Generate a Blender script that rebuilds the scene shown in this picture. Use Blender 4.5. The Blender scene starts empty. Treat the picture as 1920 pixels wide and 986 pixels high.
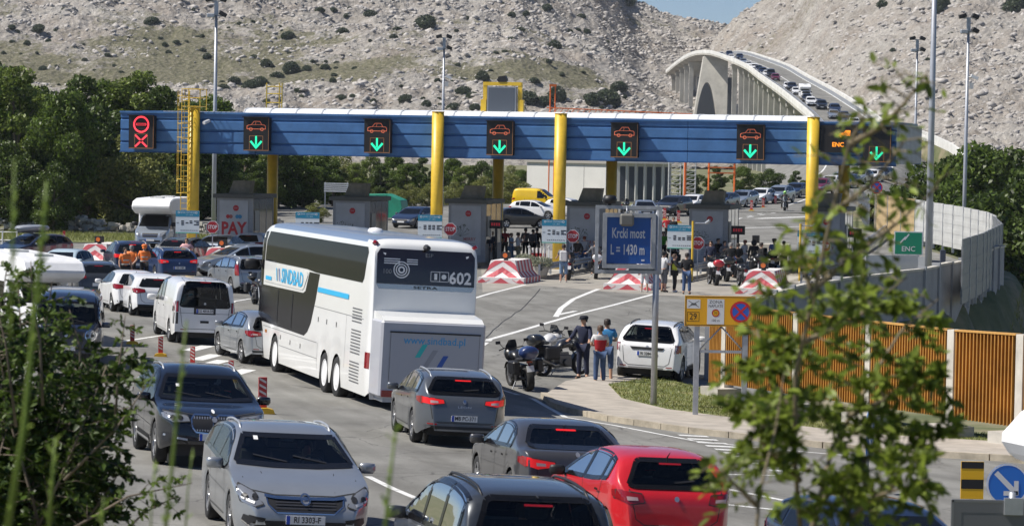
import bpy, bmesh, math, random
import numpy as np
from mathutils import Vector, Matrix
from mathutils.bvhtree import BVHTree
R = math.radians
C = bpy.context.scene.collection
SC = bpy.context.scene
random.seed(7)
# ---------------- camera, world, sun ----------------
F = 5400.0; PITCH = math.atan(225/F); ROLL = R(1.0); CAMZ = 6.5
_f = Vector((0, math.cos(PITCH), -math.sin(PITCH)))
_u0 = Vector((0, math.sin(PITCH), math.cos(PITCH))); _r0 = Vector((1, 0, 0))
_r = _r0*math.cos(ROLL) + _u0*math.sin(ROLL); _u = _u0*math.cos(ROLL) - _r0*math.sin(ROLL)
cd = bpy.data.cameras.new('camera'); cam = bpy.data.objects.new('camera', cd); C.objects.link(cam)
cd.sensor_width = 36; cd.lens = 36*F/1920; cd.clip_start = .5; cd.clip_end = 20000
M3 = Matrix((_r, _u, -_f)).transposed().to_4x4(); M3.translation = (0, 0, CAMZ); cam.matrix_world = M3
cd.dof.use_dof = True; cd.dof.focus_distance = 85; cd.dof.aperture_fstop = 7.0
SC.camera = cam
SUNL = Vector((.79, .11, -1.0)).normalized()      # the way the light travels
w = bpy.data.worlds.new('World'); SC.world = w; w.use_nodes = True
nt = w.node_tree; bg = nt.nodes['Background']; sky = nt.nodes.new('ShaderNodeTexSky'); sky.sky_type = 'NISHITA'
sky.sun_disc = False; sky.sun_elevation = math.asin(-SUNL.z); sky.sun_rotation = math.atan2(-SUNL.x, -SUNL.y)
sky.altitude = 2500; sky.air_density = 1.0; sky.dust_density = .0; sky.ozone_density = 2.5
tint = nt.nodes.new('ShaderNodeMix'); tint.data_type = 'RGBA'; tint.blend_type = 'MULTIPLY'; tint.inputs[0].default_value = 1.; tint.inputs[7].default_value = (.84, .95, 1.12, 1)
nt.links.new(sky.outputs[0], tint.inputs[6]); nt.links.new(tint.outputs[2], bg.inputs[0]); bg.inputs[1].default_value = .06
sl = bpy.data.lights.new('sun', 'SUN'); sl.energy = 4.75; sl.angle = R(.5); sl.color = (1, .95, .87)
so = bpy.data.objects.new('sun', sl); C.objects.link(so); so.rotation_euler = SUNL.to_track_quat('-Z', 'Y').to_euler()
SC.view_settings.view_transform = 'Standard'; SC.view_settings.look = 'None'; SC.view_settings.exposure = .38
SC.cycles.max_bounces = 6; SC.cycles.transparent_max_bounces = 6; SC.cycles.use_denoising = True
SC.cycles.diffuse_bounces = 3; SC.cycles.glossy_bounces = 3

# ---------------- ground height and pixel helpers ----------------
def sm(t):
    t = max(0., min(1., t)); return t*t*(3-2*t)
WALL = [(60, 16.), (78, 7.2), (99, 8.8), (115, 16.4), (134, 22.), (150, 26.), (162, 27.), (209, 27.), (260, 33.), (400, 55.), (900, 90.)]
def wallx(Y):
    if Y <= WALL[0][0]: return WALL[0][1]
    for (a, b), (c, d) in zip(WALL, WALL[1:]):
        if Y <= c: return b + (d-b)*(Y-a)/(c-a)
    return WALL[-1][1]
def gz(X, Y):
    z = 0.0
    if Y < 75: z += (75-max(Y, 0))/35
    if Y < 27: z += min(3.4, (27-Y)*.19)
    c = .04*(1-sm((Y-90)/40)); z -= c*(max(-15, min(8, X))+3)
    z += 1.0*sm((Y-150)/130)
    z -= 3.8*sm((X-wallx(Y)-.5)/1.3)*sm((Y-86)/10)*(1-sm((Y-380)/100))
    return z
def ray(x, y): return _f + _r*((x-960)/F) + _u*((493-y)/F)
def P(x, y, D):
    d = ray(x, y); t = D/d.y; return Vector((d.x*t, D, CAMZ+d.z*t))
def G(x, y, h=0.0):
    """first point where the ray under a pixel meets the ground raised by h"""
    d = ray(x, y); k = d.x/d.y; m = d.z/d.y; D = 28.; f = lambda D: CAMZ+m*D-gz(k*D, D)-h
    while f(D) > 0 and D < 900: D += 1.
    lo, hi = D-1, D
    for _ in range(20):
        q = (lo+hi)/2
        if f(q) > 0: lo = q
        else: hi = q
    return Vector((k*lo, lo, gz(k*lo, lo)))
def GX(x, D):
    """ground point under image column x at depth D"""
    X = (x-960)/F*D; return Vector((X, D, gz(X, D)))

# ---------------- materials ----------------
MC = {}
def mat(name, col, rough=.6, metal=0., coat=0., emis=0., noise=0., nscale=3., bump=0., bscale=40., spec=.5, col2=None, trans=0.):
    if name in MC: return MC[name]
    m = bpy.data.materials.new(name); m.use_nodes = True; MC[name] = m
    n = m.node_tree; b = n.nodes['Principled BSDF']; L = n.links.new
    b.inputs['Base Color'].default_value = (*col, 1); b.inputs['Roughness'].default_value = rough
    b.inputs['Metallic'].default_value = metal; b.inputs['Coat Weight'].default_value = coat; b.inputs['Coat Roughness'].default_value = .04
    b.inputs['Specular IOR Level'].default_value = spec
    if emis:
        b.inputs['Emission Color'].default_value = (*col, 1); b.inputs['Emission Strength'].default_value = emis
    tc = n.nodes.new('ShaderNodeTexCoord')
    if noise or col2:
        t = n.nodes.new('ShaderNodeTexNoise'); t.inputs['Scale'].default_value = nscale; t.inputs['Detail'].default_value = 7; t.inputs['Roughness'].default_value = .65
        L(tc.outputs['Object'], t.inputs[0]); r = n.nodes.new('ShaderNodeValToRGB'); L(t.outputs[0], r.inputs[0])
        c2 = col2 or tuple(min(1, c*(1-noise)) for c in col); c1 = col if col2 else tuple(min(1, c*(1+noise)) for c in col)
        r.color_ramp.elements[0].position = .36; r.color_ramp.elements[1].position = .64
        r.color_ramp.elements[0].color = (*c2, 1); r.color_ramp.elements[1].color = (*c1, 1); L(r.outputs[0], b.inputs['Base Color'])
    if bump:
        t = n.nodes.new('ShaderNodeTexNoise'); t.inputs['Scale'].default_value = bscale; t.inputs['Detail'].default_value = 5
        L(tc.outputs['Object'], t.inputs[0]); k = n.nodes.new('ShaderNodeBump'); k.inputs['Strength'].default_value = bump
        L(t.outputs[0], k.inputs['Height']); L(k.outputs[0], b.inputs['Normal'])
    return m
def paint(name, col, metal=.0, rough=.35):
    m = mat('paint_'+name, col, rough, metal, 1.0, noise=.06, nscale=1.3); n = m.node_tree; L = n.links.new
    g = n.nodes.new('ShaderNodeNewGeometry'); d = n.nodes.new('ShaderNodeBsdfDiffuse'); d.inputs[0].default_value = (.02, .02, .02, 1); x = n.nodes.new('ShaderNodeMixShader')   # trim on the inner side of the sheet metal
    L(g.outputs['Backfacing'], x.inputs[0]); L(n.nodes['Principled BSDF'].outputs[0], x.inputs[1]); L(d.outputs[0], x.inputs[2]); L(x.outputs[0], n.nodes['Material Output'].inputs[0]); return m
def clearglass(name, tint):
    m = bpy.data.materials.new(name); m.use_nodes = True; MC[name] = m; n = m.node_tree; L = n.links.new; n.nodes.remove(n.nodes['Principled BSDF'])
    t = n.nodes.new('ShaderNodeBsdfTransparent'); t.inputs[0].default_value = (*tint, 1); g = n.nodes.new('ShaderNodeBsdfGlossy'); g.inputs['Roughness'].default_value = .02; f = n.nodes.new('ShaderNodeFresnel'); f.inputs[0].default_value = 1.5; x = n.nodes.new('ShaderNodeMixShader')
    L(f.outputs[0], x.inputs[0]); L(t.outputs[0], x.inputs[1]); L(g.outputs[0], x.inputs[2]); L(x.outputs[0], n.nodes['Material Output'].inputs[0]); return m
def leafmat(name, col, var=.35, tr=.35):
    if name in MC: return MC[name]
    m = bpy.data.materials.new(name); m.use_nodes = True; MC[name] = m; n = m.node_tree; L = n.links.new
    b = n.nodes['Principled BSDF']; b.inputs['Roughness'].default_value = .45; b.inputs['Specular IOR Level'].default_value = .35
    g = n.nodes.new('ShaderNodeNewGeometry'); r = n.nodes.new('ShaderNodeValToRGB'); L(g.outputs['Random Per Island'], r.inputs[0])
    r.color_ramp.elements[0].color = (*[c*(1-var) for c in col], 1); r.color_ramp.elements[1].color = (col[0]*(1+var)+.01, col[1]*(1+var), col[2]*(1+var*.3), 1)
    t = n.nodes.new('ShaderNodeBsdfTranslucent'); mx = n.nodes.new('ShaderNodeMixShader'); mx.inputs[0].default_value = tr
    L(r.outputs[0], b.inputs['Base Color']); L(r.outputs[0], t.inputs[0]); L(b.outputs[0], mx.inputs[1]); L(t.outputs[0], mx.inputs[2])
    L(mx.outputs[0], n.nodes['Material Output'].inputs[0]); return m
BLACK = mat('black_plastic', (.015, .015, .017), .5); RUBBER = mat('tyre_rubber', (.02, .02, .02), .85, noise=.3)
GLASS = mat('tinted_glass', (.006, .007, .008), .04, spec=.42); CHROME = mat('chrome', (.75, .75, .77), .15, 1.)
ALLOY = mat('alloy', (.55, .55, .56), .3, .8); REDL = mat('tail_lens', (.26, .006, .009), .15, coat=1); REDLIT = mat('lit_tail_lens', (.55, .012, .012), .2, emis=.45)
LENS = mat('head_lens', (.33, .34, .36), .08, .5, 1.); AMBER = mat('amber_lens', (.8, .25, .02), .2, coat=1)
WHITEP = mat('white_paint', (.8, .8, .8), .4, noise=.05); PLATE = mat('plate_white', (.75, .75, .75), .4); INK = mat('ink', (.01, .01, .012), .5)
STEEL = mat('galvanised_steel', (.42, .44, .47), .45, .5, noise=.12, nscale=4); CONC = mat('concrete', (.42, .40, .36), .9, noise=.2, nscale=1.2, bump=.3)
YELLOW = mat('yellow_paint', (.72, .47, .04), .42, noise=.12, nscale=1.5); BLUEP = mat('blue_panel', (.062, .165, .37), .45, noise=.16, nscale=.9)
SEAM = mat('seam', (.02, .02, .02), .7)

WGL = clearglass('window_glass', (.55, .60, .57)); PGL = clearglass('privacy_glass', (.30, .33, .32))
# ---------------- object helpers ----------------
def link(o, parent=None):
    C.objects.link(o)
    if parent: o.parent = parent
    return o
def tag(o, label=None, cat=None, group=None, kind=None):
    if label: o['label'] = label
    if cat: o['category'] = cat
    if group: o['group'] = group
    if kind: o['kind'] = kind
    return o
def empty(name, loc=(0, 0, 0), rz=0, label=None, cat=None, group=None):
    o = bpy.data.objects.new(name, None); o.empty_display_size = .3; o.location = loc; o.rotation_euler = (0, 0, rz); link(o); return tag(o, label, cat, group)
def children(o): return [c for c in C.objects if c.parent == o]
KIDS = {}
def copy_tree(o, parent=None):
    c = o.copy(); link(c, parent)
    for ch in [x for x in o.children]: copy_tree(ch, c)
    return c
def mesh_obj(name, verts, faces, m=None, parent=None, smooth=False):
    me = bpy.data.meshes.new(name); me.from_pydata([tuple(v) for v in verts], [], faces); me.update()
    if smooth: me.polygons.foreach_set('use_smooth', [True]*len(me.polygons))
    if m:
        for mm in (m if isinstance(m, (list, tuple)) else [m]): me.materials.append(mm)
    return link(bpy.data.objects.new(name, me), parent)
class MB:
    def __init__(s): s.v = []; s.f = []; s.mi = []
    def add(s, vs, fs, mi=0):
        o = len(s.v); s.v += [tuple(v) for v in vs]; s.f += [tuple(i+o for i in f) for f in fs]; s.mi += [mi]*len(fs); return s
    def box(s, x0, x1, y0, y1, z0, z1, mi=0):
        return s.add([(x0,y0,z0),(x1,y0,z0),(x1,y1,z0),(x0,y1,z0),(x0,y0,z1),(x1,y0,z1),(x1,y1,z1),(x0,y1,z1)],
                     [(3,2,1,0),(4,5,6,7),(0,1,5,4),(1,2,6,5),(2,3,7,6),(3,0,4,7)], mi)
    def cbox(s, c, sz, mi=0, rot=None):
        hx, hy, hz = [a/2 for a in sz]; vs = [Vector((x, y, z)) for z in (-hz, hz) for x, y in ((-hx,-hy),(hx,-hy),(hx,hy),(-hx,hy))]
        if rot: vs = [rot @ v for v in vs]
        return s.add([v+Vector(c) for v in vs], [(3,2,1,0),(4,5,6,7),(0,1,5,4),(1,2,6,5),(2,3,7,6),(3,0,4,7)], mi)
    def tube(s, a, b, r, r2=None, n=10, mi=0, caps=True):
        a, b = Vector(a), Vector(b); r2 = r if r2 is None else r2; d = (b-a)
        if d.length < 1e-6: return s
        q = d.to_track_quat('Z', 'Y'); vs = []
        for k, (p, rr) in enumerate(((a, r), (b, r2))):
            for i in range(n): t = 2*math.pi*i/n; vs.append(p + q @ Vector((rr*math.cos(t), rr*math.sin(t), 0)))
        fs = [(i, (i+1) % n, n+(i+1) % n, n+i) for i in range(n)]
        if caps: fs += [tuple(range(n-1, -1, -1)), tuple(range(n, 2*n))]
        return s.add(vs, fs, mi)
    def path(s, pts, r, n=8, mi=0):
        pts = [Vector(p) for p in pts]; N = len(pts); vs = []
        for k, p in enumerate(pts):
            d = (pts[min(k+1, N-1)]-pts[max(k-1, 0)]).normalized(); q = d.to_track_quat('Z', 'Y'); rr = r[k] if isinstance(r, (list, tuple)) else r
            for i in range(n): t = 2*math.pi*i/n; vs.append(p + q @ Vector((rr*math.cos(t), rr*math.sin(t), 0)))
        fs = [(k*n+i, k*n+(i+1) % n, (k+1)*n+(i+1) % n, (k+1)*n+i) for k in range(N-1) for i in range(n)]
        fs += [tuple(range(n-1, -1, -1)), tuple(range((N-1)*n, N*n))]
        return s.add(vs, fs, mi)
    def prism(s, poly, a, b, axis='Y', mi=0):
        """poly in the plane normal to axis, extruded from a to b"""
        n = len(poly)
        f = {'Y': lambda p, t: (p[0], t, p[1]), 'X': lambda p, t: (t, p[0], p[1]), 'Z': lambda p, t: (p[0], p[1], t)}[axis]
        return s.add([f(p, a) for p in poly]+[f(p, b) for p in poly], [tuple(range(n)), tuple(range(2*n-1, n-1, -1))]+[(i, i+n, (i+1) % n+n, (i+1) % n) for i in range(n)], mi)
    def lathe(s, prof, n=16, c=(0,0,0), axis='Z', mi=0):
        """prof: (radius, height)"""
        c = Vector(c); vs = []
        for r, h in prof:
            for i in range(n):
                t = 2*math.pi*i/n; x, y = r*math.cos(t), r*math.sin(t)
                vs.append(c + Vector({'Z': (x, y, h), 'X': (h, x, y), 'Y': (x, h, y)}[axis]))
        fs = [(k*n+i, k*n+(i+1) % n, (k+1)*n+(i+1) % n, (k+1)*n+i) for k in range(len(prof)-1) for i in range(n)]
        return s.add(vs, fs, mi)
    def build(s, name, m, parent=None, smooth=False, loc=None, bevel=0):
        bm = bmesh.new(); vs = [bm.verts.new(v) for v in s.v]
        for f, k in zip(s.f, s.mi):
            try: fc = bm.faces.new([vs[i] for i in f]); fc.material_index = k; fc.smooth = smooth
            except ValueError: pass
        bmesh.ops.recalc_face_normals(bm, faces=bm.faces)
        if bevel: bmesh.ops.bevel(bm, geom=[e for e in bm.edges], offset=bevel, segments=1, affect='EDGES', clamp_overlap=True)
        me = bpy.data.meshes.new(name); bm.to_mesh(me); bm.free()
        for mm in (m if isinstance(m, (list, tuple)) else [m]): me.materials.append(mm)
        o = link(bpy.data.objects.new(name, me), parent)
        if loc: o.location = loc
        return o
def fillpoly(pts, step):
    """filled, gridded polygon -> (verts2d, faces)"""
    bm = bmesh.new(); bm.faces.new([bm.verts.new((p[0], p[1], 0)) for p in pts])
    for ax in (0, 1):
        lo = min(p[ax] for p in pts); hi = max(p[ax] for p in pts); k = int((hi-lo)/step)
        for i in range(1, k+1):
            co = [0, 0, 0]; co[ax] = lo+(hi-lo)*i/(k+1); no = [0, 0, 0]; no[ax] = 1
            bmesh.ops.bisect_plane(bm, geom=bm.verts[:]+bm.edges[:]+bm.faces[:], plane_co=co, plane_no=no)
    bmesh.ops.triangulate(bm, faces=[f for f in bm.faces if len(f.verts) > 4])
    bm.verts.index_update(); v = [(a.co.x, a.co.y) for a in bm.verts]; f = [tuple(x.index for x in a.verts) for a in bm.faces]; bm.free(); return v, f
def sheet(name, poly, dz, m, step=4., kind='structure', skirt=0.):
    v, f = fillpoly(poly, step)
    vv = [(x, y, gz(x, y)+dz) for x, y in v]; o = mesh_obj(name, vv, f, m)
    bm = bmesh.new(); bm.from_mesh(o.data); bmesh.ops.recalc_face_normals(bm, faces=bm.faces)
    if sum(a.normal.z for a in bm.faces) < 0: bmesh.ops.reverse_faces(bm, faces=bm.faces)
    if skirt:
        be = [e for e in bm.edges if e.is_boundary]; r = bmesh.ops.extrude_edge_only(bm, edges=be)
        for q in r['geom']:
            if isinstance(q, bmesh.types.BMVert): q.co.z -= skirt
    bm.to_mesh(o.data); bm.free()
    if kind: o['kind'] = kind
    return o
TS = bpy.data.scenes.new('tmp')
def bake(o):
    """evaluated mesh of a temporary object, in a scene of its own"""
    TS.collection.objects.link(o); vl = TS.view_layers[0]; vl.update(); dg = vl.depsgraph; me = bpy.data.meshes.new_from_object(o.evaluated_get(dg)); TS.collection.objects.unlink(o); return me
_txt = {}
def textmesh(s, size=1., bold=0.):
    k = (s, bold)
    if k not in _txt:
        c = bpy.data.curves.new('t', 'FONT'); c.body = s; c.align_x = 'CENTER'; c.align_y = 'CENTER'; c.resolution_u = 2; c.offset = bold
        o = bpy.data.objects.new('t', c); me = bake(o); _txt[k] = ([(v.co.x, v.co.y) for v in me.vertices], [tuple(p.vertices) for p in me.polygons])
        bpy.data.objects.remove(o); bpy.data.curves.remove(c); bpy.data.meshes.remove(me)
    v, f = _txt[k]; return [(x*size, y*size) for x, y in v], f
def text(name, s, size, m, parent, loc, sx=1., bold=.0, rz=0, th=0):
    """flat lettering in the local XZ plane, read from -Y"""
    v, f = textmesh(s, size, bold); ca, sa = math.cos(th), math.sin(th)
    o = mesh_obj(name, [(loc[0]+(x*sx*ca-y*sa), loc[1], loc[2]+(x*sx*sa+y*ca)) for x, y in v], f, m, parent); return o
def ngon(n, r, c=(0, 0), ph=0., sx=1.): return [(c[0]+sx*r*math.cos(2*math.pi*i/n+ph), c[1]+r*math.sin(2*math.pi*i/n+ph)) for i in range(n)]
def ring(mb, r0, r1, c, y, n=28, mi=0):
    vs = [(c[0]+r*math.cos(2*math.pi*i/n), y, c[1]+r*math.sin(2*math.pi*i/n)) for r in (r0, r1) for i in range(n)]
    return mb.add(vs, [(i, (i+1) % n, n+(i+1) % n, n+i) for i in range(n)], mi)
def strokes(mb, pts, w, y, mi=0, closed=False):
    """flat polyline stroke in XZ plane at depth y"""
    pp = list(pts)+([pts[0]] if closed else [])
    for (a, b), (c, d) in zip(pp, pp[1:]):
        dx, dz = c-a, d-b; l = math.hypot(dx, dz) or 1; nx, nz = -dz/l*w/2, dx/l*w/2; ex, ez = dx/l*w*.4, dz/l*w*.4
        mb.add([(a+nx-ex, y, b+nz-ez), (a-nx-ex, y, b-nz-ez), (c-nx+ex, y, d-nz+ez), (c+nx+ex, y, d+nz+ez)], [(0, 1, 2, 3)], mi)
    return mb
# ---------------- vehicles ----------------
def interp(pts, x):
    if x <= pts[0][0]: return pts[0][1]
    for (a, b), (c, d) in zip(pts, pts[1:]):
        if x <= c: return b+(d-b)*(x-a)/(c-a) if c > a else d
    return pts[-1][1]
def smoothpoly(pts, r=2):
    out = [pts[0]]
    for k in range(1, len(pts)-1):
        a, b, c = [Vector(p) for p in pts[k-1:k+2]]
        for t in (.3, .1): out.append(tuple(b+(a-b)*t))
        for t in (.1, .3): out.append(tuple(b+(c-b)*t))
    out.append(pts[-1]); p = out
    for _ in range(r): p = [p[0]]+[((p[i-1][0]+2*p[i][0]+p[i+1][0])/4, (p[i-1][1]+2*p[i][1]+p[i+1][1])/4) for i in range(1, len(p)-1)]+[p[-1]]
    return p
class Shell:
    """lofted vehicle body: local +Y forward, z up from the ground, x positive to the right"""
    def __init__(s, root, L, W, prof, belt, wheels, R_, sill=.2, tum=.32, kf=.3, kr=.16, tf=.7, tr=.5, m=None, rows=14, step=.07, arch=.05, name='body', roofm=None, roofz=None, n=4.2):
        s.L, s.W, s.prof, s.belt, s.wheels, s.R, s.root = L, W, smoothpoly(prof), belt, wheels, R_, root
        xs = []
        for (a, b), (c, d) in zip(s.prof, s.prof[1:]):
            l = math.hypot(c-a, d-b); k = max(1, int(l/step)); xs += [(a+(c-a)*i/k, b+(d-b)*i/k) for i in range(k)]
        xs.append(s.prof[-1]); s.st = xs; verts = []; faces = []; q = 0
        for x, zt in xs:
            w = W/2*(1-kf*max(0, 1-x/tf)**2.2)*(1-kr*max(0, 1-(L-x)/tr)**2.2)
            zl = sill+.12*max(0, 1-x/.35)+.12*max(0, 1-(L-x)/.3)
            for wx in wheels:
                d = abs(x-wx); ra = R_+arch
                if d < ra: zl = max(zl, R_+math.sqrt(ra*ra-d*d))
            zl = min(zl, zt-.06); zs = max(zl+.03, min(interp(belt, x), zt-.05)); row = []
            for f in (0, .12, .35, .6, .85, 1.):
                z = zl+(zs-zl)*f; e = (z-.55)/(zs-.2+.01) if z > .55 else (z-.55)/.4
                row.append((w*(1-.035*e*e-(.02 if f == 0 else 0)), z))
            ws = row[-1][0]; h = zt-zs; wr = ws-tum*h*.8-.0
            for f in (.25, .5, .72): row.append((ws-(ws-wr)*f/.8*1.0, zs+h*f))
            wr2 = row[-1][0]; z1 = row[-1][1]
            for t in (22, 42, 58, 70, 79, 86, 90):
                c_, s_ = math.cos(R(t)), math.sin(R(t)); row.append((wr2*max(0, c_)**(2/n) if t < 90 else 0., z1+(zt-z1)*s_**(2/2.2)))
            Y = L/2-x; nn = len(row)
            for xx, z in row: verts.append((-xx, Y, z))
            for xx, z in row[-2::-1]: verts.append((xx, Y, z))
            q = 2*nn-1
        N = len(xs)
        for k in range(N-1):
            for i in range(q-1): faces.append((k*q+i, (k+1)*q+i, (k+1)*q+i+1, k*q+i+1))
        faces.append(tuple(range(q-1, -1, -1))); faces.append(tuple((N-1)*q+i for i in range(q)))
        s.bvh = BVHTree.FromPolygons([Vector(v) for v in verts], faces)
        s.body = mesh_obj(name, verts, faces, m, root, smooth=True)
        if roofm:
            s.body.data.materials.append(roofm)
            for p in s.body.data.polygons:
                if p.center.z > roofz and p.normal.z > .35: p.material_index = 1
        for p in s.body.data.polygons:
            if len(p.vertices) > 4: p.use_smooth = False
        s.body.data.set_sharp_from_angle(angle=R(50))
        s.dirs = {'L': (Vector((1, 0, 0)), lambda u, v: Vector((-5, -u, v))), 'R': (Vector((-1, 0, 0)), lambda u, v: Vector((5, u, v))),
                  'B': (Vector((0, 1, 0)), lambda u, v: Vector((u, -12, v))), 'F': (Vector((0, -1, 0)), lambda u, v: Vector((-u, 12, v))), 'T': (Vector((0, 0, -1)), lambda u, v: Vector((u, v, 8)))}
    def zt(s, x): return interp(s.prof, x)
    def wrap(s, name, axis, v2, f, m, off=.007, parent=None, smooth=True):
        d, fn = s.dirs[axis]; vs = []; ok = []
        for u, v in v2:
            h = s.bvh.ray_cast(fn(u, v), d)
            if h[0] is None: vs.append(Vector((0, 0, 0))); ok.append(False); continue
            nn = h[1] if h[1].dot(d) < 0 else -h[1]
            vs.append(h[0]+nn*off*.7-d*off*.5); ok.append(True)
        ff = [t for t in f if all(ok[i] for i in t)]
        if axis in 'LR': ff = [t for t in ff if max(vs[i].x for i in t)*min(vs[i].x for i in t) > 0]
        if not ff: return None
        used = sorted({i for t in ff for i in t}); ix = {k: i for i, k in enumerate(used)}
        o = mesh_obj(name, [vs[i] for i in used], [tuple(ix[i] for i in t) for t in ff], m, parent or s.root, smooth); return o
    def decal(s, name, axis, poly, m, off=.007, step=.09, parent=None):
        v, f = fillpoly(poly, step); return s.wrap(name, axis, v, f, m, off, parent)
    def side(s, name, poly, m, off=.007, step=.09, parent=None, both=True):
        """poly in (x from front, z)"""
        o = s.decal(name, 'L', [(x-s.L/2, z) for x, z in poly], m, off, step, parent)
        if both: s.decal(name, 'R', [(s.L/2-x, z) for x, z in poly], m, off, step, parent)
        return o
    def text(s, name, axis, string, c, size, m, off=.012, sx=1., bold=0., parent=None):
        v, f = textmesh(string, size, bold); return s.wrap(name, axis, [(x*sx+c[0], y+c[1]) for x, y in v], f, m, off, parent, False)
    def line(s, name, axis, pts, w, m, off=.004, parent=None):
        vs = []; fs = []
        for (a, b), (c, d) in zip(pts, pts[1:]):
            l = math.hypot(c-a, d-b) or 1; nx, ny = -(d-b)/l*w/2, (c-a)/l*w/2; k = max(1, int(l/.12))
            for i in range(k):
                t0, t1 = i/k, (i+1)/k; o = len(vs)
                for t, sg in ((t0, 1), (t0, -1), (t1, -1), (t1, 1)): vs.append((a+(c-a)*t+nx*sg, b+(d-b)*t+ny*sg))
                fs.append((o, o+1, o+2, o+3))
        return s.wrap(name, axis, vs, fs, m, off, parent)
    def win(s, a, b, top=.085, zb=.035, pin=0.0):
        n = 9; up = []
        for i in range(n+1):
            x = a+(b-a)*i/n; up.append((x, max(s.zt(x)-top, interp(s.belt, x)+zb+.004)))
        lo = [(b, interp(s.belt, b)+zb), ((a+b)/2, interp(s.belt, (a+b)/2)+zb), (a, interp(s.belt, a)+zb)]
        while len(up) > 2 and up[1][1] <= interp(s.belt, up[1][0])+zb+.006: up.pop(0)
        while len(up) > 2 and up[-2][1] <= interp(s.belt, up[-2][0])+zb+.006: up.pop()
        lo = [p for p in lo if up[0][0]-.001 <= p[0] <= up[-1][0]+.001]; 
        if not lo or abs(lo[0][0]-up[-1][0]) > .01: lo.insert(0, (up[-1][0], interp(s.belt, up[-1][0])+zb))
        if abs(lo[-1][0]-up[0][0]) > .01: lo.append((up[0][0], interp(s.belt, up[0][0])+zb))
        r = up+lo; out = [r[0]]
        for p in r[1:]:
            if math.hypot(p[0]-out[-1][0], p[1]-out[-1][1]) > .008: out.append(p)
        return out
def inside(p, poly):
    x, y = p; c = False; j = len(poly)-1
    for i in range(len(poly)):
        a, b = poly[i], poly[j]
        if (a[1] > y) != (b[1] > y) and x < (b[0]-a[0])*(y-a[1])/(b[1]-a[1])+a[0]: c = not c
        j = i
    return c
def cabin(sh, cuts, S):
    """open the body behind the glass, edge every pane with a dark band and furnish the cabin"""
    fn = {'L': (lambda c: c.x < -.3, lambda c: (-c.y, c.z)), 'R': (lambda c: c.x > .3, lambda c: (c.y, c.z)), 'F': (lambda c: c.y > 0, lambda c: (-c.x, c.z)), 'B': (lambda c: c.y < 0, lambda c: (c.x, c.z))}
    bm = bmesh.new(); bm.from_mesh(sh.body.data); bmesh.ops.recalc_face_normals(bm, faces=bm.faces)
    if sum(f.normal.z*f.calc_area() for f in bm.faces if f.calc_center_median().z > 1.2) < 0: bmesh.ops.reverse_faces(bm, faces=bm.faces)
    def hit(f, strict):
        c = f.calc_center_median()
        for ax, poly in cuts:
            ok, uv = fn[ax]
            if ok(c) and ((all(inside(uv(v.co), poly) for v in f.verts)) if strict else (inside(uv(c), poly) or any(inside(uv(v.co), poly) for v in f.verts))): return True
        return False
    es = {e for f in bm.faces if len(f.verts) <= 4 and hit(f, False) for e in f.edges}
    bmesh.ops.subdivide_edges(bm, edges=list(es), cuts=2, use_grid_fill=True)
    bmesh.ops.delete(bm, geom=[f for f in bm.faces if hit(f, True)], context='FACES_ONLY')
    for f in bm.faces: f.smooth = len(f.verts) <= 6
    bm.to_mesh(sh.body.data); bm.free(); sh.body.data.set_sharp_from_angle(angle=R(50))
    for ax, poly in cuts: sh.line('window_edge', ax, list(poly)+[poly[0]], .058, mat('window_band', (.008, .008, .009), .12, spec=.3), off=.011)
    L, W = S['L'], S['W']; T = mat('seat_fabric', (.035, .035, .038), .9, noise=.2); D_ = mat('dashboard', (.025, .025, .028), .7)
    fl = .30 if W < 1.95 and max(z for x, z in S['prof']) < 1.75 else .55; y0 = L/2-S['ws'][1]-.25
    MB().box(-W/2+.2, W/2-.2, -L/2+.35, L/2-S['ws'][0]-.15, fl-.06, fl).build('cabin_floor', D_, sh.root)
    for s_ in (-1, 1):
        MB().cbox((s_*.37, y0-.05, fl+.22), (.50, .50, .16)).cbox((s_*.37, y0-.36, fl+.50), (.48, .14, .62), rot=Matrix.Rotation(R(12), 3, 'X')).build('seat', T, sh.root, bevel=.04); MB().cbox((s_*.37, y0-.44, fl+.90), (.26, .10, .17)).build('head_rest', T, sh.root, bevel=.04)
    if S['rw'][0]-S['ws'][1] > 1.2:
        MB().cbox((0, y0-1.25, fl+.46), (1.22, .16, .60), rot=Matrix.Rotation(R(12), 3, 'X')).cbox((0, y0-.98, fl+.2), (1.22, .5, .18)).build('rear_bench', T, sh.root, bevel=.04)
        for x in (-.4, 0, .4): MB().cbox((x, y0-1.30, fl+.84), (.24, .09, .14)).build('head_rest', T, sh.root, bevel=.04)
    a = S['ws'][0]; zc = interp(sh.prof, a); MB().cbox((0, L/2-a-.42, zc-.13), (W-.42, .42, .16)).build('dashboard', D_, sh.root, bevel=.05)
    m = MB(); n = 16; c = Vector((-.37, L/2-a-.78, zc-.10)); q = Matrix.Rotation(R(-65), 3, 'X'); m.path([c+q @ Vector((.18*math.cos(2*math.pi*i/n), .18*math.sin(2*math.pi*i/n), 0)) for i in range(n+1)], .016, 6); m.build('steering_wheel', BLACK, sh.root)
    zt_ = interp(sh.prof, S['ws'][1]); MB().cbox((0, L/2-S['ws'][1]+.02, zt_-.13), (.24, .03, .07)).build('inner_mirror', mat('mirror_back', (.10, .10, .11), .4), sh.root, bevel=.01)
_wheel = {}; SHELLS = {}
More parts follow.
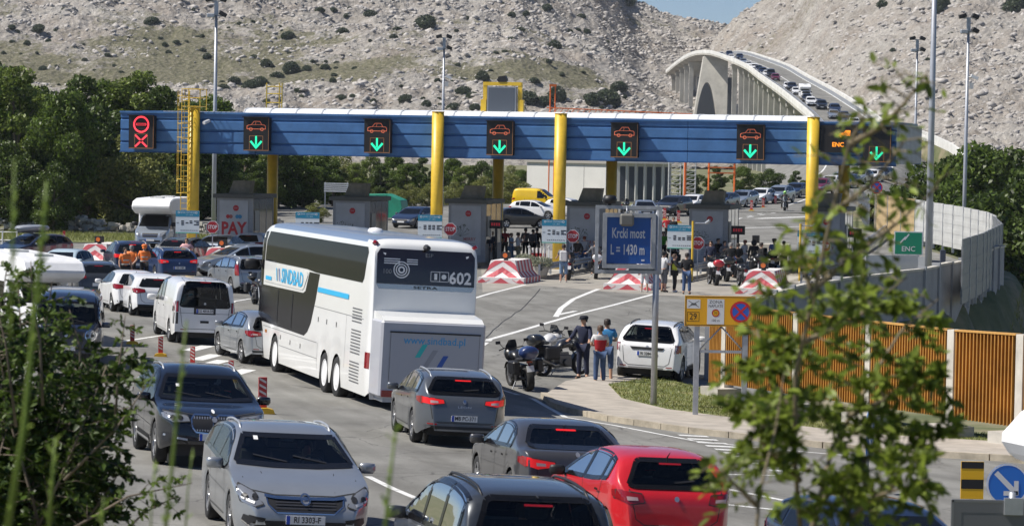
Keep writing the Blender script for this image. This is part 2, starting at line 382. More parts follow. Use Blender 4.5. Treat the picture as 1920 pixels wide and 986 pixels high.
def wheel(root, x, y, Rw, width=.21, detail=1, style='alloy', spokes=5):
    k = (round(Rw, 3), width, detail, style, spokes)
    if k not in _wheel:
        t = MB(); n = 28 if detail else 14
        rr = Rw*.66; h = width/2
        t.lathe([(rr, h*.9), (Rw*.93, h), (Rw, h*.7), (Rw, -h*.7), (Rw*.93, -h), (rr, -h*.9), (rr, h*.9)], n, axis='X')
        o = t.build('tyre', RUBBER, smooth=True); me = o.data; bpy.data.objects.remove(o)
        r = MB(); r.lathe([(rr*1.0, h*.86), (rr*.93, h*.80), (rr*.86, h*.3), (0.001, h*.3)], n, axis='X', mi=1 if style == 'alloy' else 0)
        r.lathe([(rr*1.01, h*.88), (rr*.93, h*.86), (rr*.92, h*.7)], n, axis='X')
        if style == 'alloy':
            for i in range(spokes):
                a = 2*math.pi*i/spokes; q = Matrix.Rotation(a, 3, 'X')
                for s_ in (-.13, .13):
                    vs = [Vector((h*.74, -.016+s_*.25*rr, rr*.05)), Vector((h*.74, .016+s_*.25*rr, rr*.05)), Vector((h*.82, .02+s_*rr*.9, rr*.94)), Vector((h*.82, -.02+s_*rr*.9, rr*.94))]
                    r.add([q @ v for v in vs]+[q @ (v-Vector((.03, 0, 0))) for v in vs], [(0, 1, 2, 3), (0, 4, 5, 1), (2, 6, 7, 3), (1, 5, 6, 2), (0, 3, 7, 4)])
            r.lathe([(rr*.18, h*.8), (rr*.16, h*.86), (0.001, h*.88)], 12, axis='X')
        else:
            r.lathe([(rr*.9, h*.75), (rr*.6, h*.95), (rr*.25, h*.9), (0.001, h*.9)], n, axis='X')
        o = r.build('rim', [ALLOY if style != 'white' else WHITEP, BLACK], smooth=False); me2 = o.data; bpy.data.objects.remove(o); _wheel[k] = (me, me2)
    me, me2 = _wheel[k]
    o = link(bpy.data.objects.new('wheel', me), root); o.location = (x, y, Rw); 
    if x < 0: o.rotation_euler = (0, 0, math.pi)
    r = link(bpy.data.objects.new('rim', me2), o); return o
def plate(root, y, z, txt, sgn, w=.52, h=.115, tilt=0, blue=True):
    e = MB().box(-w/2, w/2, -.012, .012, -h/2, h/2).build('number_plate', PLATE, root); e.location = (0, y, z); e.rotation_euler = (tilt, 0, 0 if sgn < 0 else math.pi)
    if blue: MB().box(-w/2, -w/2+.05, -.016, -.0135, -h/2, h/2).build('plate_band', mat('eu_blue', (.02, .08, .5), .4), e)
    if txt: text('plate_text', txt, h*.98, INK, e, (.02, -.0155, 0), sx=.82, bold=.015)
    return e
def mirror(sh, xs, z, m, dz=.0, big=1.):
    for sx in (-1, 1):
        y = sh.L/2-xs; h = sh.bvh.ray_cast(Vector((5*sx, y, z)), Vector((-sx, 0, 0))); x = h[0].x if h[0] else sh.W/2*sx
        b = MB(); c = Vector((x+sx*.14*big, y, z+.04)); 
        prof = [(.001, -.075), (.08, -.072), (.10, -.03), (.10, .03), (.088, .065), (.001, .075)]
        vs = []; n = 10
        for r_, t in prof:
            for i in range(n):
                a = 2*math.pi*i/n; vs.append(c+Vector((r_*math.cos(a)*1.2*big, r_*math.sin(a)*.6*big, t*big)))
        b.add(vs, [(k*n+i, k*n+(i+1) % n, (k+1)*n+(i+1) % n, (k+1)*n+i) for k in range(5) for i in range(n)])
        o = b.build('mirror', m, sh.root, smooth=True)
        MB().tube((x-sx*.02, y-.0, z-.03), (x+sx*.1, y, z+.01), .022).build('mirror_stalk', BLACK, o)
SPEC = {
 'hatch': dict(L=4.06, W=1.73, H=1.45, wb=(.82, 3.42), R=.31, belt=[(0,.70),(1.0,.90),(2.6,.95),(3.4,1.02),(4.06,1.02)],
   kr=.24, tum=.50, prof=[(0,.42),(.02,.58),(.14,.70),(.55,.82),(1.02,.93),(1.85,1.36),(2.35,1.45),(3.0,1.44),(3.52,1.37),(3.88,1.0),(4.0,.86),(4.04,.6),(4.06,.38)], wins=[(1.2,2.25),(2.31,3.12),(3.17,3.42)], ws=(1.08,1.8), rw=(3.56,3.88), seams=(1.22,2.28,3.2)),
 'compact': dict(L=4.30, W=1.79, H=1.45, wb=(.88, 3.51), R=.32, belt=[(0,.70),(1.1,.90),(2.6,.95),(3.6,1.0),(4.3,1.0)],
   prof=[(0,.42),(.02,.58),(.16,.70),(.6,.83),(1.15,.94),(2.0,1.36),(2.5,1.45),(3.2,1.43),(3.85,1.33),(4.14,1.02),(4.25,.86),(4.28,.6),(4.30,.38)], wins=[(1.32,2.35),(2.41,3.25),(3.3,3.62)], ws=(1.2,1.95), rw=(3.88,4.14), seams=(1.32,2.38,3.3)),
 'sedan': dict(L=4.46, W=1.80, H=1.42, wb=(.90, 3.53), R=.32, belt=[(0,.70),(1.1,.90),(2.6,.95),(3.6,.99),(4.46,.98)],
   prof=[(0,.42),(.02,.58),(.16,.70),(.6,.82),(1.2,.93),(2.05,1.34),(2.5,1.42),(2.95,1.41),(3.35,1.34),(3.95,1.05),(4.3,1.03),(4.4,.93),(4.44,.65),(4.46,.38)], wins=[(1.35,2.36),(2.42,3.2),(3.24,3.5)], ws=(1.26,2.0), rw=(3.38,3.93), seams=(1.36,2.39,3.22)),
 'wagon': dict(L=4.75, W=1.83, H=1.49, wb=(.93, 3.63), R=.33, belt=[(0,.72),(1.2,.93),(2.8,.98),(3.9,1.03),(4.75,1.02)],
   prof=[(0,.42),(.02,.6),(.16,.72),(.6,.85),(1.25,.96),(2.1,1.38),(2.6,1.48),(3.4,1.47),(4.25,1.38),(4.56,1.06),(4.68,.9),(4.73,.62),(4.75,.38)], wins=[(1.42,2.42),(2.48,3.35),(3.41,4.15)], ws=(1.3,2.05), rw=(4.27,4.55), seams=(1.42,2.45,3.38), rails=1),
 'suv': dict(L=4.66, W=1.88, H=1.68, wb=(.90, 3.74), R=.37, belt=[(0,.86),(1.1,1.05),(2.6,1.08),(3.7,1.13),(4.66,1.13)],
   prof=[(0,.5),(.02,.72),(.14,.9),(.5,1.0),(1.15,1.08),(1.95,1.52),(2.4,1.64),(3.1,1.66),(3.95,1.58),(4.38,1.16),(4.55,1.0),(4.62,.7),(4.66,.45)], wins=[(1.32,2.32),(2.38,3.22),(3.28,3.85)], ws=(1.2,1.9), rw=(3.98,4.36), seams=(1.34,2.35,3.25), rails=1, sill=.3, cladding=1),
 'duster': dict(L=4.34, W=1.80, H=1.66, wb=(.84, 3.51), R=.36, belt=[(0,.85),(1.1,1.05),(2.6,1.08),(3.5,1.12),(4.34,1.10)],
   prof=[(0,.5),(.02,.74),(.14,.9),(.5,1.0),(1.1,1.07),(1.8,1.5),(2.25,1.62),(3.0,1.63),(3.85,1.56),(4.16,1.12),(4.28,1.0),(4.32,.7),(4.34,.45)], wins=[(1.25,2.2),(2.26,3.1),(3.15,3.62)], ws=(1.15,1.75), rw=(3.88,4.15), seams=(1.26,2.23,3.12), rails=1, sill=.3, cladding=1),
 'mpv': dict(L=4.40, W=1.80, H=1.64, wb=(.88, 3.56), R=.32, belt=[(0,.78),(.95,.98),(2.6,1.0),(3.6,1.03),(4.4,1.02)],
   prof=[(0,.42),(.02,.62),(.14,.78),(.5,.9),(.98,1.02),(1.9,1.52),(2.35,1.63),(3.2,1.64),(4.1,1.57),(4.28,1.08),(4.36,.92),(4.38,.62),(4.40,.38)], wins=[(1.2,2.2),(2.26,3.15),(3.21,4.02)], ws=(1.06,1.85), rw=(4.11,4.27), seams=(1.22,2.23,3.18), rails=1, tum=.24),
 'van': dict(L=4.90, W=1.90, H=1.96, wb=(.92, 3.92), R=.34, belt=[(0,.86),(.9,1.12),(2.6,1.16),(4.9,1.16)],
   prof=[(0,.5),(.02,.74),(.12,.95),(.45,1.1),(.92,1.22),(1.62,1.80),(2.0,1.94),(3.2,1.96),(4.68,1.93),(4.78,1.84),(4.84,1.2),(4.88,.8),(4.90,.45)], wins=[(1.1,1.95),(2.03,2.6)], ws=(1.0,1.6), rw=(4.70,4.83), seams=(1.1,1.99,3.05), tum=.15, kr=.06, sill=.26),
 'micro': dict(L=4.55, W=1.85, H=1.94, wb=(1.0, 3.45), R=.32, belt=[(0,.9),(.3,1.05),(2.6,1.1),(4.55,1.1)],
   prof=[(0,.45),(.01,.8),(.06,1.05),(.18,1.15),(.75,1.74),(1.2,1.90),(2.5,1.94),(4.3,1.92),(4.44,1.8),(4.5,1.2),(4.53,.8),(4.55,.45)], wins=[(.35,1.15),(1.25,2.3),(2.4,3.35),(3.45,4.3)], ws=(.2,.72), rw=(4.34,4.49), seams=(.4,1.2,2.35), tum=.15, kr=.06, sill=.26),
}
SPEC['estate'] = dict(SPEC['wagon'])
def car(kind, col, label, cat='car', heading=180, loc=(0,0,0), group=None, detail=2, ptxt='', rear_lit=False, glass=None, name=None, style='alloy', spokes=5, scaleL=None, opts={}):
    S = dict(SPEC[kind]); S.update(opts)
    root = empty(name or {'van': 'van', 'micro': 'van'}.get(kind, 'parked_car' if opts.get('parked') else 'car'), label=label, cat=cat, group=group)
    L, W = S['L'], S['W']; gl = glass or GLASS; xf, xr = S['wb']
    sh = Shell(root, L, W, S['prof'], S['belt'], S['wb'], S['R'], sill=S.get('sill', .22), tum=S.get('tum', .42), kr=S.get('kr', .16), m=col, step=.07 if detail > 1 else .11)
    MB().box(-W/2+.24, W/2-.24, -L/2+.3, L/2-.3, .2, .5).build('underbody', BLACK, root)
    for xw in (xf, xr):
        for sx in (-1, 1): wheel(root, sx*(W/2-.125), L/2-xw, S['R'], detail=detail, style=style, spokes=spokes)
    if detail > 0:      # dark wheel arch liners
        for xw in (xf, xr):
            for sx in (-1, 1):
                b = MB(); b.tube((sx*(W/2-.34), L/2-xw, S['R']), (sx*(W/2-.30), L/2-xw, S['R']), S['R']+.05, n=20); b.build('arch_liner', BLACK, root)
    zb = lambda x: interp(S['belt'], x)
    near = detail > 1 and glass is None; gl = WGL if near else gl; CUT = []
    for a, b in S['wins']:
        w9 = sh.win(a, b); sh.side('side_window', w9, gl, step=.12); CUT += [('L', [(x-L/2, z) for x, z in w9]), ('R', [(L/2-x, z) for x, z in w9])]
    a, b = S['ws']; za, zc = sh.zt(a)+.0, sh.zt(b)-.01; wb_ = W/2
    t = S.get('tum', .42)
    CUT.append(('F', [(-wb_+.13, za+.01), (-.3, za-.015), (.3, za-.015), (wb_-.13, za+.01), (wb_-.17-t*(zc-za)*.95, zc), (-(wb_-.17-t*(zc-za)*.95), zc)]))
    sh.decal('windshield', 'F', [(-wb_+.13, za+.01), (-.3, za-.015), (.3, za-.015), (wb_-.13, za+.01), (wb_-.17-t*(zc-za)*.95, zc), (-(wb_-.17-t*(zc-za)*.95), zc)], gl, step=.1)
    a, b = S['rw']; zc, za = sh.zt(a-.06)-.012, sh.zt(b)-.01
    k0, k1 = wb_-.20, wb_-.25-t*(zc-za)*.75
    rwin = sh.decal('rear_window', 'B', [(-k0, za+.03), (-k0+.08, za), (k0-.08, za), (k0, za+.03), (k1, zc-.03), (k1-.06, zc), (-k1+.06, zc), (-k1, zc-.03)], gl, step=.1)
    CUT.append(('B', [(-k0, za+.03), (-k0+.08, za), (k0-.08, za), (k0, za+.03), (k1, zc-.03), (k1-.06, zc), (-k1+.06, zc), (-k1, zc-.03)]))
    if near: cabin(sh, CUT, S)
    # lamps
    hz = sh.zt(.12) if kind not in ('van', 'micro') else .86
    hz = S.get('hz', hz-.04)
    for sx in (-1, 1):
        f = lambda pts: [(sx*x, z) for x, z in pts]
        hl = S.get('head', [(.50, hz-.13), (.56, hz-.03), (wb_-.10, hz+.05), (wb_-.04, hz+.03), (wb_-.08, hz-.12), (.72, hz-.16)])
        o = sh.decal('headlight', 'F', f(hl), LENS, step=.07, off=.01)
        if detail > 0: sh.line('lamp_edge', 'F', f(list(hl)+[hl[0]]), .016, SEAM, off=.013)
        if detail > 1 and o:
            cx = sum(p[0] for p in hl)/len(hl)-.02; cz = sum(p[1] for p in hl)/len(hl)
            for q in (-.06, .07): sh.decal('lamp_bowl', 'F', f(ngon(10, .042, (cx+q, cz-.005))), BLACK, step=.06, off=.014, parent=root).parent = o if o else root
        tz = S.get('tz', zb(L-.2)-.12)
        tl = S.get('tail', [(.48, tz-.05), (.50, tz+.05), (wb_-.06, tz+.09), (wb_-.03, tz-.06), (wb_-.12, tz-.09)])
        o = sh.decal('taillight', 'B', f(tl), REDLIT if rear_lit else REDL, step=.07, off=.01)
        if detail > 0: sh.line('lamp_edge', 'B', f(list(tl)+[tl[0]]), .014, SEAM, off=.013)
        if detail > 1 and o and S.get('tail_inner', 1):
            cx = sum(p[0] for p in tl)/len(tl); cz = sum(p[1] for p in tl)/len(tl)
            i_ = sh.decal('reverse_lamp', 'B', f([(cx-.10, cz-.03), (cx-.09, cz+.012), (cx+.06, cz+.022), (cx+.05, cz-.03)]), mat('lens_clear', (.5, .35, .35), .1), step=.07, off=.014)
            if i_: i_.parent = o
    for sgn, nm in ((-1, 'L'), (1, 'R')):   # lamps wrap round the corners
        c = lambda pts: [((x-L/2) if nm == 'L' else (L/2-x), z) for x, z in pts]
        th = S.get('tailside'); tz = S.get('tz', zb(L-.2)-.12)
        sh.decal('taillight', nm, c(th or [(L-.34, tz-.01), (L-.36, tz+.07), (L-.1, tz+.09), (L-.08, tz-.07)]), REDL, step=.07, off=.01)
        hz_ = hz
        sh.decal('headlight', nm, c([(.10, hz_-.10), (.14, hz_+.02), (.42, hz_+.085), (.36, hz_-.0)]), LENS, step=.07, off=.01)
    dark = BLACK
    g = S.get('grille', [(-.42, hz-.16), (-.46, hz-.02), (.46, hz-.02), (.42, hz-.16)])
    for g_ in (g if isinstance(g[0][0], (list, tuple)) else [g]): go = sh.decal('grille', 'F', g_, dark, step=.1, off=.01)
    sh.decal('lower_grille', 'F', [(-.5, .28), (-.55, .40), (.55, .40), (.5, .28)], dark, step=.1, off=.008)
    sh.decal('bumper_trim', 'B', [(-wb_+.22, .30), (-wb_+.14, .42), (wb_-.14, .42), (wb_-.22, .30)], dark, step=.1, off=.008)
    pz = S.get('pz', .66 if kind in ('sedan', 'compact') else .62)
    def yat(axis, z):
        h = sh.bvh.ray_cast(Vector((0, -12 if axis == 'B' else 12, z)), Vector((0, 1 if axis == 'B' else -1, 0))); return h[0].y if h[0] else (-L/2 if axis == 'B' else L/2)
    plate(root, yat('B', pz)-.02, pz, ptxt, -1, blue=detail > 1); fz = S.get('fz', .47); plate(root, yat('F', fz)+.02, fz, ptxt, 1, blue=detail > 1)
    mirror(sh, S['wins'][0][0]+.17, zb(1.3)+.02, S.get('mirror_m', col), big=1.25 if kind in ('van',) else 1.)
    if S.get('cladding'):
        for nm in 'LR':
            c = lambda pts: [((x-L/2) if nm == 'L' else (L/2-x), z) for x, z in pts]
            sh.decal('sill_trim', nm, c([(xf+S['R']+.07, .3), (xf+S['R']+.07, .42), (xr-S['R']-.07, .42), (xr-S['R']-.07, .3)]), BLACK, step=.2)
    if detail > 0:
        for nm in 'LR':
            c = lambda pts: [((x-L/2) if nm == 'L' else (L/2-x), z) for x, z in pts]
            zl = .32 if kind not in ('suv', 'duster') else .44
            x0, x1, x2 = S['seams']
            for x in (x0, x1): sh.line('door_seam', nm, c([(x, zb(x)+.0), (x-.0, zl)]), .012, SEAM)
            sh.line('door_seam', nm, c([(x2+.02, zb(x2)), (min(x2+.0, xr-S['R']-.02), .75), (xr-S['R']-.12, zl)]), .012, SEAM)
            sh.line('door_seam', nm, c([(x0, zl), (xr-S['R']-.12, zl)]), .012, SEAM)
            sh.line('waist_trim', nm, c([(S['wins'][0][0], zb(S['wins'][0][0])+.02), ((x0+x2)/2, zb((x0+x2)/2)+.022), (S['wins'][-1][1], zb(S['wins'][-1][1])+.02)]), .016, S.get('trim_m', BLACK), off=.009)
            if detail > 1:
                for x in (x1-.2, x2-.2): sh.decal('door_handle', nm, c([(x, zb(x)-.13), (x, zb(x)-.10), (x+.16, zb(x)-.10), (x+.16, zb(x)-.13)]), col, step=.2, off=.03)
                # shoulder crease
                sh.line('side_crease', nm, c([(xf+.3, .62), (xr-.2, .66)]), .01, SEAM if S.get('crease') else col, off=.006)
        tw = wb_-.30; zr = sh.zt(S['rw'][1])-.02
        sh.line('tailgate_seam', 'B', [(-wb_+.2, zr-.02), (-tw-.02, .56), (-tw+.1, .48), (tw-.1, .48), (tw+.02, .56), (wb_-.2, zr-.02)], .012, SEAM)
        sh.line('bonnet_seam', 'F', [(-wb_+.16, sh.zt(.8)), (-wb_+.2, hz+.07), (-.4, hz+.02), (.4, hz+.02), (wb_-.2, hz+.07), (wb_-.16, sh.zt(.8))], .012, SEAM)
        zt_ = sh.zt(S['rw'][0]); sh.decal('brake_light', 'B', [(-.16, zt_-.035), (-.16, zt_-.012), (.16, zt_-.012), (.16, zt_-.035)], REDLIT if rear_lit else REDL, step=.2, off=.012)
        sh.decal('badge', 'B', ngon(12, .036, (0, S.get('bz', pz+.2))), ALLOY, step=.2, off=.012); sh.decal('badge', 'F', ngon(14, .045, (0, hz-.06)), ALLOY, step=.2, off=.02)
        MB().tube((0, yat('B', sh.zt(S['rw'][0])-.005)+.12, sh.zt(S['rw'][0]-.1)), (0, yat('B', sh.zt(S['rw'][0])-.005)-.02, sh.zt(S['rw'][0])+.14 if kind in ('hatch',) else sh.zt(S['rw'][0])+.06), .012, .004).build('antenna', BLACK, root)
    if detail > 1:
        # wiper, mirror and driver shapes behind the glass are left to the dark glass; wipers are modelled
        a, b = S['ws']
        for x0_ in (-.1, .45): sh.line('wiper', 'F', [(x0_, sh.zt(a)+.02), (x0_-.45, sh.zt(a)+.09)], .014, BLACK, off=.02)
        if kind not in ('sedan',): 
            zz = sh.zt(S['rw'][1])+.05; sh.line('wiper', 'B', [(0, zz), (.3, zz+.03)], .02, BLACK, off=.02)
        for sx in (-1, 1): sh.decal('fog_lamp', 'F', [(sx*x, z) for x, z in ((.55, .33), (.53, .43), (.74, .46), (.72, .36))], BLACK, step=.1, off=.009)
        if rear_lit is not None:
            for sx in (-1, 1): sh.decal('reflector', 'B', [(sx*x, z) for x, z in ((.55, .44), (.55, .465), (.72, .47), (.72, .445))], REDL, step=.1, off=.012)
    if S.get('rails') and detail > 0:
        for sx in (-1, 1):
            pts = []
            for i in range(9):
                x = S['wins'][0][1]-.05+(S['rw'][0]-.12-S['wins'][0][1]+.05)*i/8; yy = L/2-x; h = sh.bvh.ray_cast(Vector((sx*(wb_-.30), yy, 5)), Vector((0, 0, -1)))
                z = h[0].z if h[0] else 1.4; pts.append((sx*(wb_-.30), yy, z+(.028 if 0 < i < 8 else -.01)))
            MB().path(pts, .017, 6).build('roof_rail', S.get('rail_m', STEEL), root, smooth=True)
    place(root, loc, heading); SHELLS[root.name] = sh; return root, sh
def place(root, loc, heading):
    """stand a vehicle on the sloping road at (x, y)"""
    X, Y = loc[0], loc[1]; a = R(heading); fw = Vector((math.sin(a), math.cos(a), 0)); rt = Vector((math.cos(a), -math.sin(a), 0))
    g = GFUN[0]
    def h(v): return g(v.x, v.y)
    c = Vector((X, Y, 0)); zf, zb_ = h(c+fw*1.4), h(c-fw*1.4); zr, zl = h(c+rt*.8), h(c-rt*.8)
    y = (fw*2.8+Vector((0, 0, zf-zb_))).normalized(); x = (rt*1.6+Vector((0, 0, zr-zl))).normalized(); z = x.cross(y).normalized(); x = y.cross(z)
    m = Matrix((x, y, z)).transposed(); root.rotation_euler = m.to_euler(); root.location = (X, Y, (zf+zb_+zr+zl)/4+.006)
GFUN = [gz]
# ---------------- setting: ground, road, hills ----------------
def nodes_mat(name, fn):
    m = bpy.data.materials.new(name); m.use_nodes = True; MC[name] = m; fn(m.node_tree, m.node_tree.nodes['Principled BSDF'], m.node_tree.links.new); return m
def ramp(n, stops, interp_='LINEAR'):
    r = n.nodes.new('ShaderNodeValToRGB'); e = r.color_ramp.elements
    while len(e) < len(stops): e.new(.5)
    for k, (p, c) in enumerate(stops): e[k].position = p; e[k].color = (*c, 1) if len(c) == 3 else c
    r.color_ramp.interpolation = interp_; return r
def noise(n, L, sc, det=6, rough=.6, co=None, stretch=None):
    t = n.nodes.new('ShaderNodeTexNoise'); t.inputs['Scale'].default_value = sc; t.inputs['Detail'].default_value = det; t.inputs['Roughness'].default_value = rough
    if co:
        if stretch:
            mp = n.nodes.new('ShaderNodeMapping'); mp.inputs['Scale'].default_value = stretch; L(co, mp.inputs[0]); co = mp.outputs[0]
        L(co, t.inputs[0])
    return t
def mixc(n, L, a, b, fac, mode='MIX'):
    x = n.nodes.new('ShaderNodeMix'); x.data_type = 'RGBA'; x.blend_type = mode
    for s, i in ((fac, 0), (a, 6), (b, 7)):
        if hasattr(s, 'default_value') or hasattr(s, 'is_linked'): L(s, x.inputs[i])
        elif isinstance(s, (int, float)): x.inputs[i].default_value = s
        else: x.inputs[i].default_value = (*s, 1)
    return x.outputs[2]
def asphalt_fn(n, b, L):
    tc = n.nodes.new('ShaderNodeTexCoord').outputs['Object']
    a = noise(n, L, .35, 6, .6, tc); r = ramp(n, [(.3, (.185, .180, .165)), (.7, (.270, .264, .242))]); L(a.outputs[0], r.inputs[0])
    g = noise(n, L, 45, 3, .7, tc); r2 = ramp(n, [(.3, (.72, .72, .72)), (.7, (1.2, 1.2, 1.2))]); L(g.outputs[0], r2.inputs[0])
    c = mixc(n, L, r.outputs[0], r2.outputs[0], 1., 'MULTIPLY')
    s = noise(n, L, .9, 4, .6, tc, (1.0, .35, 1)); r3 = ramp(n, [(.40, (.78, .77, .76)), (.55, (1, 1, 1))]); L(s.outputs[0], r3.inputs[0])
    c = mixc(n, L, c, r3.outputs[0], .8, 'MULTIPLY')
    # fine crack network
    w_ = noise(n, L, 1.1, 4, .6, tc); mp = mixc(n, L, tc, w_.outputs[1], .25)
    v = n.nodes.new('ShaderNodeTexVoronoi'); v.feature = 'DISTANCE_TO_EDGE'; v.inputs['Scale'].default_value = .62; L(mp, v.inputs[0])
    r4 = ramp(n, [(.0, (.35, .35, .35)), (.009, (1, 1, 1))]); L(v.outputs[0], r4.inputs[0])
    mr = n.nodes.new('ShaderNodeMapping'); mr.inputs['Rotation'].default_value = (0, 0, R(-14)); L(tc, mr.inputs[0]); tk = noise(n, L, .8, 4, .6, mr.outputs[0], (1.5, .07, 1)); r7 = ramp(n, [(.40, (.80, .80, .79)), (.56, (1, 1, 1))]); L(tk.outputs[0], r7.inputs[0]); c = mixc(n, L, c, r7.outputs[0], .9, 'MULTIPLY')
    ol = noise(n, L, .9, 3, .5, tc); r8 = ramp(n, [(.26, (.55, .55, .55)), (.32, (1, 1, 1))]); L(ol.outputs[0], r8.inputs[0]); c = mixc(n, L, c, r8.outputs[0], .8, 'MULTIPLY')
    mk = noise(n, L, .12, 2, .5, tc); r5 = ramp(n, [(.44, (0, 0, 0)), (.54, (1, 1, 1))]); L(mk.outputs[0], r5.inputs[0])
    c = mixc(n, L, c, mixc(n, L, c, r4.outputs[0], 1., 'MULTIPLY'), r5.outputs[0])
    L(c, b.inputs['Base Color']); b.inputs['Roughness'].default_value = .85
    k = n.nodes.new('ShaderNodeBump'); k.inputs['Strength'].default_value = .25; k.inputs['Distance'].default_value = .01; L(g.outputs[0], k.inputs['Height']); L(k.outputs[0], b.inputs['Normal'])
ASPH = nodes_mat('asphalt', asphalt_fn)
def soil_fn(n, b, L):
    tc = n.nodes.new('ShaderNodeTexCoord').outputs['Object']
    a = noise(n, L, .25, 7, .7, tc); r = ramp(n, [(.30, (.06, .085, .03)), (.48, (.13, .14, .06)), (.6, (.24, .21, .13)), (.75, (.36, .33, .27))]); L(a.outputs[0], r.inputs[0])
    L(r.outputs[0], b.inputs['Base Color']); b.inputs['Roughness'].default_value = .95
SOIL = nodes_mat('dry_soil', soil_fn)
def grass_fn(n, b, L):
    tc = n.nodes.new('ShaderNodeTexCoord').outputs['Object']
    a = noise(n, L, 1.2, 7, .75, tc); r = ramp(n, [(.3, (.07, .10, .03)), (.5, (.15, .17, .055)), (.62, (.26, .24, .11)), (.75, (.34, .30, .19))]); L(a.outputs[0], r.inputs[0])
    L(r.outputs[0], b.inputs['Base Color']); b.inputs['Roughness'].default_value = .95
GRASSG = nodes_mat('dry_grass_ground', grass_fn)
PAVE = mat('paving', (.40, .36, .31), .9, noise=.16, nscale=1.5, bump=.3, bscale=12)
MARK = nodes_mat('road_paint', lambda n, b, L: (lambda a, r: (L(a.outputs[0], r.inputs[0]), L(r.outputs[0], b.inputs['Base Color']), setattr(b.inputs['Roughness'], 'default_value', .7)))(noise(n, L, 5, 6, .8, n.nodes.new('ShaderNodeTexCoord').outputs['Object']), ramp(n, [(.34, (.28, .27, .25)), (.46, (.72, .72, .70))])))
# ground sheet reaching the horizon
def grid_sheet(name, xs, ys, zf, m):
    nx = len(xs); v = [(x, y, zf(x, y)) for y in ys for x in xs]
    f = [(j*nx+i, j*nx+i+1, (j+1)*nx+i+1, (j+1)*nx+i) for j in range(len(ys)-1) for i in range(nx-1)]
    o = mesh_obj(name, v, f, m, smooth=True); o['kind'] = 'structure'; return o
xs = [-4000, -1500, -700, -400, -250, -150, -100, -80]+list(np.arange(-60, 61, 1.5))+[70, 85, 110, 160, 250, 400, 700, 1500, 4000]
ys = [-300, -80, -20]+list(np.arange(-2, 290, 2.))+[300, 330, 360, 400, 450, 520, 600, 700, 850, 1100, 2000, 5000]
grid_sheet('ground', [float(x) for x in xs], [float(y) for y in ys], lambda x, y: gz(x, y)-.03, SOIL)
def gl(pts): return [tuple(G(x, y)[:2]) for x, y in pts]
# asphalt of the plaza
walkedge = gl([(1025, 745), (1045, 764), (1075, 774), (1150, 790), (1300, 812), (1450, 829), (1650, 850), (1860, 862), (1960, 868)])
A_poly = [(-34, 26.5), (-34, 215), (-20, 262), (24, 262), (26.4, 210), (26.4, 166), (17.5, 128), (10, 104), (7.4, 88), (9.5, 62), (14, 55), (14, 26.5)]
sheet('asphalt_road', A_poly, .0, ASPH, 2.)
# pavement and verge beyond the kerb (lower right)
pave_in = gl([(1025, 740), (1060, 722), (1110, 716), (1240, 708), (1330, 700)])
wpoly = walkedge + gl([(1960, 838)]) + [tuple(p) for p in reversed(gl([(1128, 738), (1165, 756), (1250, 777), (1400, 797), (1660, 826), (1860, 838)]))] + [pave_in[-1], pave_in[-2], pave_in[-3], pave_in[-4], pave_in[0]]
kerb = gl([(1025, 745), (1045, 764), (1075, 774), (1150, 790), (1300, 812), (1450, 829), (1650, 850), (1860, 862), (1960, 868)])
inner = gl([(1140, 728), (1165, 754), (1250, 775), (1400, 795), (1660, 824), (1860, 836), (1960, 840)])
back = [(17, 62), (10.5, 67.5), (5.7, 79), (4.6, 82)]
sheet('pavement', [tuple(p) for p in kerb]+list(reversed(inner))+gl([(1230, 714)])+gl([(1180, 708), (1110, 712), (1060, 722)]), .12, PAVE, 1., skirt=.2)
sheet('grass_verge', inner+back+gl([(1240, 712)]), .125, GRASSG, 1.2, skirt=.25)
# raised kerbstones along the pavement
kb = MB(); off = []
for i, p in enumerate(kerb):
    a = Vector((*kerb[max(0, i-1)], 0)); b_ = Vector((*kerb[min(len(kerb)-1, i+1)], 0)); d = (b_-a).normalized(); nrm = Vector((-d.y, d.x, 0)); off.append((Vector((*p, 0)), nrm))
sg = 1
for (a, na), (b_, nb) in zip(off, off[1:]):
    k = max(1, int((b_-a).length/1.0))
    for i in range(k):
        p0, p1 = a.lerp(b_, (i+.012)/k), a.lerp(b_, (i+.988)/k); n0, n1 = na.lerp(nb, i/k), na.lerp(nb, (i+1)/k); vs = []
        for p, n_ in ((p0, n0), (p1, n1)):
            for dd in (-.16, .02):
                q = p+n_*dd
                for dz in (-.1, .135): vs.append((q.x, q.y, gz(q.x, q.y)+dz))
        kb.add(vs, [(0, 1, 3, 2), (4, 6, 7, 5), (1, 5, 7, 3), (0, 4, 5, 1), (2, 3, 7, 6)])
o = kb.build('kerb', mat('kerbstone', (.40, .35, .27), .9, noise=.25, nscale=2.5, bump=.4)); o['kind'] = 'structure'
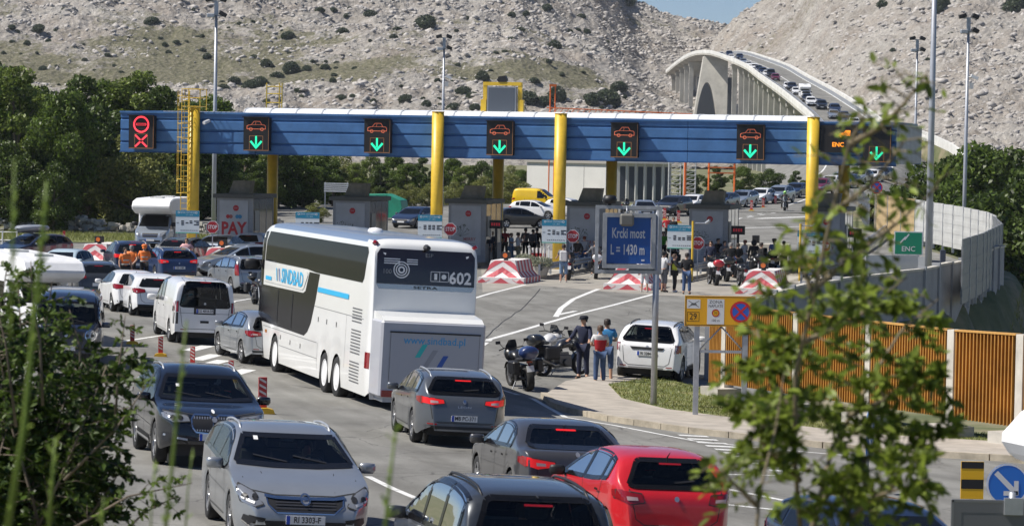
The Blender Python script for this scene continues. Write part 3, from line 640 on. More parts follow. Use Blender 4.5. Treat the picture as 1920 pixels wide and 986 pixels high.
# grass tufts on the verge (stuff)
rng = np.random.default_rng(3)
def tufts(name, poly, n, hgt, m, dz=.12, label='dry green grass on the verge beside the pavement'):
    v, f = fillpoly(poly, 1.0); tri = []
    for t in f:
        for k in range(1, len(t)-1): tri.append((v[t[0]], v[t[k]], v[t[k+1]]))
    ar = np.array([abs((b[0]-a[0])*(c[1]-a[1])-(c[0]-a[0])*(b[1]-a[1])) for a, b, c in tri]); ar /= ar.sum(); ch = rng.choice(len(tri), n, p=ar); vs = []; fs = []
    for c in ch:
        a, b, d = tri[c]; r1, r2 = rng.random(2); s = math.sqrt(r1); x = a[0]*(1-s)+b[0]*s*(1-r2)+d[0]*s*r2; y = a[1]*(1-s)+b[1]*s*(1-r2)+d[1]*s*r2
        h = hgt*(.4+rng.random()*.9); t = rng.random()*6.28; dx, dy = math.cos(t)*.015, math.sin(t)*.015; lx, ly = rng.normal(0, .35*h, 2); z = gz(x, y)+dz-.01
        o = len(vs); vs += [(x-dx, y-dy, z), (x+dx, y+dy, z), (x+lx, y+ly, z+h)]; fs.append((o, o+1, o+2))
    o = mesh_obj(name, vs, fs, m); tag(o, label, 'grass', kind='stuff')
LG = leafmat('grass_blade', (.20, .22, .07), .5, .3)
tufts('grass', inner+back+gl([(1240, 712)]), 11000, .08, LG)
# painted lines: ribbons laid through points read on the road
def ribbon(mb, pts, w_, dz=.006, dash=None):
    P3 = [Vector((p[0], p[1], 0)) for p in pts]; out = []
    for a, b in zip(P3, P3[1:]):
        k = max(1, int((b-a).length/.6)); out += [a.lerp(b, i/k) for i in range(k)]
    out.append(P3[-1]); s = 0
    for i in range(len(out)-1):
        a, b = out[i], out[i+1]; l = (b-a).length; s += l
        if dash and (s % (dash[0]+dash[1])) > dash[0]: continue
        d0 = (out[i+1]-out[max(0, i-1)]).normalized(); d1 = (out[min(len(out)-1, i+2)]-out[i]).normalized(); n0, n1 = Vector((-d0.y, d0.x, 0)), Vector((-d1.y, d1.x, 0))
        vs = [a+n0*w_/2, a-n0*w_/2, b-n1*w_/2, b+n1*w_/2]; mb.add([(q.x, q.y, gz(q.x, q.y)+dz) for q in vs], [(0, 1, 2, 3)])
LN = MB()
ribbon(LN, gl([(880, 562), (920, 550), (985, 534)]), .18)
ribbon(LN, gl([(915, 637), (1020, 607), (1085, 588), (1150, 572), (1232, 550)]), .2)
ribbon(LN, gl([(1042, 594), (1052, 578), (1075, 561), (1122, 542)]), .22)
ribbon(LN, gl([(1046, 590), (1080, 583)]), .22)
ribbon(LN, gl([(918, 637), (900, 650), (893, 662)]), .22, dash=(1.2, .8))
ribbon(LN, gl([(690, 893), (735, 915), (780, 934)]), .14)
ribbon(LN, gl([(900, 658), (880, 700)]), .2)
for (x, y) in ((377, 653), (392, 670), (405, 681), (452, 699)):
    p = G(x, y); ribbon(LN, [(p.x-.25, p.y-1.2), (p.x+.1, p.y+1.2)], .42)
ribbon(LN, gl([(470, 560), (440, 565), (390, 590)]), .15); ribbon(LN, gl([(230, 640), (330, 625)]), .14)
ribbon(LN, gl([(925, 726), (1000, 748), (1060, 782), (1150, 797), (1300, 826), (1450, 842), (1640, 858)]), .13)
for i in range(11):   # give-way teeth at the exit lane
    x, y = 1300+i*17.5, 817+i*6.6; p = G(x, y); ribbon(LN, [(p.x-.33, p.y-.04), (p.x+.33, p.y+.04)], .34)
ribbon(LN, gl([(1340, 889), (1420, 890), (1500, 893)]), .12); ribbon(LN, gl([(1350, 914), (1430, 930), (1480, 940)]), .16); ribbon(LN, gl([(1355, 945), (1500, 960)]), .16)
# lanes beyond the plaza
ribbon(LN, gl([(1380, 412), (1470, 396), (1560, 380), (1640, 360)]), .15, dash=(3, 3)); ribbon(LN, gl([(1340, 420), (1450, 396)]), .15, dash=(3, 3))
ribbon(LN, gl([(1370, 428), (1500, 425)]), .5); ribbon(LN, gl([(1420, 410), (1560, 405)]), .9)
o = LN.build('lane_markings', MARK); o['kind'] = 'structure'
CRK = MB()
for pts in (((1013, 542), (985, 575), (940, 605), (905, 640)), ((1225, 690), (1205, 660)), ((380, 700), (500, 715), (640, 735), (660, 745))):
    q = []
    for (a, b), (c, d) in zip(pts, pts[1:]):
        for i in range(5): q.append((a+(c-a)*i/5+random.uniform(-1.5, 1.5), b+(d-b)*i/5+random.uniform(-1, 1)))
    ribbon(CRK, gl(q), .045, .004)
o = CRK.build('tar_seams', mat('tar', (.03, .03, .03), .6)); o['kind'] = 'structure'
# lighter concrete apron in the booth lanes
sheet('concrete_apron', gl([(905, 548), (1010, 535), (1120, 545), (1225, 553), (1400, 560), (1480, 520), (1450, 470), (900, 470)]), .003, mat('apron', (.30, .28, .245), .9, noise=.18, nscale=.8, bump=.2), 2.)
# ---------------- climbing road and bridge ----------------
RD = [(16, 236, .75), (24, 258, .95), (30, 290, 1.55), (36, 320, 2.4), (42, 350, 3.6), (48, 400, 6.1), (52.3, 440, 8.9), (53.5, 470, 11.4), (56, 550, 16.8), (58.8, 630, 21.4), (61.5, 700, 25.6), (63, 770, 29.3), (61.5, 830, 33.2), (59.8, 860, 34.2), (58.6, 890, 34.2), (57.3, 930, 33.0), (56., 975, 30.8)]
def rd(t):
    """smooth point and side direction at depth t along the climbing road"""
    def f(y):
        for (a, b, c), (d, e, g) in zip(RD, RD[1:]):
            if y <= e: k = (y-b)/(e-b); return Vector((a+(d-a)*k, y, c+(g-c)*k))
        return Vector(RD[-1])
    p = (f(t-18)+f(t-9)+f(t)*2+f(t+9)+f(t+18))/6 if t > 262 else f(t); p.y = t
    d = f(t+8)-f(t-8); d.z = 0; d.normalize(); return p, Vector((d.y, -d.x, 0))
def rstrip(y0, y1, prof, step=6.):
    mb = MB(); ts = np.arange(y0, y1+.1, step); n = len(prof)
    vs = []
    for t in ts:
        p, s = rd(float(t)); vs += [p+s*a+Vector((0, 0, b)) for a, b in prof]
    fs = [(k*n+i, k*n+i+1, (k+1)*n+i+1, (k+1)*n+i) for k in range(len(ts)-1) for i in range(n-1)]
    return mb.add(vs, fs)
W2 = 4.5
o = rstrip(250, 452, [(-W2-9, -5.), (-W2-1.5, -.5), (-W2, .02), (W2, .02), (W2+1.5, -.5), (W2+9, -6.)]).build('approach_road', ASPH, smooth=True); o['kind'] = 'structure'
lm = MB()
for a in (-4.15, 4.15, .0): lm.add(*(lambda m_: (m_.v, m_.f))(rstrip(268, 452, [(a-.1, .035), (a+.1, .035)])))
o = lm.build('lane_markings', MARK); o['kind'] = 'structure'
BC = mat('bridge_concrete', (.46, .44, .39), .9, noise=.22, nscale=.15, bump=.2, bscale=1.5)
br = empty('arch_bridge', (56, 550, 0), label='white concrete road bridge climbing over an arch to the rocky island', cat='bridge')
def bpart(mb, name, m, smooth=False):
    o = mb.build(name, m, None, smooth=smooth); o.parent = br; o.matrix_parent_inverse = Matrix.Translation((-56, -550, 0)); return o
bpart(rstrip(446, 974, [(-W2-.9, 0), (-W2-.9, -.45), (-W2+.9, -1.1), (W2-.9, -1.1), (W2+.9, -.45), (W2+.9, 0), (-W2-.9, 0)]), 'deck', BC)
bpart(rstrip(446, 974, [(-W2, .04), (W2, .04)]), 'roadway', ASPH)
for a in (-4.1, 4.1, .0):
    bpart(rstrip(446, 974, [(a-.11, .06), (a+.11, .06)]), 'lane_line', MARK)
for sg in (-1, 1):
    bpart(rstrip(446, 974, [(sg*(W2+.75)-.2, 0), (sg*(W2+.75)-.2, .95), (sg*(W2+.75)+.2, .95), (sg*(W2+.75)+.2, 0)]), 'parapet', mat('parapet_white', (.68, .67, .63), .8, noise=.12, nscale=.3))
    bpart(rstrip(446, 974, [(sg*(W2-.25)-.1, .06), (sg*(W2-.25)-.1, .75), (sg*(W2-.25)+.1, .75), (sg*(W2-.25)+.1, .06)]), 'guard_rail', STEEL)
for t in list(range(458, 795, 23))+list(range(900, 972, 16)):
    p, s = rd(float(t)); mb = MB()
    for a in (-3.4, 3.4): q = p+s*a; mb.box(q.x-.65, q.x+.65, q.y-.6, q.y+.6, -6, p.z-1.7)
    mb.box(p.x-4.3, p.x+4.3, p.y-.75, p.y+.75, p.z-2.5, p.z-1.2); bpart(mb, 'pier', BC)
# great concrete wall with the arch opening below the crest
p, s = rd(850.); mb = MB(); base = -6; yy0, yy1 = 846., 851.; ac, aw, zt_ = 56.2, 4.6, 25.2; xs_ = np.arange(51.6, 62.2, .3)
def wtop(x): return min(p.z-1.0, p.z-1.0-(55.2-x)*7.) if x < 55.2 else p.z-1.0
def wbot(x): return base if abs(x-ac) >= aw else base+(zt_-base)*(1-abs((x-ac)/aw)**2.0)**.75
for x0, x1 in zip(xs_, xs_[1:]):
    x0, x1 = float(x0), float(x1); a0, a1, c0, c1 = wbot(x0), wbot(x1), max(wtop(x0), base+.1), max(wtop(x1), base+.1)
    ya, yb = yy0-(x0-56)*.45, yy0-(x1-56)*.45; mb.add([(x0, ya, a0), (x1, yb, a1), (x1, yb, c1), (x0, ya, c0), (x0, ya+5, a0), (x1, yb+5, a1), (x1, yb+5, c1), (x0, ya+5, c0)], [(0, 1, 2, 3), (4, 7, 6, 5), (0, 4, 5, 1), (2, 6, 7, 3)])
bpart(mb, 'arch', BC); m9 = MB(); m9.box(54.2, 66, 858, 859, -6, 27); bpart(m9, 'inner_wall', mat('inner_wall_dark', (.10, .11, .12), .9))  # added dark sheet behind the opening stands for the shade under the bridge
rw = empty('retaining_wall', P(1660, 222, 452), 0, 'white curved parapet wall of the bridge approach behind the tall mast', 'wall'); mb = MB(); pts = [P(1660, 222, 452), P(1700, 236, 446), P(1745, 252, 436), P(1780, 268, 424), P(1800, 282, 410), P(1805, 296, 398)]; org = Vector(rw.location); fine = []
for a_, b_ in zip(pts, pts[1:]): fine += [a_.lerp(b_, i/5) for i in range(5)]
vs = [(q.x-org.x+dx, q.y-org.y+dx*.4, z_) for q in fine for dx, z_ in ((0, q.z-org.z-1.3), (0, q.z-org.z), (.45, q.z-org.z), (.45, q.z-org.z-1.3))]; k = len(fine)
mb.add(vs, [(4*i+j, 4*i+4+j, 4*i+5+j, 4*i+1+j) for i in range(k-1) for j in range(3)]); o = mb.build('parapet', mat('parapet_white', (.68, .67, .63), .8, noise=.12, nscale=.3), rw, smooth=False); mb = MB(); vs = [(q.x-org.x+dx, q.y-org.y+dx*.4, z_) for q in fine for dx, z_ in ((-2.5, -org.z-4), (.05, q.z-org.z-1.25), (.4, q.z-org.z-1.25), (.4, -org.z-4))]; mb.add(vs, [(4*i+j, 4*i+4+j, 4*i+5+j, 4*i+1+j) for i in range(k-1) for j in range(3)]); mb.build('embankment', SOIL, rw)
# ---------------- hills ----------------
def vnoise(X, Y, sc, seed, octs=5, ridged=False, gain=.5):
    r = np.random.default_rng(seed); out = 0; amp = 1; tot = 0
    for o_ in range(octs):
        T = r.random((256, 256)); x = X/sc*2**o_; y = Y/sc*2**o_; xi = np.floor(x).astype(int); yi = np.floor(y).astype(int); fx = x-xi; fy = y-yi
        fx = fx*fx*(3-2*fx); fy = fy*fy*(3-2*fy); g = lambda a, b: T[a % 256, b % 256]
        v = g(xi, yi)*(1-fx)*(1-fy)+g(xi+1, yi)*fx*(1-fy)+g(xi, yi+1)*(1-fx)*fy+g(xi+1, yi+1)*fx*fy
        if ridged: v = 1-np.abs(2*v-1)
        out = out+v*amp; tot += amp; amp *= gain
    return out/tot
def sms(t): t = np.clip(t, 0, 1); return t*t*(3-2*t)
def hillL(X, Y):
    H = np.interp(X, [-400, 0, 30, 47, 56, 66, 82, 101, 112, 200], [150, 138, 106, 75, 70, 66, 63, 59, 42, 10])
    t = np.clip((Y-700)/(1330-700), 0, 1); base = H*(t**1.35)*1.0
    und = (vnoise(X+900, Y, 150, 5, 3)-.5)*22*sms((Y-740)/200)*sms((1300-Y)/120)
    rock = (vnoise(X+500, Y, 22, 11, 5, True, .62)-.55)*7.5+(vnoise(X+500, Y, 4.2, 17, 3, True, .7)-.5)*3.0
    return base+und*sms((Y-730)/150), rock
def hillR(X, Y):
    H = np.interp(X, [-50, 40, 57, 74, 84, 92, 98, 107, 118, 140, 400], [6, 10, 20, 38, 52, 62, 66, 73, 96, 118, 160])
    y0 = np.interp(X, [-50, 60, 110, 200], [900, 900, 640, 560]); t = np.clip((Y-y0)/(1190-y0), 0, 1)
    base = H*sms(t*.5+.0)*2.*1.0
    rock = (vnoise(X+100, Y+70, 22, 21, 5, True, .6)-.55)*6.5+(vnoise(X+300, Y, 4., 27, 3, True, .7)-.5)*3.0
    return base-3.5, rock
def rock_fn(n, b, L):
    g = n.nodes.new('ShaderNodeNewGeometry'); tc = n.nodes.new('ShaderNodeTexCoord').outputs['Object']
    a = noise(n, L, .045, 6, .65, tc); c1 = ramp(n, [(.35, (.31, .275, .245)), (.5, (.355, .33, .305)), (.65, (.41, .39, .365))]); L(a.outputs[0], c1.inputs[0])
    f = noise(n, L, .9, 6, .75, tc); c2 = ramp(n, [(.30, (.40, .40, .40)), (.42, (.85, .85, .84)), (.54, (1.0, 1.0, .99)), (.68, (1.35, 1.34, 1.31))]); L(f.outputs[0], c2.inputs[0])
    f2 = noise(n, L, 3.2, 4, .7, tc); c9 = ramp(n, [(.36, (.62, .62, .62)), (.46, (1., 1., 1.)), (.62, (1.12, 1.12, 1.1))]); L(f2.outputs[0], c9.inputs[0]); f3 = noise(n, L, .16, 5, .7, tc); c8 = ramp(n, [(.36, (.78, .76, .73)), (.5, (1., 1., 1.)), (.66, (1.12, 1.10, 1.07))]); L(f3.outputs[0], c8.inputs[0])
    rk = mixc(n, L, mixc(n, L, mixc(n, L, c1.outputs[0], c2.outputs[0], .9, 'MULTIPLY'), c9.outputs[0], 1., 'MULTIPLY'), c8.outputs[0], 1., 'MULTIPLY')
    at = n.nodes.new('ShaderNodeAttribute'); at.attribute_name = 'veg'
    gn = noise(n, L, .35, 6, .75, tc); ad = n.nodes.new('ShaderNodeMath'); ad.operation = 'ADD'; L(at.outputs['Fac'], ad.inputs[0]); L(gn.outputs[0], ad.inputs[1])
    r3 = ramp(n, [(.72, (0, 0, 0)), (.86, (1, 1, 1))]); sc_ = n.nodes.new('ShaderNodeMath'); sc_.operation = 'MULTIPLY'; sc_.inputs[1].default_value = .85; L(ad.outputs[0], sc_.inputs[0]); L(sc_.outputs[0], r3.inputs[0])
    gc = ramp(n, [(.35, (.10, .105, .06)), (.5, (.165, .155, .10)), (.65, (.27, .245, .19))]); L(f.outputs[0], gc.inputs[0])
    L(mixc(n, L, rk, gc.outputs[0], r3.outputs[0]), b.inputs['Base Color']); b.inputs['Roughness'].default_value = .95; b.inputs['Specular IOR Level'].default_value = .1
    k = n.nodes.new('ShaderNodeBump'); k.inputs['Strength'].default_value = 1.; k.inputs['Distance'].default_value = .7; v = n.nodes.new('ShaderNodeTexVoronoi'); v.inputs['Scale'].default_value = .55; L(tc, v.inputs[0])
    s = n.nodes.new('ShaderNodeMath'); s.operation = 'ADD'; L(f.outputs[0], s.inputs[0]); L(v.outputs[0], s.inputs[1]); L(s.outputs[0], k.inputs['Height']); L(k.outputs[0], b.inputs['Normal'])
ROCK = nodes_mat('karst_rock', rock_fn)
def hill(name, fn, x0, x1, y0, y1, dx, dy, vegf):
    xs = np.arange(x0, x1, dx); ys = np.arange(y0, y1, dy); X, Y = np.meshgrid(xs, ys); base, rock = fn(X, Y); veg = vegf(X, Y, base)
    Z = base+rock*(1-.75*np.clip(veg, 0, 1)); nx, ny = len(xs), len(ys)
    co = np.stack([X, Y, Z], -1).reshape(-1, 3); i = np.arange(nx*ny).reshape(ny, nx)
    q = np.stack([i[:-1, :-1], i[:-1, 1:], i[1:, 1:], i[1:, :-1]], -1).reshape(-1, 4)
    me = bpy.data.meshes.new(name); me.vertices.add(len(co)); me.vertices.foreach_set('co', co.ravel()); me.loops.add(q.size); me.loops.foreach_set('vertex_index', q.ravel())
    me.polygons.add(len(q)); me.polygons.foreach_set('loop_start', np.arange(0, q.size, 4)); me.polygons.foreach_set('loop_total', np.full(len(q), 4)); me.update(); me.validate()
    at = me.attributes.new('veg', 'FLOAT', 'POINT'); at.data.foreach_set('value', veg.ravel().astype(np.float32)); me.materials.append(ROCK)
    o = link(bpy.data.objects.new(name, me)); o['kind'] = 'structure'; return (xs, ys, Z)
def vegL(X, Y, b):
    low = 1-sms((b-20)/26); n1 = vnoise(X+50, Y, 60, 41, 4); n2 = vnoise(X+10, Y+300, 25, 43, 3)
    return np.clip(low*.34+sms((n1-.49)/.14)*.42+(n2-.5)*1.1-.12, 0, 1)
def vegR(X, Y, b):
    n1 = vnoise(X+50, Y+90, 60, 47, 4); return np.clip(sms((n1-.60)/.1)*.4-.05+.35*sms((6-b)/6), 0, 1)
HL = hill('rocky_hill_west', hillL, -270, 130, 690, 1420, 1.15, 1.5, vegL)
HR = hill('rocky_hill_east', hillR, 40, 330, 560, 1260, 1.1, 1.4, vegR)
def hz_at(Hs, x, y):
    xs, ys, Z = Hs; i = min(len(xs)-1, max(0, int((x-xs[0])/(xs[1]-xs[0])))); j = min(len(ys)-1, max(0, int((y-ys[0])/(ys[1]-ys[0])))); return float(Z[j, i])
def hill_hit(px, py, Hs):
    d = ray(px, py); y = Hs[1][0]
    while y < Hs[1][-1]:
        p = Vector((d.x/d.y*y, y, CAMZ+d.z/d.y*y))
        if hz_at(Hs, p.x, y) > p.z: return p
        y += 2
    return None
def boulders(name, Hs, n, seed, vegf, x0, x1, y0, y1, lo, hi):
    r = np.random.default_rng(seed); xs, ys, Z = Hs; X = x0+(x1-x0)*r.random(n); Y = y0+(y1-y0)*r.random(n); i = np.clip(((X-xs[0])/(xs[1]-xs[0])).astype(int), 0, len(xs)-1); j = np.clip(((Y-ys[0])/(ys[1]-ys[0])).astype(int), 0, len(ys)-1)
    z = Z[j, i]; ve = vegf(X, Y, z); cl = vnoise(X+40, Y, 30, 91, 3); keep = r.random(n) > np.clip(ve*1.5+.25-(cl-.4)*1.8, .02, .985); X, Y, z = X[keep], Y[keep], z[keep]; n = len(X)
    b = np.array([[1, 0, 0], [0, 1, 0], [-1, 0, 0], [0, -1, 0], [.2, .1, 1], [0, 0, -.6], [.7, .7, .5], [-.7, -.6, .55]], float); s = (lo+(hi-lo)*r.random(n)**4.5)[:, None, None]
    v = b[None]*(.6+.7*r.random((n, 8, 1)))*np.array([1, 1, .75])*s*(.7+.6*r.random((n, 1, 3))); a = r.random(n)*6.28; ca, sa = np.cos(a)[:, None], np.sin(a)[:, None]; vx, vy = v[..., 0]*ca-v[..., 1]*sa, v[..., 0]*sa+v[..., 1]*ca
    v = np.stack([vx+X[:, None], vy+Y[:, None], v[..., 2]+z[:, None]], -1).reshape(-1, 3); f = np.array([[0, 6, 4], [6, 1, 4], [1, 2, 4], [2, 7, 4], [7, 3, 4], [3, 0, 4], [0, 3, 5], [1, 0, 5], [2, 1, 5], [3, 2, 5], [0, 1, 6], [2, 3, 7]]); f = (np.arange(n)[:, None, None]*8+f[None]).reshape(-1, 3)
    o = link(bpy.data.objects.new(name, raw_mesh(name, v, f, mat('boulder', (.40, .375, .35), .95, noise=.3, nscale=.25)))); tag(o, {'w': 'loose limestone boulders strewn over the west hillside', 'e': 'loose limestone boulders strewn over the east hillside'}[name[-1] if name[-1] in 'we' else ('w' if seed == 1 else 'e')], 'boulders', kind='stuff')
# ---------------- trees and shrubs ----------------
def leaf_cloud(centres, radii, n, size, seed, flat=.75):
    r = np.random.default_rng(seed); k = r.choice(len(centres), n, p=np.array(radii)**2/np.sum(np.array(radii)**2)); c = np.array(centres)[k]; rad = np.array(radii)[k]
    d = r.normal(size=(n, 3)); d /= np.linalg.norm(d, axis=1)[:, None]; rr = rad*(.45+.6*r.random(n)**.6); p = c+d*rr[:, None]*np.array([1, 1, flat])
    a = r.normal(size=(n, 3))+d*.8; a /= np.linalg.norm(a, axis=1)[:, None]; t = np.cross(a, r.normal(size=(n, 3))); t /= np.linalg.norm(t, axis=1)[:, None]; b = np.cross(a, t)
    s = size*(.6+.8*r.random(n))[:, None]; v = np.stack([p-t*s, p-b*s*.55, p+t*s, p+b*s*.55], 1).reshape(-1, 3); f = np.arange(4*n).reshape(-1, 4); return v, f
def raw_mesh(name, v, f, m):
    me = bpy.data.meshes.new(name); k = f.shape[1]; me.vertices.add(len(v)); me.vertices.foreach_set('co', v.ravel()); me.loops.add(f.size); me.loops.foreach_set('vertex_index', f.ravel())
    me.polygons.add(len(f)); me.polygons.foreach_set('loop_start', np.arange(0, f.size, k)); me.polygons.foreach_set('loop_total', np.full(len(f), k)); me.update(); me.materials.append(m); return me
boulders('boulders', HL, 130000, 1, vegL, -240, 120, 740, 1380, .26, 1.45)
boulders('boulders', HR, 80000, 2, vegR, 50, 270, 620, 1220, .28, 1.6)
BARK = mat('bark', (.16, .13, .10), .95, noise=.3, nscale=3)
def tree_proto(seed, H, CR, n, m, size=.22, trunk=.16, base=.22):
    r = random.Random(seed); cs = []; rad = []; tb = MB(); top = H*.82
    tb.path([(0, 0, -.3), (r.uniform(-.1, .1), 0, H*.3), (r.uniform(-.3, .3), r.uniform(-.3, .3), top)], [H*.022+.03, H*.016, .03], 7)
    for i in range(17):
        z = H*(base+.72*(i+.5)/17); w_ = CR*(math.sin(math.pi*min(1, (z/H-base+.16)/(1.12-base)))**.7); a = i*2.4+r.uniform(-.5, .5); d = w_*r.uniform(.35, .85)
        c = (d*math.cos(a), d*math.sin(a), z+r.uniform(-.3, .3)); q = CR*r.uniform(.26, .46); cs.append(c); rad.append(q)
        z0 = z-H*.15; tb.path([(0, 0, max(.5, z0)), (c[0]*.5, c[1]*.5, z0+.5*(z-z0)), c], [.07, .05, .02], 5)
    cs.append((0, 0, H*.88)); rad.append(CR*.35)
    v, f = leaf_cloud(cs, rad, n, size, seed); return raw_mesh('crown', v, f, m), tb.build('trunk', BARK).data
LM = [leafmat('foliage_oak', (.10, .155, .034), .65), leafmat('foliage_poplar', (.15, .205, .05), .55), leafmat('foliage_dark', (.068, .11, .028), .65), leafmat('foliage_olive', (.19, .21, .07), .4)]
TP = [tree_proto(1, 10, 3.4, 13000, LM[0], .15), tree_proto(2, 11, 2.9, 12000, LM[1], .14, base=.12), tree_proto(3, 8, 3.2, 12000, LM[2], .14, base=.1), tree_proto(4, 6, 2.8, 9000, LM[3], .12, base=.05), tree_proto(5, 10, 3.0, 13000, LM[2], .15, base=.03)]
for ob in [o for o in C.objects if o.name.startswith('trunk')]: bpy.data.objects.remove(ob)
def tree(x, ytop, D, k, label, group='trees behind the toll plaza', wid=1., name='broadleaf_tree', cat='tree', dip=0.):
    b = GX(x, D); top = P(x, ytop, D).z; cm, tm = TP[k]; Hh = (10, 11, 8, 6, 10)[k]; s = (top-b.z+dip)/Hh
    o = empty(name, (b.x, b.y, b.z-dip), random.uniform(0, 6.28), label, cat, group); o.scale = (s*wid, s*wid, s)
    c = link(bpy.data.objects.new('crown', cm), o); t = link(bpy.data.objects.new('trunk', tm), o); return o
TK = ['dense green oak-like', 'light green poplar-like', 'dark green bushy', 'olive green low', 'deep green full-skirted']
TREES = [(-30, 105, 205, 0, 1.), (30, 108, 200, 1, 1.1), (72, 150, 206, 4, .9), (118, 165, 190, 0, .8), (165, 190, 196, 2, 1.), (150, 130, 222, 4, 1.), (205, 150, 230, 0, 1.), (262, 118, 228, 1, 1.05), (300, 150, 210, 4, .9), (245, 245, 192, 3, 1.),
 (350, 185, 225, 2, 1.), (395, 178, 240, 0, 1.), (440, 205, 250, 4, 1.), (60, 250, 190, 4, 1.1), (10, 260, 188, 2, 1.), (330, 270, 205, 4, 1.1), (470, 240, 240, 0, 1.), (520, 255, 238, 2, 1.), (560, 262, 250, 4, 1.2), (600, 280, 262, 0, 1.1),
 (640, 288, 270, 3, 1.3), (690, 285, 275, 1, 1.), (735, 290, 285, 0, 1.2), (790, 292, 285, 4, 1.2), (845, 296, 292, 0, 1.2), (900, 300, 300, 2, 1.2), (955, 310, 310, 3, 1.1), (420, 290, 225, 2, 1.1), (480, 300, 222, 4, 1.1), (100, 300, 186, 2, .9)]
PLACE = ['at the far left edge', 'second from the far left edge', 'behind the car with the roof box', 'left of the red crossed lane sign', 'with bare double trunk beside the stone wall', 'behind the stone wall', 'rising behind the canopy end', 'tallest left of the tall floodlight mast', 'between the stone wall and the canopy', 'low beside the motorhome',
 'above the left end of the canopy', 'behind the first yellow post', 'behind the floodlight mast left of centre', 'beside the road at far left', 'cut by the left frame edge', 'behind the motorhome', 'behind the PAY booth', 'right of the PAY booth', 'left of the second booth', 'above the second booth',
 'behind the white billboard frame', 'thin one above the green container', 'above the green container', 'left of the second yellow post', 'right of the second yellow post', 'above the third booth', 'left of the white building', 'just left of the PAY booth', 'behind the second rear yellow post', 'low in front of the left grove']
BELT = [(455, 262, 232, 4, 1.2), (498, 268, 236, 1, 1.2), (545, 276, 242, 4, 1.3), (585, 290, 240, 0, 1.3), (622, 300, 246, 4, 1.4), (665, 302, 262, 1, 1.3), (712, 306, 268, 4, 1.4), (760, 306, 274, 0, 1.4), (815, 306, 280, 4, 1.4), (870, 308, 284, 1, 1.4), (925, 312, 292, 4, 1.4), (975, 318, 300, 0, 1.3), (400, 275, 212, 4, 1.2), (365, 262, 232, 1, 1.2), (290, 215, 218, 1, 1.1), (220, 200, 210, 4, 1.1), (185, 205, 214, 1, 1.1), (90, 190, 212, 1, 1.1), (45, 175, 215, 4, 1.1)]
BELTL = ['right of the PAY booth roof', 'over the second rear post', 'beyond the second booth roof', 'left of the billboard frame', 'behind the billboard frame', 'over the second booth air unit', 'behind the green container roof', 'right of the green container', 'behind the second yellow post', 'over the third booth air unit', 'behind the third rear post', 'at the corner of the white building', 'behind the PAY booth roof', 'behind the ladder foot', 'above the closed lane signal', 'under the closed lane signal', 'between the stone wall and grove', 'behind the roof box car', 'deep in the far left grove']
for (x, yt, D, k, wd), pl in zip(BELT, BELTL): tree(x, yt, D, k, f'{TK[k]} tree of the green belt {pl}', wid=wd)
for (x, yt, D, k, wd), pl in zip(TREES, PLACE): tree(x, yt, D, k, f'{TK[k]} tree {pl}', wid=wd)
for (x, yt, D, k, wd), pl in zip([(1735, 300, 232, 2, 1.), (1790, 278, 225, 4, 1.1), (1845, 268, 215, 0, 1.), (1900, 262, 205, 4, 1.), (1935, 300, 190, 2, 1.), (1800, 345, 240, 4, 1.), (1925, 330, 190, 2, 1.0), (1950, 385, 165, 4, 1.), (1880, 360, 215, 3, 1.2), (1715, 330, 250, 4, 1.)],
      ['beside the flag', 'behind the tall right mast', 'above the bend of the metal fence', 'near the right frame edge', 'cut by the right frame edge', 'just behind the metal fence', 'low behind the fence corner', 'low at the right edge', 'beside the fence corner above the walker', 'where the climbing road leaves the view']):
    tree(x, yt, D, k, f'{TK[k]} tree {pl}', 'trees right of the road', wd, dip=3.5)
for i, (x, yt, D, k) in enumerate([(1290, 318, 300, 2), (1340, 312, 305, 4), (1390, 312, 310, 0), (1440, 315, 315, 2), (1490, 318, 318, 4), (1235, 320, 330, 2)]):
    tree(x, yt, D, k, ['dark tree behind the lattice tower', 'dark tree below the orange frame', 'dark tree behind the queueing cars', 'dark tree behind the white waiting car', 'dark tree behind the right yellow post', 'dark tree behind the white building'][i], 'dark trees below the bridge', 1.3)
for i, (x, yt, D) in enumerate([(765, 345, 250), (805, 343, 252), (850, 340, 255), (905, 330, 262), (960, 328, 265), (590, 380, 210), (735, 352, 262)]):
    tree(x, yt, D, 3, ['rusty olive shrub right of the green container', 'pale olive shrub left of the second yellow post', 'pale olive shrub right of the second yellow post', 'round shrub above the third booth', 'round shrub beside the white building', 'round shrub left of the second booth', 'round shrub behind the green container'][i], 'shrubs on the grass bank', 1.5, 'shrub', 'shrub')
# bushes on the hills
_v, _f2 = leaf_cloud([(0, 0, 1.3), (.9, .3, 1.), (-.8, .2, 1.1), (.1, -.8, .9), (0, .7, 1.6)], [1.5, 1.1, 1.1, 1.1, 1.0], 3000, .20, 77); cm = raw_mesh('crown', _v, _f2, leafmat('foliage_juniper', (.055, .08, .045), .4))
bx = [(285, 40, 16), (72, 55, 12), (540, 66, 18), (695, 25, 14), (797, 45, 20), (643, 60, 10), (1025, 14, 16), (1180, 4, 14), (1040, 85, 14), (487, 155, 20), (520, 140, 14), (545, 130, 18), (470, 160, 14), (500, 122, 12), (440, 150, 12), (575, 130, 10), (420, 165, 12), (610, 125, 9), (905, 145, 16), (870, 170, 14), (885, 180, 12), (990, 185, 22), (1020, 190, 22), (1045, 180, 18), (1115, 185, 26), (1140, 190, 22), (1160, 165, 14), (820, 150, 8), (850, 200, 14), (890, 200, 14), (1002, 152, 10), (650, 30, 8), (120, 20, 8), (380, 95, 7), (345, 60, 7), (450, 45, 9), (600, 20, 8), (960, 28, 9), (1090, 30, 9), (745, 55, 8), (930, 100, 7), (560, 170, 9), (640, 185, 10), (700, 190, 9), (760, 185, 12), (800, 195, 12), (1100, 60, 7)]
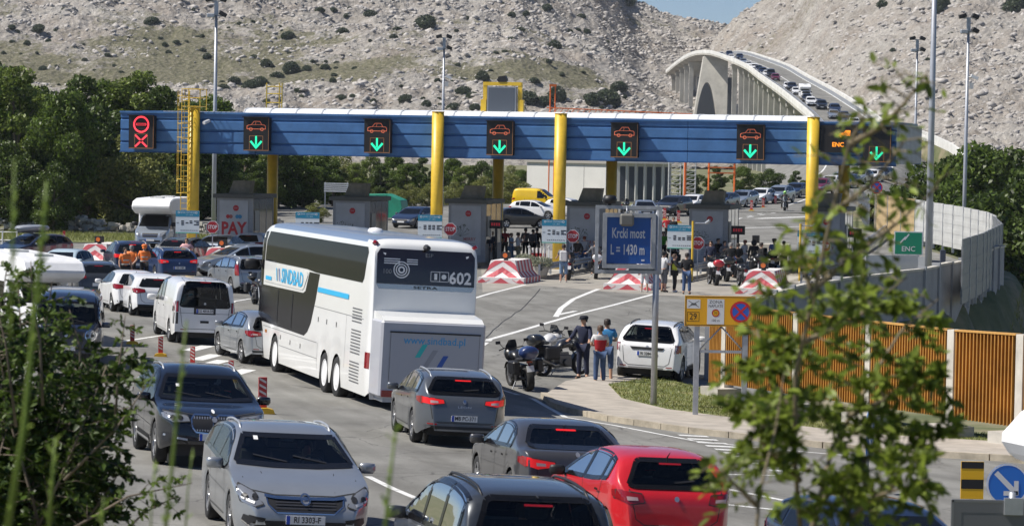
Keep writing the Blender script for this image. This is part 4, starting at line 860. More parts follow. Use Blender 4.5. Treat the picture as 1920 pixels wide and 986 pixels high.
for i in range(110): y_ = 4+200*random.random()**.7; bx.append((random.uniform(5, 1180), y_, random.uniform(3.5, 8)))
for x, y, s in bx:
    p = hill_hit(x, y+s*.5, HL)
    if p: o = empty('bush', p, random.uniform(0, 6), 'dark bush dotted on the rocky west hillside', 'bush', 'bushes on the west hill'); q = s*p.y/5400/2.0*random.uniform(.85, 1.25); o.scale = (q*random.uniform(.8, 1.25), q, q*random.uniform(.85, 1.2)); link(bpy.data.objects.new('crown', cm), o); o.location.z -= .3*q
for x, y, s in [(1765, 10, 16), (1905, 12, 22), (1760, 20, 12), (1655, 8, 12), (1300, 24, 12), (1285, 28, 12), (1675, 95, 7), (1420, 180, 6), (1560, 95, 6)]+[(random.uniform(1420, 1915), random.uniform(4, 250), random.uniform(3, 5)) for i in range(22)]:
    p = hill_hit(x, y+s*.5, HR) or hill_hit(x, y+s*.5, HL)
    if p: o = empty('bush', p, random.uniform(0, 6), 'dark bush dotted on the rocky east hillside', 'bush', 'bushes on the east hill'); q = s*p.y/5400/2.0*random.uniform(.85, 1.25); o.scale = (q*random.uniform(.8, 1.25), q, q*random.uniform(.85, 1.2)); link(bpy.data.objects.new('crown', cm), o); o.location.z -= .3*q
for i in range(9):
    x = 1195+i*12; d = ray(x, 5+i*1.6); p = None
    y = 1330; X = d.x/d.y*y; z = hz_at(HL, X, y); o = empty('bush', (X, y, z-.8), i, 'small dark bush on the skyline ridge', 'bush', 'bushes on the skyline'); o.scale = (.3+.05*(i % 3),)*3; link(bpy.data.objects.new('crown', cm), o)
# ---------------- toll canopy ----------------
GU = Vector((.9732, -.23, 0)); GV = Vector((.23, .9732, 0)); GO = Vector((2.35, 146, 0)); GROT = math.atan2(-.23, .9732)
def A(x, b=0.):
    """distance along the canopy of image column x on the line b metres behind its face"""
    o = GO+GV*b; k = (x-960)/F; return (k*o.y-o.x)/(GU.x-k*GU.y)
def gp(a, b, z=0.): return GO+GU*a+GV*b+Vector((0, 0, z))
def frame(name, a, b, label, cat, group=None, z=None):
    p = gp(a, b); p.z = gz(p.x, p.y) if z is None else z; return empty(name, p, GROT, label, cat, group)
Z0, Z1 = 5.72, 7.72
aL, aR = A(222), A(1676); DEP = 13.4
can = empty('toll_canopy', GO, GROT, label='long blue toll plaza canopy on yellow round posts with white vaulted roof', cat='canopy')
ROOFW = mat('roof_white', (.78, .80, .82), .45, noise=.06, nscale=.5); BLUED = mat('blue_trim', (.02, .08, .22), .5)
mb = MB(); PR = []   # pressed profile of the fascia, front
z = Z0; bands = [(0, 0), (0, .42), (.10, .47), (.10, .50), (0, .56), (0, 1.05), (.10, 1.10), (.10, 1.13), (0, 1.19), (0, 1.62), (.10, 1.68), (.10, 1.71), (0, 1.77), (0, 2.0)]
def fascia(name, a0, a1, b, sgn):
    m_ = MB(); n = len(bands); vs = []
    for a in (a0, a1):
        vs += [(a, b+sgn*(.0+d), Z0+h) for d, h in bands]+[(a, b+sgn*.3, Z1), (a, b+sgn*.3, Z0)]
    n += 2; m_.add(vs, [(i, i+1, n+i+1, n+i) for i in range(n-1)]+[(n-1, 0, n, 2*n-1), tuple(range(n-1, -1, -1)), tuple(range(n, 2*n))]); return m_.build(name, BLUEP, can)
cuts = [aL]+[A(x) for x in (476, 705, 819, 934, 1049, 1167, 1285, 1403, 1522)]+[aR]
for a0, a1 in zip(cuts, cuts[1:]): fascia('front_panel', a0+.01, a1-.01, 0, 1)
fascia('rear_panel', aL, aR, DEP, -1)
MB().box(aL-.02, aR+.02, -.06, .12, Z1, Z1+.1).build('top_trim', BLUEP, can); MB().box(aL-.02, aR+.02, -.04, .10, Z0-.06, Z0).build('bottom_trim', BLUED, can)
m_ = MB()
for i in range(36):   # ribbed end walls
    b = .32+i*(DEP-.64)/36; w_ = (DEP-.64)/36
    for a, sg in ((aR, 1), (aL, -1)): m_.box(min(a, a-.1*sg)+(.0 if i % 2 else .0), max(a, a-.1*sg)+(.04 if i % 2 else 0)*(sg > 0), b, b+w_*.96, Z0+.05, Z1+.02)
m_.build('end_wall', mat('ribbed_metal', (.55, .55, .56), .5, .3), can)
MB().box(aL+.12, aR-.12, .35, DEP-.35, Z0+.75, Z0+.95).build('roof_deck', mat('deck_grey', (.32, .33, .34), .7), can)
# white vaulted roof over the middle, louvres at both ends
av0, av1 = A(452), A(1512); n = 18; vs = []; m_ = MB()
prof = [(.10, Z1+.0), (.16, Z1+.12), (.38, Z1+.27), (.9, Z1+.36), (1.8, Z1+.38), (2.7, Z1+.30), (3.2, Z1+.0)]
N = 21
for i in range(N):
    a0 = av0+(av1-av0)*i/N; a1 = av0+(av1-av0)*(i+1)/N; k = len(prof)
    m_.add([(a, b, zz) for a in (a0, a1-.05) for b, zz in prof], [(j, j+1, k+j+1, k+j) for j in range(k-1)])
m_.prism([(b, zz) for b, zz in prof], av0-.02, av0, 'X'); m_.prism([(b, zz) for b, zz in prof], av1, av1+.02, 'X')
m_.build('vault_roof', ROOFW, can)
m_ = MB()
for i in range(N+1):
    a0 = av0+(av1-av0)*i/N-.05; k = len(prof); m_.add([(a, b-.0, zz+.03) for a in (a0, a0+.07) for b, zz in prof], [(j, j+1, k+j+1, k+j) for j in range(k-1)])
m_.build('vault_rib', mat('rib_grey', (.5, .52, .55), .5), can)
m_ = MB()
for a0, a1 in ((A(300), av0-.2), (av1+.3, A(1655))):
    k = int((a1-a0)/.22)
    for i in range(k): m_.box(a0+i*.22, a0+i*.22+.12, .2, 2.6, Z1+.05+(.0), Z1+.13)
m_.build('roof_louvre', ROOFW, can)
MB().box(aL+.2, av0, 2.7, DEP-.3, Z1+.0, Z1+.16).build('roof_edge', BLUEP, can); MB().box(av1, aR-.2, 2.7, DEP-.3, Z1+.0, Z1+.16).build('roof_edge', BLUEP, can)
for x in (360, 817, 1047, 1520):
    a = A(x, -.25); m_ = MB(); r = .31; zg = -.4
    m_.tube((a, -.26, zg), (a, -.26, Z1+.28), r, n=20); m_.tube((a, -.26, Z1+.28), (a, -.26, Z1+.31), r*1.08, n=20); m_.build('post', YELLOW, can, smooth=False)
    m_ = MB(); m_.tube((a, DEP-.4, zg), (a, DEP-.4, Z0+.1), r, n=20); m_.tube((a, DEP-.4, Z0), (a, DEP-.4, Z0+.2), r*1.2, n=20); m_.build('post', YELLOW, can)
for o in list(can.children):
    if o.name.startswith('post'):
        for p in o.data.polygons: p.use_smooth = len(p.vertices) == 4
# service ladder with safety cage on the first post
a = A(345, -.5); lad = frame('access_ladder', a, -.62, 'yellow caged service ladder fixed to the first yellow post', 'ladder', z=0.)
m_ = MB(); top = 8.9
for s in (-.2, .2): m_.tube((s, 0, 2.4), (s, 0, top), .022, n=6)
for i in range(22): m_.tube((-.2, 0, 2.5+i*.28), (.2, 0, 2.5+i*.28), .014, n=5)
m_.build('rungs', YELLOW, lad); m_ = MB()
for i in range(8):
    zz = 3.6+i*.72; pts = [(.36*math.cos(R(t)), -.36-.36*math.sin(R(t))+.36, zz) for t in range(0, 181, 20)]; pts = [(.36*math.cos(R(t)), -.62*math.sin(R(t)), zz) for t in range(0, 181, 20)]; m_.path(pts, .018, 5)
for t in (25, 65, 115, 155): m_.tube((.36*math.cos(R(t)), -.62*math.sin(R(t)), 3.6), (.36*math.cos(R(t)), -.62*math.sin(R(t)), top), .013, n=5)
m_.build('cage', YELLOW, lad)
m_ = MB()
for zz in (8.1, 8.55, 9.0): 
    for s in (0, 1.0): m_.tube((-.2, s, zz), (.8, s, zz), .02, n=5)
    for s in (-.2, .8): m_.tube((s, 0, zz), (s, 1., zz), .02, n=5)
for s, t in ((-.2, 0), (.8, 0), (.8, 1), (-.2, 1)): m_.tube((s, t, 7.9), (s, t, 9.), .025, n=5)
m_.build('landing_rail', YELLOW, lad)
lad2 = frame('access_ladder', A(520, 12), 11, 'yellow guard rails of the far roof landing above the left canopy', 'ladder', z=0.); m_ = MB()
for zz in (8.0, 8.5, 9.0, 9.4):
    m_.tube((-.45, 0, zz), (.45, 0, zz), .03, n=5)
for s in (-.45, .3, .45): m_.tube((s, 0, 7.9), (s, 0, 9.6), .035, n=5)
m_.build('rails', YELLOW, lad2)
# ---------------- lane signals ----------------
LEDR = mat('red_led', (1, .05, .07), .4, emis=1.1); LEDG = mat('green_led', (.02, .75, .38), .4, emis=.75); LEDO = mat('orange_led', (.8, .20, .1), .4, emis=.3); LEDA = mat('amber_led', (1, .30, .02), .4, emis=.9)
BOXB = mat('signal_black', (.012, .010, .010), .5); EDGE = mat('dim_orange_edge', (.35, .16, .06), .5, emis=.1)
CARO = [(-.50, -.12), (-.50, .03), (-.42, .07), (-.26, .10), (-.12, .27), (.20, .27), (.30, .10), (.46, .08), (.50, .02), (.50, -.12), (.40, -.12)]
def lane_signal(x, kind, label):
    a = A(x, -.3); s = frame('lane_signal', a, -.06, label, 'signal', 'lane signals along the blue canopy', z=6.72)
    w_, h_ = .69, .86; m_ = MB().box(-w_, w_, -.42, -.0, -h_, h_); m_.build('housing', BOXB, s)
    MB().box(-w_-.02, w_+.02, -.60, -.38, h_, h_+.04).build('visor', BOXB, s)
    m_ = MB(); y = -.425
    for z_ in (-h_+.02,): strokes(m_, [(-w_+.02, z_), (w_-.02, z_)], .03, y)
    strokes(m_, [(w_-.02, h_-.05), (w_-.02, -h_+.02)], .02, y)
    strokes(m_, [(-.36, -.80), (-.36, -.10), (.36, -.10), (.36, -.80)], .022, y); m_.build('display_frame', EDGE, s)
    y = -.43
    if kind == 'arrow' or kind == 'etc2':
        m_ = MB(); strokes(m_, [(0, -.14), (0, -.52)], .10, y); strokes(m_, [(-.27, -.40), (0, -.70), (.27, -.40)], .11, y); m_.build('arrow', LEDG, s)
    if kind == 'arrow':
        m_ = MB(); strokes(m_, [(px, pz+.38) for px, pz in CARO], .026, y, closed=True); strokes(m_, [(-.02, .62), (-.04, .48)], .02, y); strokes(m_, [(-.26, .48), (.30, .48)], .018, y)
        for cx in (-.29, .31): ring(m_, .065, .09, (cx, .25), y, 14)
        m_.build('car_symbol', LEDO, s)
    if kind == 'closed':
        m_ = MB(); ring(m_, .35, .44, (0, .40), y); strokes(m_, [(-.26, .45), (.26, .45), (.26, .36), (-.26, .36)], .02, y, closed=True); m_.build('ring', LEDR, s)
        m_ = MB()
        for sx, sz in ((-1, 1), (1, 1), (-1, -1), (1, -1)): strokes(m_, [(sx*.30, -.46+sz*.28), (sx*.07, -.46+sz*.07)], .085, y)
        m_.build('cross', LEDR, s)
    m_ = MB()
    for sx in (-.6, .6): m_.box(sx-.05, sx+.05, .0, .08, -.8, .8)
    m_.build('bracket', STEEL, s); return s
LSX = [(263.5, 'closed', 'lane signal lit with a red ring and red cross at the left canopy end'), (478.7, 'arrow', 'lane signal with green arrow, first to the right of the ladder post'), (705, 'arrow', 'lane signal with green arrow left of the second yellow post'),
       (934.5, 'arrow', 'lane signal with green arrow under the square message board'), (1167.5, 'arrow', 'lane signal with green arrow right of the third yellow post'), (1403.5, 'arrow', 'lane signal with green arrow just left of the last yellow post'), (1640, 'etc2', 'lane signal with green arrow half behind the blurred leaves')]
for x, k, l in LSX: lane_signal(x, k, l)
s = frame('message_display', A(1572, -.2), -.06, 'wide black display with orange lettering ENC beside the last yellow post', 'display', z=6.9)
MB().box(-1.0, .75, -.3, 0, -.6, .75).build('housing', BOXB, s); text('lettering', 'ENC', .30, LEDA, s, (-.12, -.31, -.22), bold=.02)
m_ = MB(); m_.prism([(-.12, .22), (-.12, .36), (.12, .38), (.26, .50), (.48, .50), (.48, .22)], -.305, -.31, 'Y'); m_.prism(ngon(12, .06, (.02, .21)), -.306, -.312, 'Y'); m_.build('symbol', LEDA, s)
# camera on the canopy, cctv
s = frame('security_camera', A(386), -.5, 'small white security camera on the blue canopy front beside the ladder', 'camera', z=7.25)
m_ = MB(); m_.tube((0, -.15, 0), (.15, .25, .12), .09, n=12); m_.build('housing', WHITEP, s); MB().tube((.1, .15, .1), (.1, .45, .1), .03).build('bracket', STEEL, s)
# message board above the roof
vb = frame('message_board', A(938, 1.5), 1.4, 'square grey message board in a yellow frame standing on the canopy roof', 'message board', z=7.6)
m_ = MB()
for x in (-.98, .98): m_.box(x-.14, x+.14, -.15, .15, 0, 1.1); m_.box(x-.1+(.06 if x < 0 else -.06), x+.1+(.06 if x < 0 else -.06), -.1, .1, 1.1, 1.98)
m_.box(-1.0, 1.0, -.12, .12, 1.82, 2.0); m_.build('frame', YELLOW, vb)
m_ = MB(); m_.box(-.76, .76, -.22, .1, .12, 1.76); m_.build('housing', mat('board_edge', (.35, .36, .38), .4, .5), vb)
m_ = MB(); m_.box(-.70, .68, -.235, -.222, .18, 1.70); m_.build('screen', mat('grey_screen', (.10, .115, .14), .35), vb)
m_ = MB(); m_.prism([(-.2, 0), (-.3, .1), (-.2, .28), (.15, .33), (.25, .1), (.15, 0)], -.15, .15, 'Y'); o = m_.build('beacon', BLACK, vb); o.location = (.0, 0, 2.0)
# ---------------- booths, boards, islands ----------------
BOOTHG = mat('booth_grey', (.30, .31, .33), .5, noise=.08); DKGL = mat('booth_glass', (.05, .06, .06), .08, coat=.5); POST_ = mat('poster', (.42, .44, .47), .5, noise=.1, nscale=1.)
REDP = mat('red_print', (.45, .02, .03), .5); REDD = mat('dull_red_print', (.33, .10, .09), .5); BLUEPR = mat('blue_print', (.03, .22, .42), .5)
CURB = mat('island_concrete', (.42, .39, .34), .9, noise=.2, nscale=1.)
BX = [440, 658, 875, 1097, 1327, 1545]
WH = ['the PAY booth, first from the left', 'second from the left, behind the coach roof', 'third from the left, left of the crowd', 'fourth, behind the blue bridge sign', 'fifth, left of the waiting queue', 'last on the right, half behind leaves']
def island_a(k): return A(BX[k]+2, 5.5)
for k, x in enumerate(BX):
    ai = island_a(k)
    isl = frame('traffic_island', ai-.15, -8, f'concrete lane island under the toll booth {WH[k]}', 'traffic island', 'booth islands')
    m_ = MB()
    for j in range(26):
        b0 = j; q0 = gp(ai, -8+b0); z_ = gz(q0.x, q0.y)-isl.location.z; m_.box(-1.05, 1.05, b0, b0+.995, z_-.2, z_+.17)
    m_.build('kerbed_base', CURB, isl)
    bt = frame('toll_booth', ai, 5.2, f'grey toll booth with a poster front, {WH[k]}', 'toll booth', 'toll booths')
    zb0 = .17; h = 3.25; w_ = 1.02; dp = 3.6
    m_ = MB(); m_.box(-w_, w_, 0, dp, zb0, zb0+.95); m_.box(-w_, w_, 0, .08, zb0+.95, h); m_.box(-w_, w_, dp-.08, dp, zb0+.95, h)
    for yy in (.08, 1.15, 2.3, dp-.16):
        for s in (-w_, w_-.08): m_.box(s, s+.08, yy, yy+.08, zb0+.95, h)
    m_.build('wall', BOOTHG, bt)
    for s in (-w_+.01, w_-.05):
        m_ = MB()
        for y0, y1 in ((.17, 1.14), (1.24, 2.29), (2.39, dp-.17)): m_.box(s, s+.04, y0, y1, zb0+.96, h-.03)
        m_.build('window', DKGL, bt)
    MB().box(w_+.001, w_+.03, .35, 1.05, 1.5, 2.6).build('notice', mat('pale_notice', (.5, .5, .47), .5), bt)
    MB().box(-w_-.18, w_+.12, -.18, dp+.15, h, h+.22).build('roof', mat('booth_roof', (.10, .105, .10), .6), bt)
    m_ = MB(); m_.prism([(-.55, 0), (-.28, .72), (.72, .72), (.62, 0)], .5, 1.2, 'Y'); o = m_.build('air_conditioner', mat('dusty_metal', (.20, .19, .16), .7, noise=.2), bt); o.location = (.0, 0, h+.22)
    po = MB().box(-w_+.16, w_-.26, -.03, -.001, zb0+.35, h-.12).build('poster', POST_, bt)
    y = -.034; cx = -.05
    m_ = MB(); 
    m_.prism(ngon(8, .17, (cx+.12, 2.72), R(22.5)), y, y-.004, 'Y'); m_.build('round_print', REDP, po)
    text('print', 'STOP', .1, POST_, po, (cx+.12, y-.008, 2.72), sx=.8)
    if k == 0:
        text('print', 'PAY', .92, REDP, po, (cx, y, 1.60), sx=.86, bold=.035)
        for q, mm in ((-.33, REDP), (-.16, REDD), (.2, BLUEPR), (.36, BLUEPR)): MB().prism(ngon(10, .11, (cx+q, 2.26)), y, y-.004-abs(q)*.005, 'Y').build('print', mm, po)
    else:
        m_ = MB(); rr = random.Random(k)
        for j in range(26):
            t = rr.uniform(0, math.pi); r0 = rr.uniform(.1, .6); c = (cx-.35+r0*math.cos(t), 1.75+r0*.7*math.sin(t)); m_.prism(ngon(5, rr.uniform(.02, .05), c), y, y-.003, 'Y')
        for j in range(7): t = .3+j*.4; strokes(m_, [(cx-.3, 1.5), (cx-.3+.5*math.cos(t), 1.5+.6*math.sin(t))], .018, y-.001)
        m_.build('print', mat('sketch_print', (.14, .16, .14), .6), po)
        text('print', 'MERRY', .24, REDD, po, (cx+.2, y, 1.36), sx=.9, bold=.02)
    for j in range(3): strokes(mm_ := MB(), [(cx-.3, 1.12-j*.12), (cx+.5, 1.12-j*.12)], .03, y); mm_.build('small_print', mat('faint_print', (.2, .22, .26), .6), po)
    if k in (2, 4, 5): 
        d = frame('lane_display', ai+1.5, 5.6, f'black red-digit box right of the booth, {WH[k]}', 'display', 'booth side displays'); MB().box(-.35, .35, -.1, .1, 1.95, 2.4).build('housing', BOXB, d); m_ = MB(); 
        for j in range(4): m_.box(-.25+j*.13, -.17+j*.13, -.105, -.101, 2.1, 2.26)
        m_.build('digits', mat('dim_red', (.4, .02, .03), .5, emis=.25), d); MB().box(-.06, .06, -.05, .05, .1, 1.95).build('stand', BLACK, d)
# price boards and stop signs
BDX = [(350, 395), (575, 398), (805, 403), (1038, 412), (1274, 422), (1518, 432)]; STX = [(397, 426), None, (843, 430), (1073, 443), (1308, 456), (1545, 462)]
TEAL = mat('board_teal', (.02, .22, .36), .5); BWH = mat('board_white', (.62, .68, .72), .5); STRED = mat('stop_red', (.42, .02, .03), .4)
bw = ['first from the left, in front of the motorhome', 'peeping over the coach roof', 'left of the crowd, below the second yellow post', 'in front of the third yellow post', 'beside the blue bridge sign', 'in front of the last yellow post']
bw2 = ['in front of the PAY booth', '', 'left of the crowd', 'beside the third yellow post', 'right of the blue bridge sign', 'farthest right, behind leaves']
for k, (x, yt) in enumerate(BDX):
    a = A(x, -5.5); p = gp(a, -5.5); s_ = F/p.y; top = P(x, yt, p.y).z
    b = empty('price_board', (p.x, p.y, gz(p.x, p.y)), GROT*.4, f'blue toll price board, {bw[k]}', 'notice board', 'toll price boards'); zt = top-b.location.z; z0 = zt-1.14
    MB().box(-.60, .60, 0, .05, z0, zt).build('panel', BWH, b); MB().box(-.60, .60, -.006, 0, zt-.30, zt).build('header', TEAL, b); MB().box(-.60, .60, -.006, 0, z0, z0+.045).build('bottom_band', mat('board_green', (.10, .42, .32), .5), b)
    text('header_text', 'CJENIK CESTARINE', .095, BWH, b, (0, -.010, zt-.1)); text('header_text', '1.7. - 30.9.', .085, BWH, b, (.1, -.010, zt-.22))
    m_ = MB(); rr = random.Random(k+5)
    for cx in (-.45, .45): ring(m_, .03, .055, (cx, zt-.1), -.010, 12)
    m_.build('emblem', BWH, b); m_ = MB()
    for cx in (-.25, -.02, .18, .40, .52):
        for q in range(3): 
            if rr.random() < .8: m_.box(cx-.07, cx+.07, -.006, -.001, zt-.55-q*.085, zt-.50-q*.085)
    for cx in (-.5,): m_.box(cx-.06, cx+.06, -.006, -.001, zt-.63, zt-.61)
    for q in range(9): m_.box(-.35+q*.1, -.29+q*.1, -.006, -.001, z0+.14, z0+.165)
    m_.build('price_rows', INK, b); m_ = MB()
    for cx in (-.45, .45): m_.tube((cx, .08, 0), (cx, .08, zt-.05), .03)
    m_.build('leg', STEEL, b)
    if STX[k]:
        x2, y2 = STX[k]; a = A(x2, -5.2); p = gp(a, -5.2); c = P(x2, y2, p.y)
        st = empty('stop_sign', (p.x, p.y, gz(p.x, p.y)), 0, f'red octagonal STOP sign, {bw2[k]}', 'stop sign', 'stop signs'); zc = c.z-st.location.z
        MB().prism(ngon(8, .335, (0, zc), R(22.5)), 0, .02, 'Y').build('rim', WHITEP, st); MB().prism(ngon(8, .305, (0, zc), R(22.5)), -.006, 0-.001, 'Y').build('face', STRED, st)
        text('lettering', 'STOP', .27, WHITEP, st, (0, -.011, zc), sx=.74, bold=.02); MB().tube((0, .05, 0), (0, .05, zc+.2), .03).build('pole', STEEL, st)
# yellow camera posts beside boards
for k, x in ((4, 1298), (5, 1500)):
    p = gp(A(x, -6), -6); o = empty('camera_post', (p.x, p.y, gz(p.x, p.y)), 0, ['slim yellow post with a camera arm beside the fifth booth', 'slim yellow post left of the last price board'][k-4], 'post'); MB().tube((0, 0, 0), (0, 0, 2.9), .055).build('pole', YELLOW, o); MB().tube((0, 0, 2.8), (.75, 0, 2.8), .035).tube((.62, 0, 2.8), (.8, -.1, 2.95), .07).build('camera_arm', STEEL, o)
# red and white crash cushions
CW = mat('barrier_white', (.74, .70, .68), .6, noise=.08, nscale=1.5); CR_ = mat('barrier_red', (.55, .09, .11), .55, noise=.1, nscale=1.5)
def cushion(px, py, D, label, heading=0., sc=1.):
    p = GX(px, D); o = empty('crash_cushion', p, heading, label, 'crash barrier', 'red and white crash barriers'); o.scale = (sc,)*3
    prof = [(0, 1.0), (.0, .30), (.10, .22), (.10, 0)]   # outward splay, z
    pr = lambda w0, w1, w2, z: None
    W_, H_ = .62, 1.12; lv = [(0., .55), (.28, .55), (.30, .40), (.55, .16), (H_, .0)]   # z, extra splay
    m_ = MB(); Lb = 3.4; vs = []
    for z_, e in lv: vs += [(-W_-e, -e*.7, z_), (W_+e, -e*.7, z_), (W_+e, Lb, z_), (-W_-e, Lb, z_)]
    fs = [(4*i+j, 4*i+(j+1) % 4, 4*i+4+(j+1) % 4, 4*i+4+j) for i in range(4) for j in range(4)]+[(16, 17, 18, 19), (3, 2, 1, 0)]
    m_.add(vs, fs); m_.build('body', CW, o)
    sp = lambda z_: interp([(a, b) for a, b in lv], z_)
    m_ = MB()    # chevrons on the front
    for base in (-.42, .12, .66):
        for sg in (-1, 1):
            q = []
            for t in np.linspace(0, 1, 7):
                u = sg*(W_+.55)*t; q.append((u, base+.42-(abs(u))*.62))
            vv = []
            for (u, z_) in q:
                for dz in (0, .27):
                    zz = min(max(z_+dz, .0), H_-.01); e = sp(zz); uu = max(-W_-e, min(W_+e, u)); vv.append((uu, -e*.7-.012, zz))
            m_.add(vv, [(2*i, 2*i+2, 2*i+3, 2*i+1) for i in range(6)])
    m_.build('chevron', CR_, o); m_ = MB()
    for sg in (-1, 1):
        for b0 in (.05, .75, 1.45, 2.15, 2.85):
            vv = []
            for z_ in (0., .28, .30, .42, .55, .8, H_-.01):
                e = sp(z_); sh_ = z_*.5
                for db in (0, .33): vv.append((sg*(W_+e+.012), min(Lb, b0+db+sh_*.6), z_))
            m_.add(vv, [(2*i, 2*i+2, 2*i+3, 2*i+1) for i in range(6)])
        m_.build('side_stripe', CR_, o); m_ = MB()
    m_ = MB(); m_.tube((.05, .45, H_), (.05, .45, H_+.1), .12); m_.box(-.16, .26, .25, .6, H_+.08, H_+.42); m_.build('lamp_housing', BLACK, o); m_ = MB(); m_.prism(ngon(14, .12, (.05, H_+.25)), .235, .25, 'Y'); m_.build('warning_lamp', mat('amber_dim', (.55, .12, .02), .2, emis=.15, coat=1), o)
    return o
cushion(943, 533, 133.5, 'red and white crash barrier right of the coach', GROT, .93); cushion(1180, 548, 129.5, 'red and white crash barrier below the blue bridge sign', GROT, .93); cushion(1428, 555, 127.5, 'red and white crash barrier left of the concrete wall', GROT, .93)
cushion(178, 490, 145., 'red and white crash barrier left of the men in orange vests', GROT, .93); cushion(410, 492, 143., 'red and white crash barrier between the waiting cars at left', GROT, .93)
# guard rails along the islands
def guardrail(name, pts, label, group=None, h=.75):
    o = empty(name, (*pts[0], gz(*pts[0])), 0, label, 'guard rail', group); z0 = o.location.z; m_ = MB(); pm = MB(); d = Vector(pts[0])
    for (a, b) in zip(pts, pts[1:]):
        A_, B_ = Vector(a), Vector(b); k = max(1, int((B_-A_).length/2)); n_ = Vector((-(B_-A_).y, (B_-A_).x)).normalized()
        for i in range(k):
            q0, q1 = A_.lerp(B_, i/k), A_.lerp(B_, (i+1)/k)
            g0, g1 = gz(*q0)-z0, gz(*q1)-z0; vs = []
            for q, g in ((q0, g0), (q1, g1)):
                for dz, dn in ((-.32, 0), (-.24, -.06), (-.16, 0), (-.08, -.06), (0, 0), (0, .04), (-.32, .04)): w_ = q-d+n_*dn; vs.append((w_.x, w_.y, g+h+dz))
            m_.add(vs, [(j, j+1, 8+j, 7+j) for j in range(6)]+[(6, 0, 7, 13)])
            w_ = q0-d+n_*.1; pm.box(w_.x-.05, w_.x+.05, w_.y-.05, w_.y+.05, g0-.1, g0+h-.02)
    m_.build('rail', STEEL, o); pm.build('rail_post', STEEL, o); return o
for k, nm in ((2, 'third'), (3, 'fourth'), (4, 'fifth'), (0, 'first'), (5, 'last')):
    a = island_a(k); guardrail('guard_rail', [tuple(gp(a+.75, -8.5)[:2]), tuple(gp(a+.95, 3.)[:2])], f'grey steel guard rail on the right edge of the {nm} booth island', 'island guard rails')
guardrail('guard_rail', [tuple(GX(1600, 170)[:2]), tuple(GX(1640, 190)[:2]), tuple(GX(1672, 215)[:2])], 'grey guard rail running up to the beige panels')
guardrail('guard_rail', [tuple(GX(1600, 150)[:2]), tuple(GX(1690, 152)[:2]), tuple(GX(1780, 150)[:2])], 'low guard rail in front of the white metal fence')
# planters with grey shrubs
for k, (x, D, l) in enumerate([(1015, 138, 'round concrete planter with grey lavender beside the price board'), (985, 141, 'low planter with dry grey plants behind the crash barrier')]):
    p = GX(x, D); o = empty('planter', (p.x, p.y, p.z+.17), 0, l, 'planter'); MB().lathe([(.001, 0), (.28, 0), (.42, .45), (.36, .45), (.001, .40)], 16).build('pot', CONC, o)
    v, f = leaf_cloud([(0, 0, .62)], [.55], 900, .05, 5+k, .55); me = raw_mesh('foliage', v, f, leafmat('lavender', (.26, .28, .22), .3)); link(bpy.data.objects.new('foliage', me), o)
m_ = frame('gas_bottle_rack', A(1010, -4.2), -4.2, 'wire rack of red, white and black traffic posts beside the third yellow post', 'rack'); q = MB()
for x in (-.5, .5):
    for z_ in (.2, 1.4): q.box(x-.03, x+.03, -.2, .2, z_-.03, z_+.03)
    q.box(x-.03, x+.03, -.03, .03, .1, 1.45)
q.build('frame', WHITEP, m_)
for i in range(4): 
    o = MB().tube((-.3+i*.2, 0, .2), (-.3+i*.2, 0, 1.35), .06).build('striped_post', CW, m_); MB().tube((-.3+i*.2, 0, .45), (-.3+i*.2, 0, .65), .064).tube((-.3+i*.2, 0, .9), (-.3+i*.2, 0, 1.1), .064).build('stripe', mat('deep_red', (.3, .02, .02), .5), o)
# ---------------- vehicles in the photo ----------------
def road_z(X, Y):
    g = gz(X, Y)
    if 250 <= Y <= 455:
        p, s = rd(Y); l = (X-p.x)
        if abs(l) < W2+1.: g = max(g, p.z+.03)
    return g
GFUN[0] = road_z
def G2(x, y, h=0.):
    d = ray(x, y); k = d.x/d.y; m = d.z/d.y; D = 28.; f = lambda D: CAMZ+m*D-road_z(k*D, D)-h
    while f(D) > 0 and D < 440: D += 1.
    lo, hi = D-1, D
    for _ in range(16):
        q = (lo+hi)/2
        if f(q) > 0: lo = q
        else: hi = q
    return k*lo, lo
PT = dict(white=paint('white', (.80, .80, .80)), silver=paint('silver', (.33, .35, .375), .5, .3), silverblue=paint('silver_blue', (.34, .39, .46), .5, .3), grey=paint('grey', (.11, .12, .135), .4, .3), taupe=paint('grey_brown', (.075, .074, .078), .4, .3),
 black=paint('black', (.012, .013, .016)), navy=paint('navy', (.012, .022, .055)), blue=paint('dark_blue', (.015, .035, .10)), red=paint('red', (.55, .012, .018)), wine=paint('wine', (.14, .01, .03)), icy=paint('icy_blue', (.50, .62, .68)), yellow=paint('yellow', (.80, .52, .01)), bmw=paint('dark_blue_grey', (.006, .007, .011), .0, .22), dgrey=paint('dark_grey', (.05, .055, .062), .4))
PROTO = {}
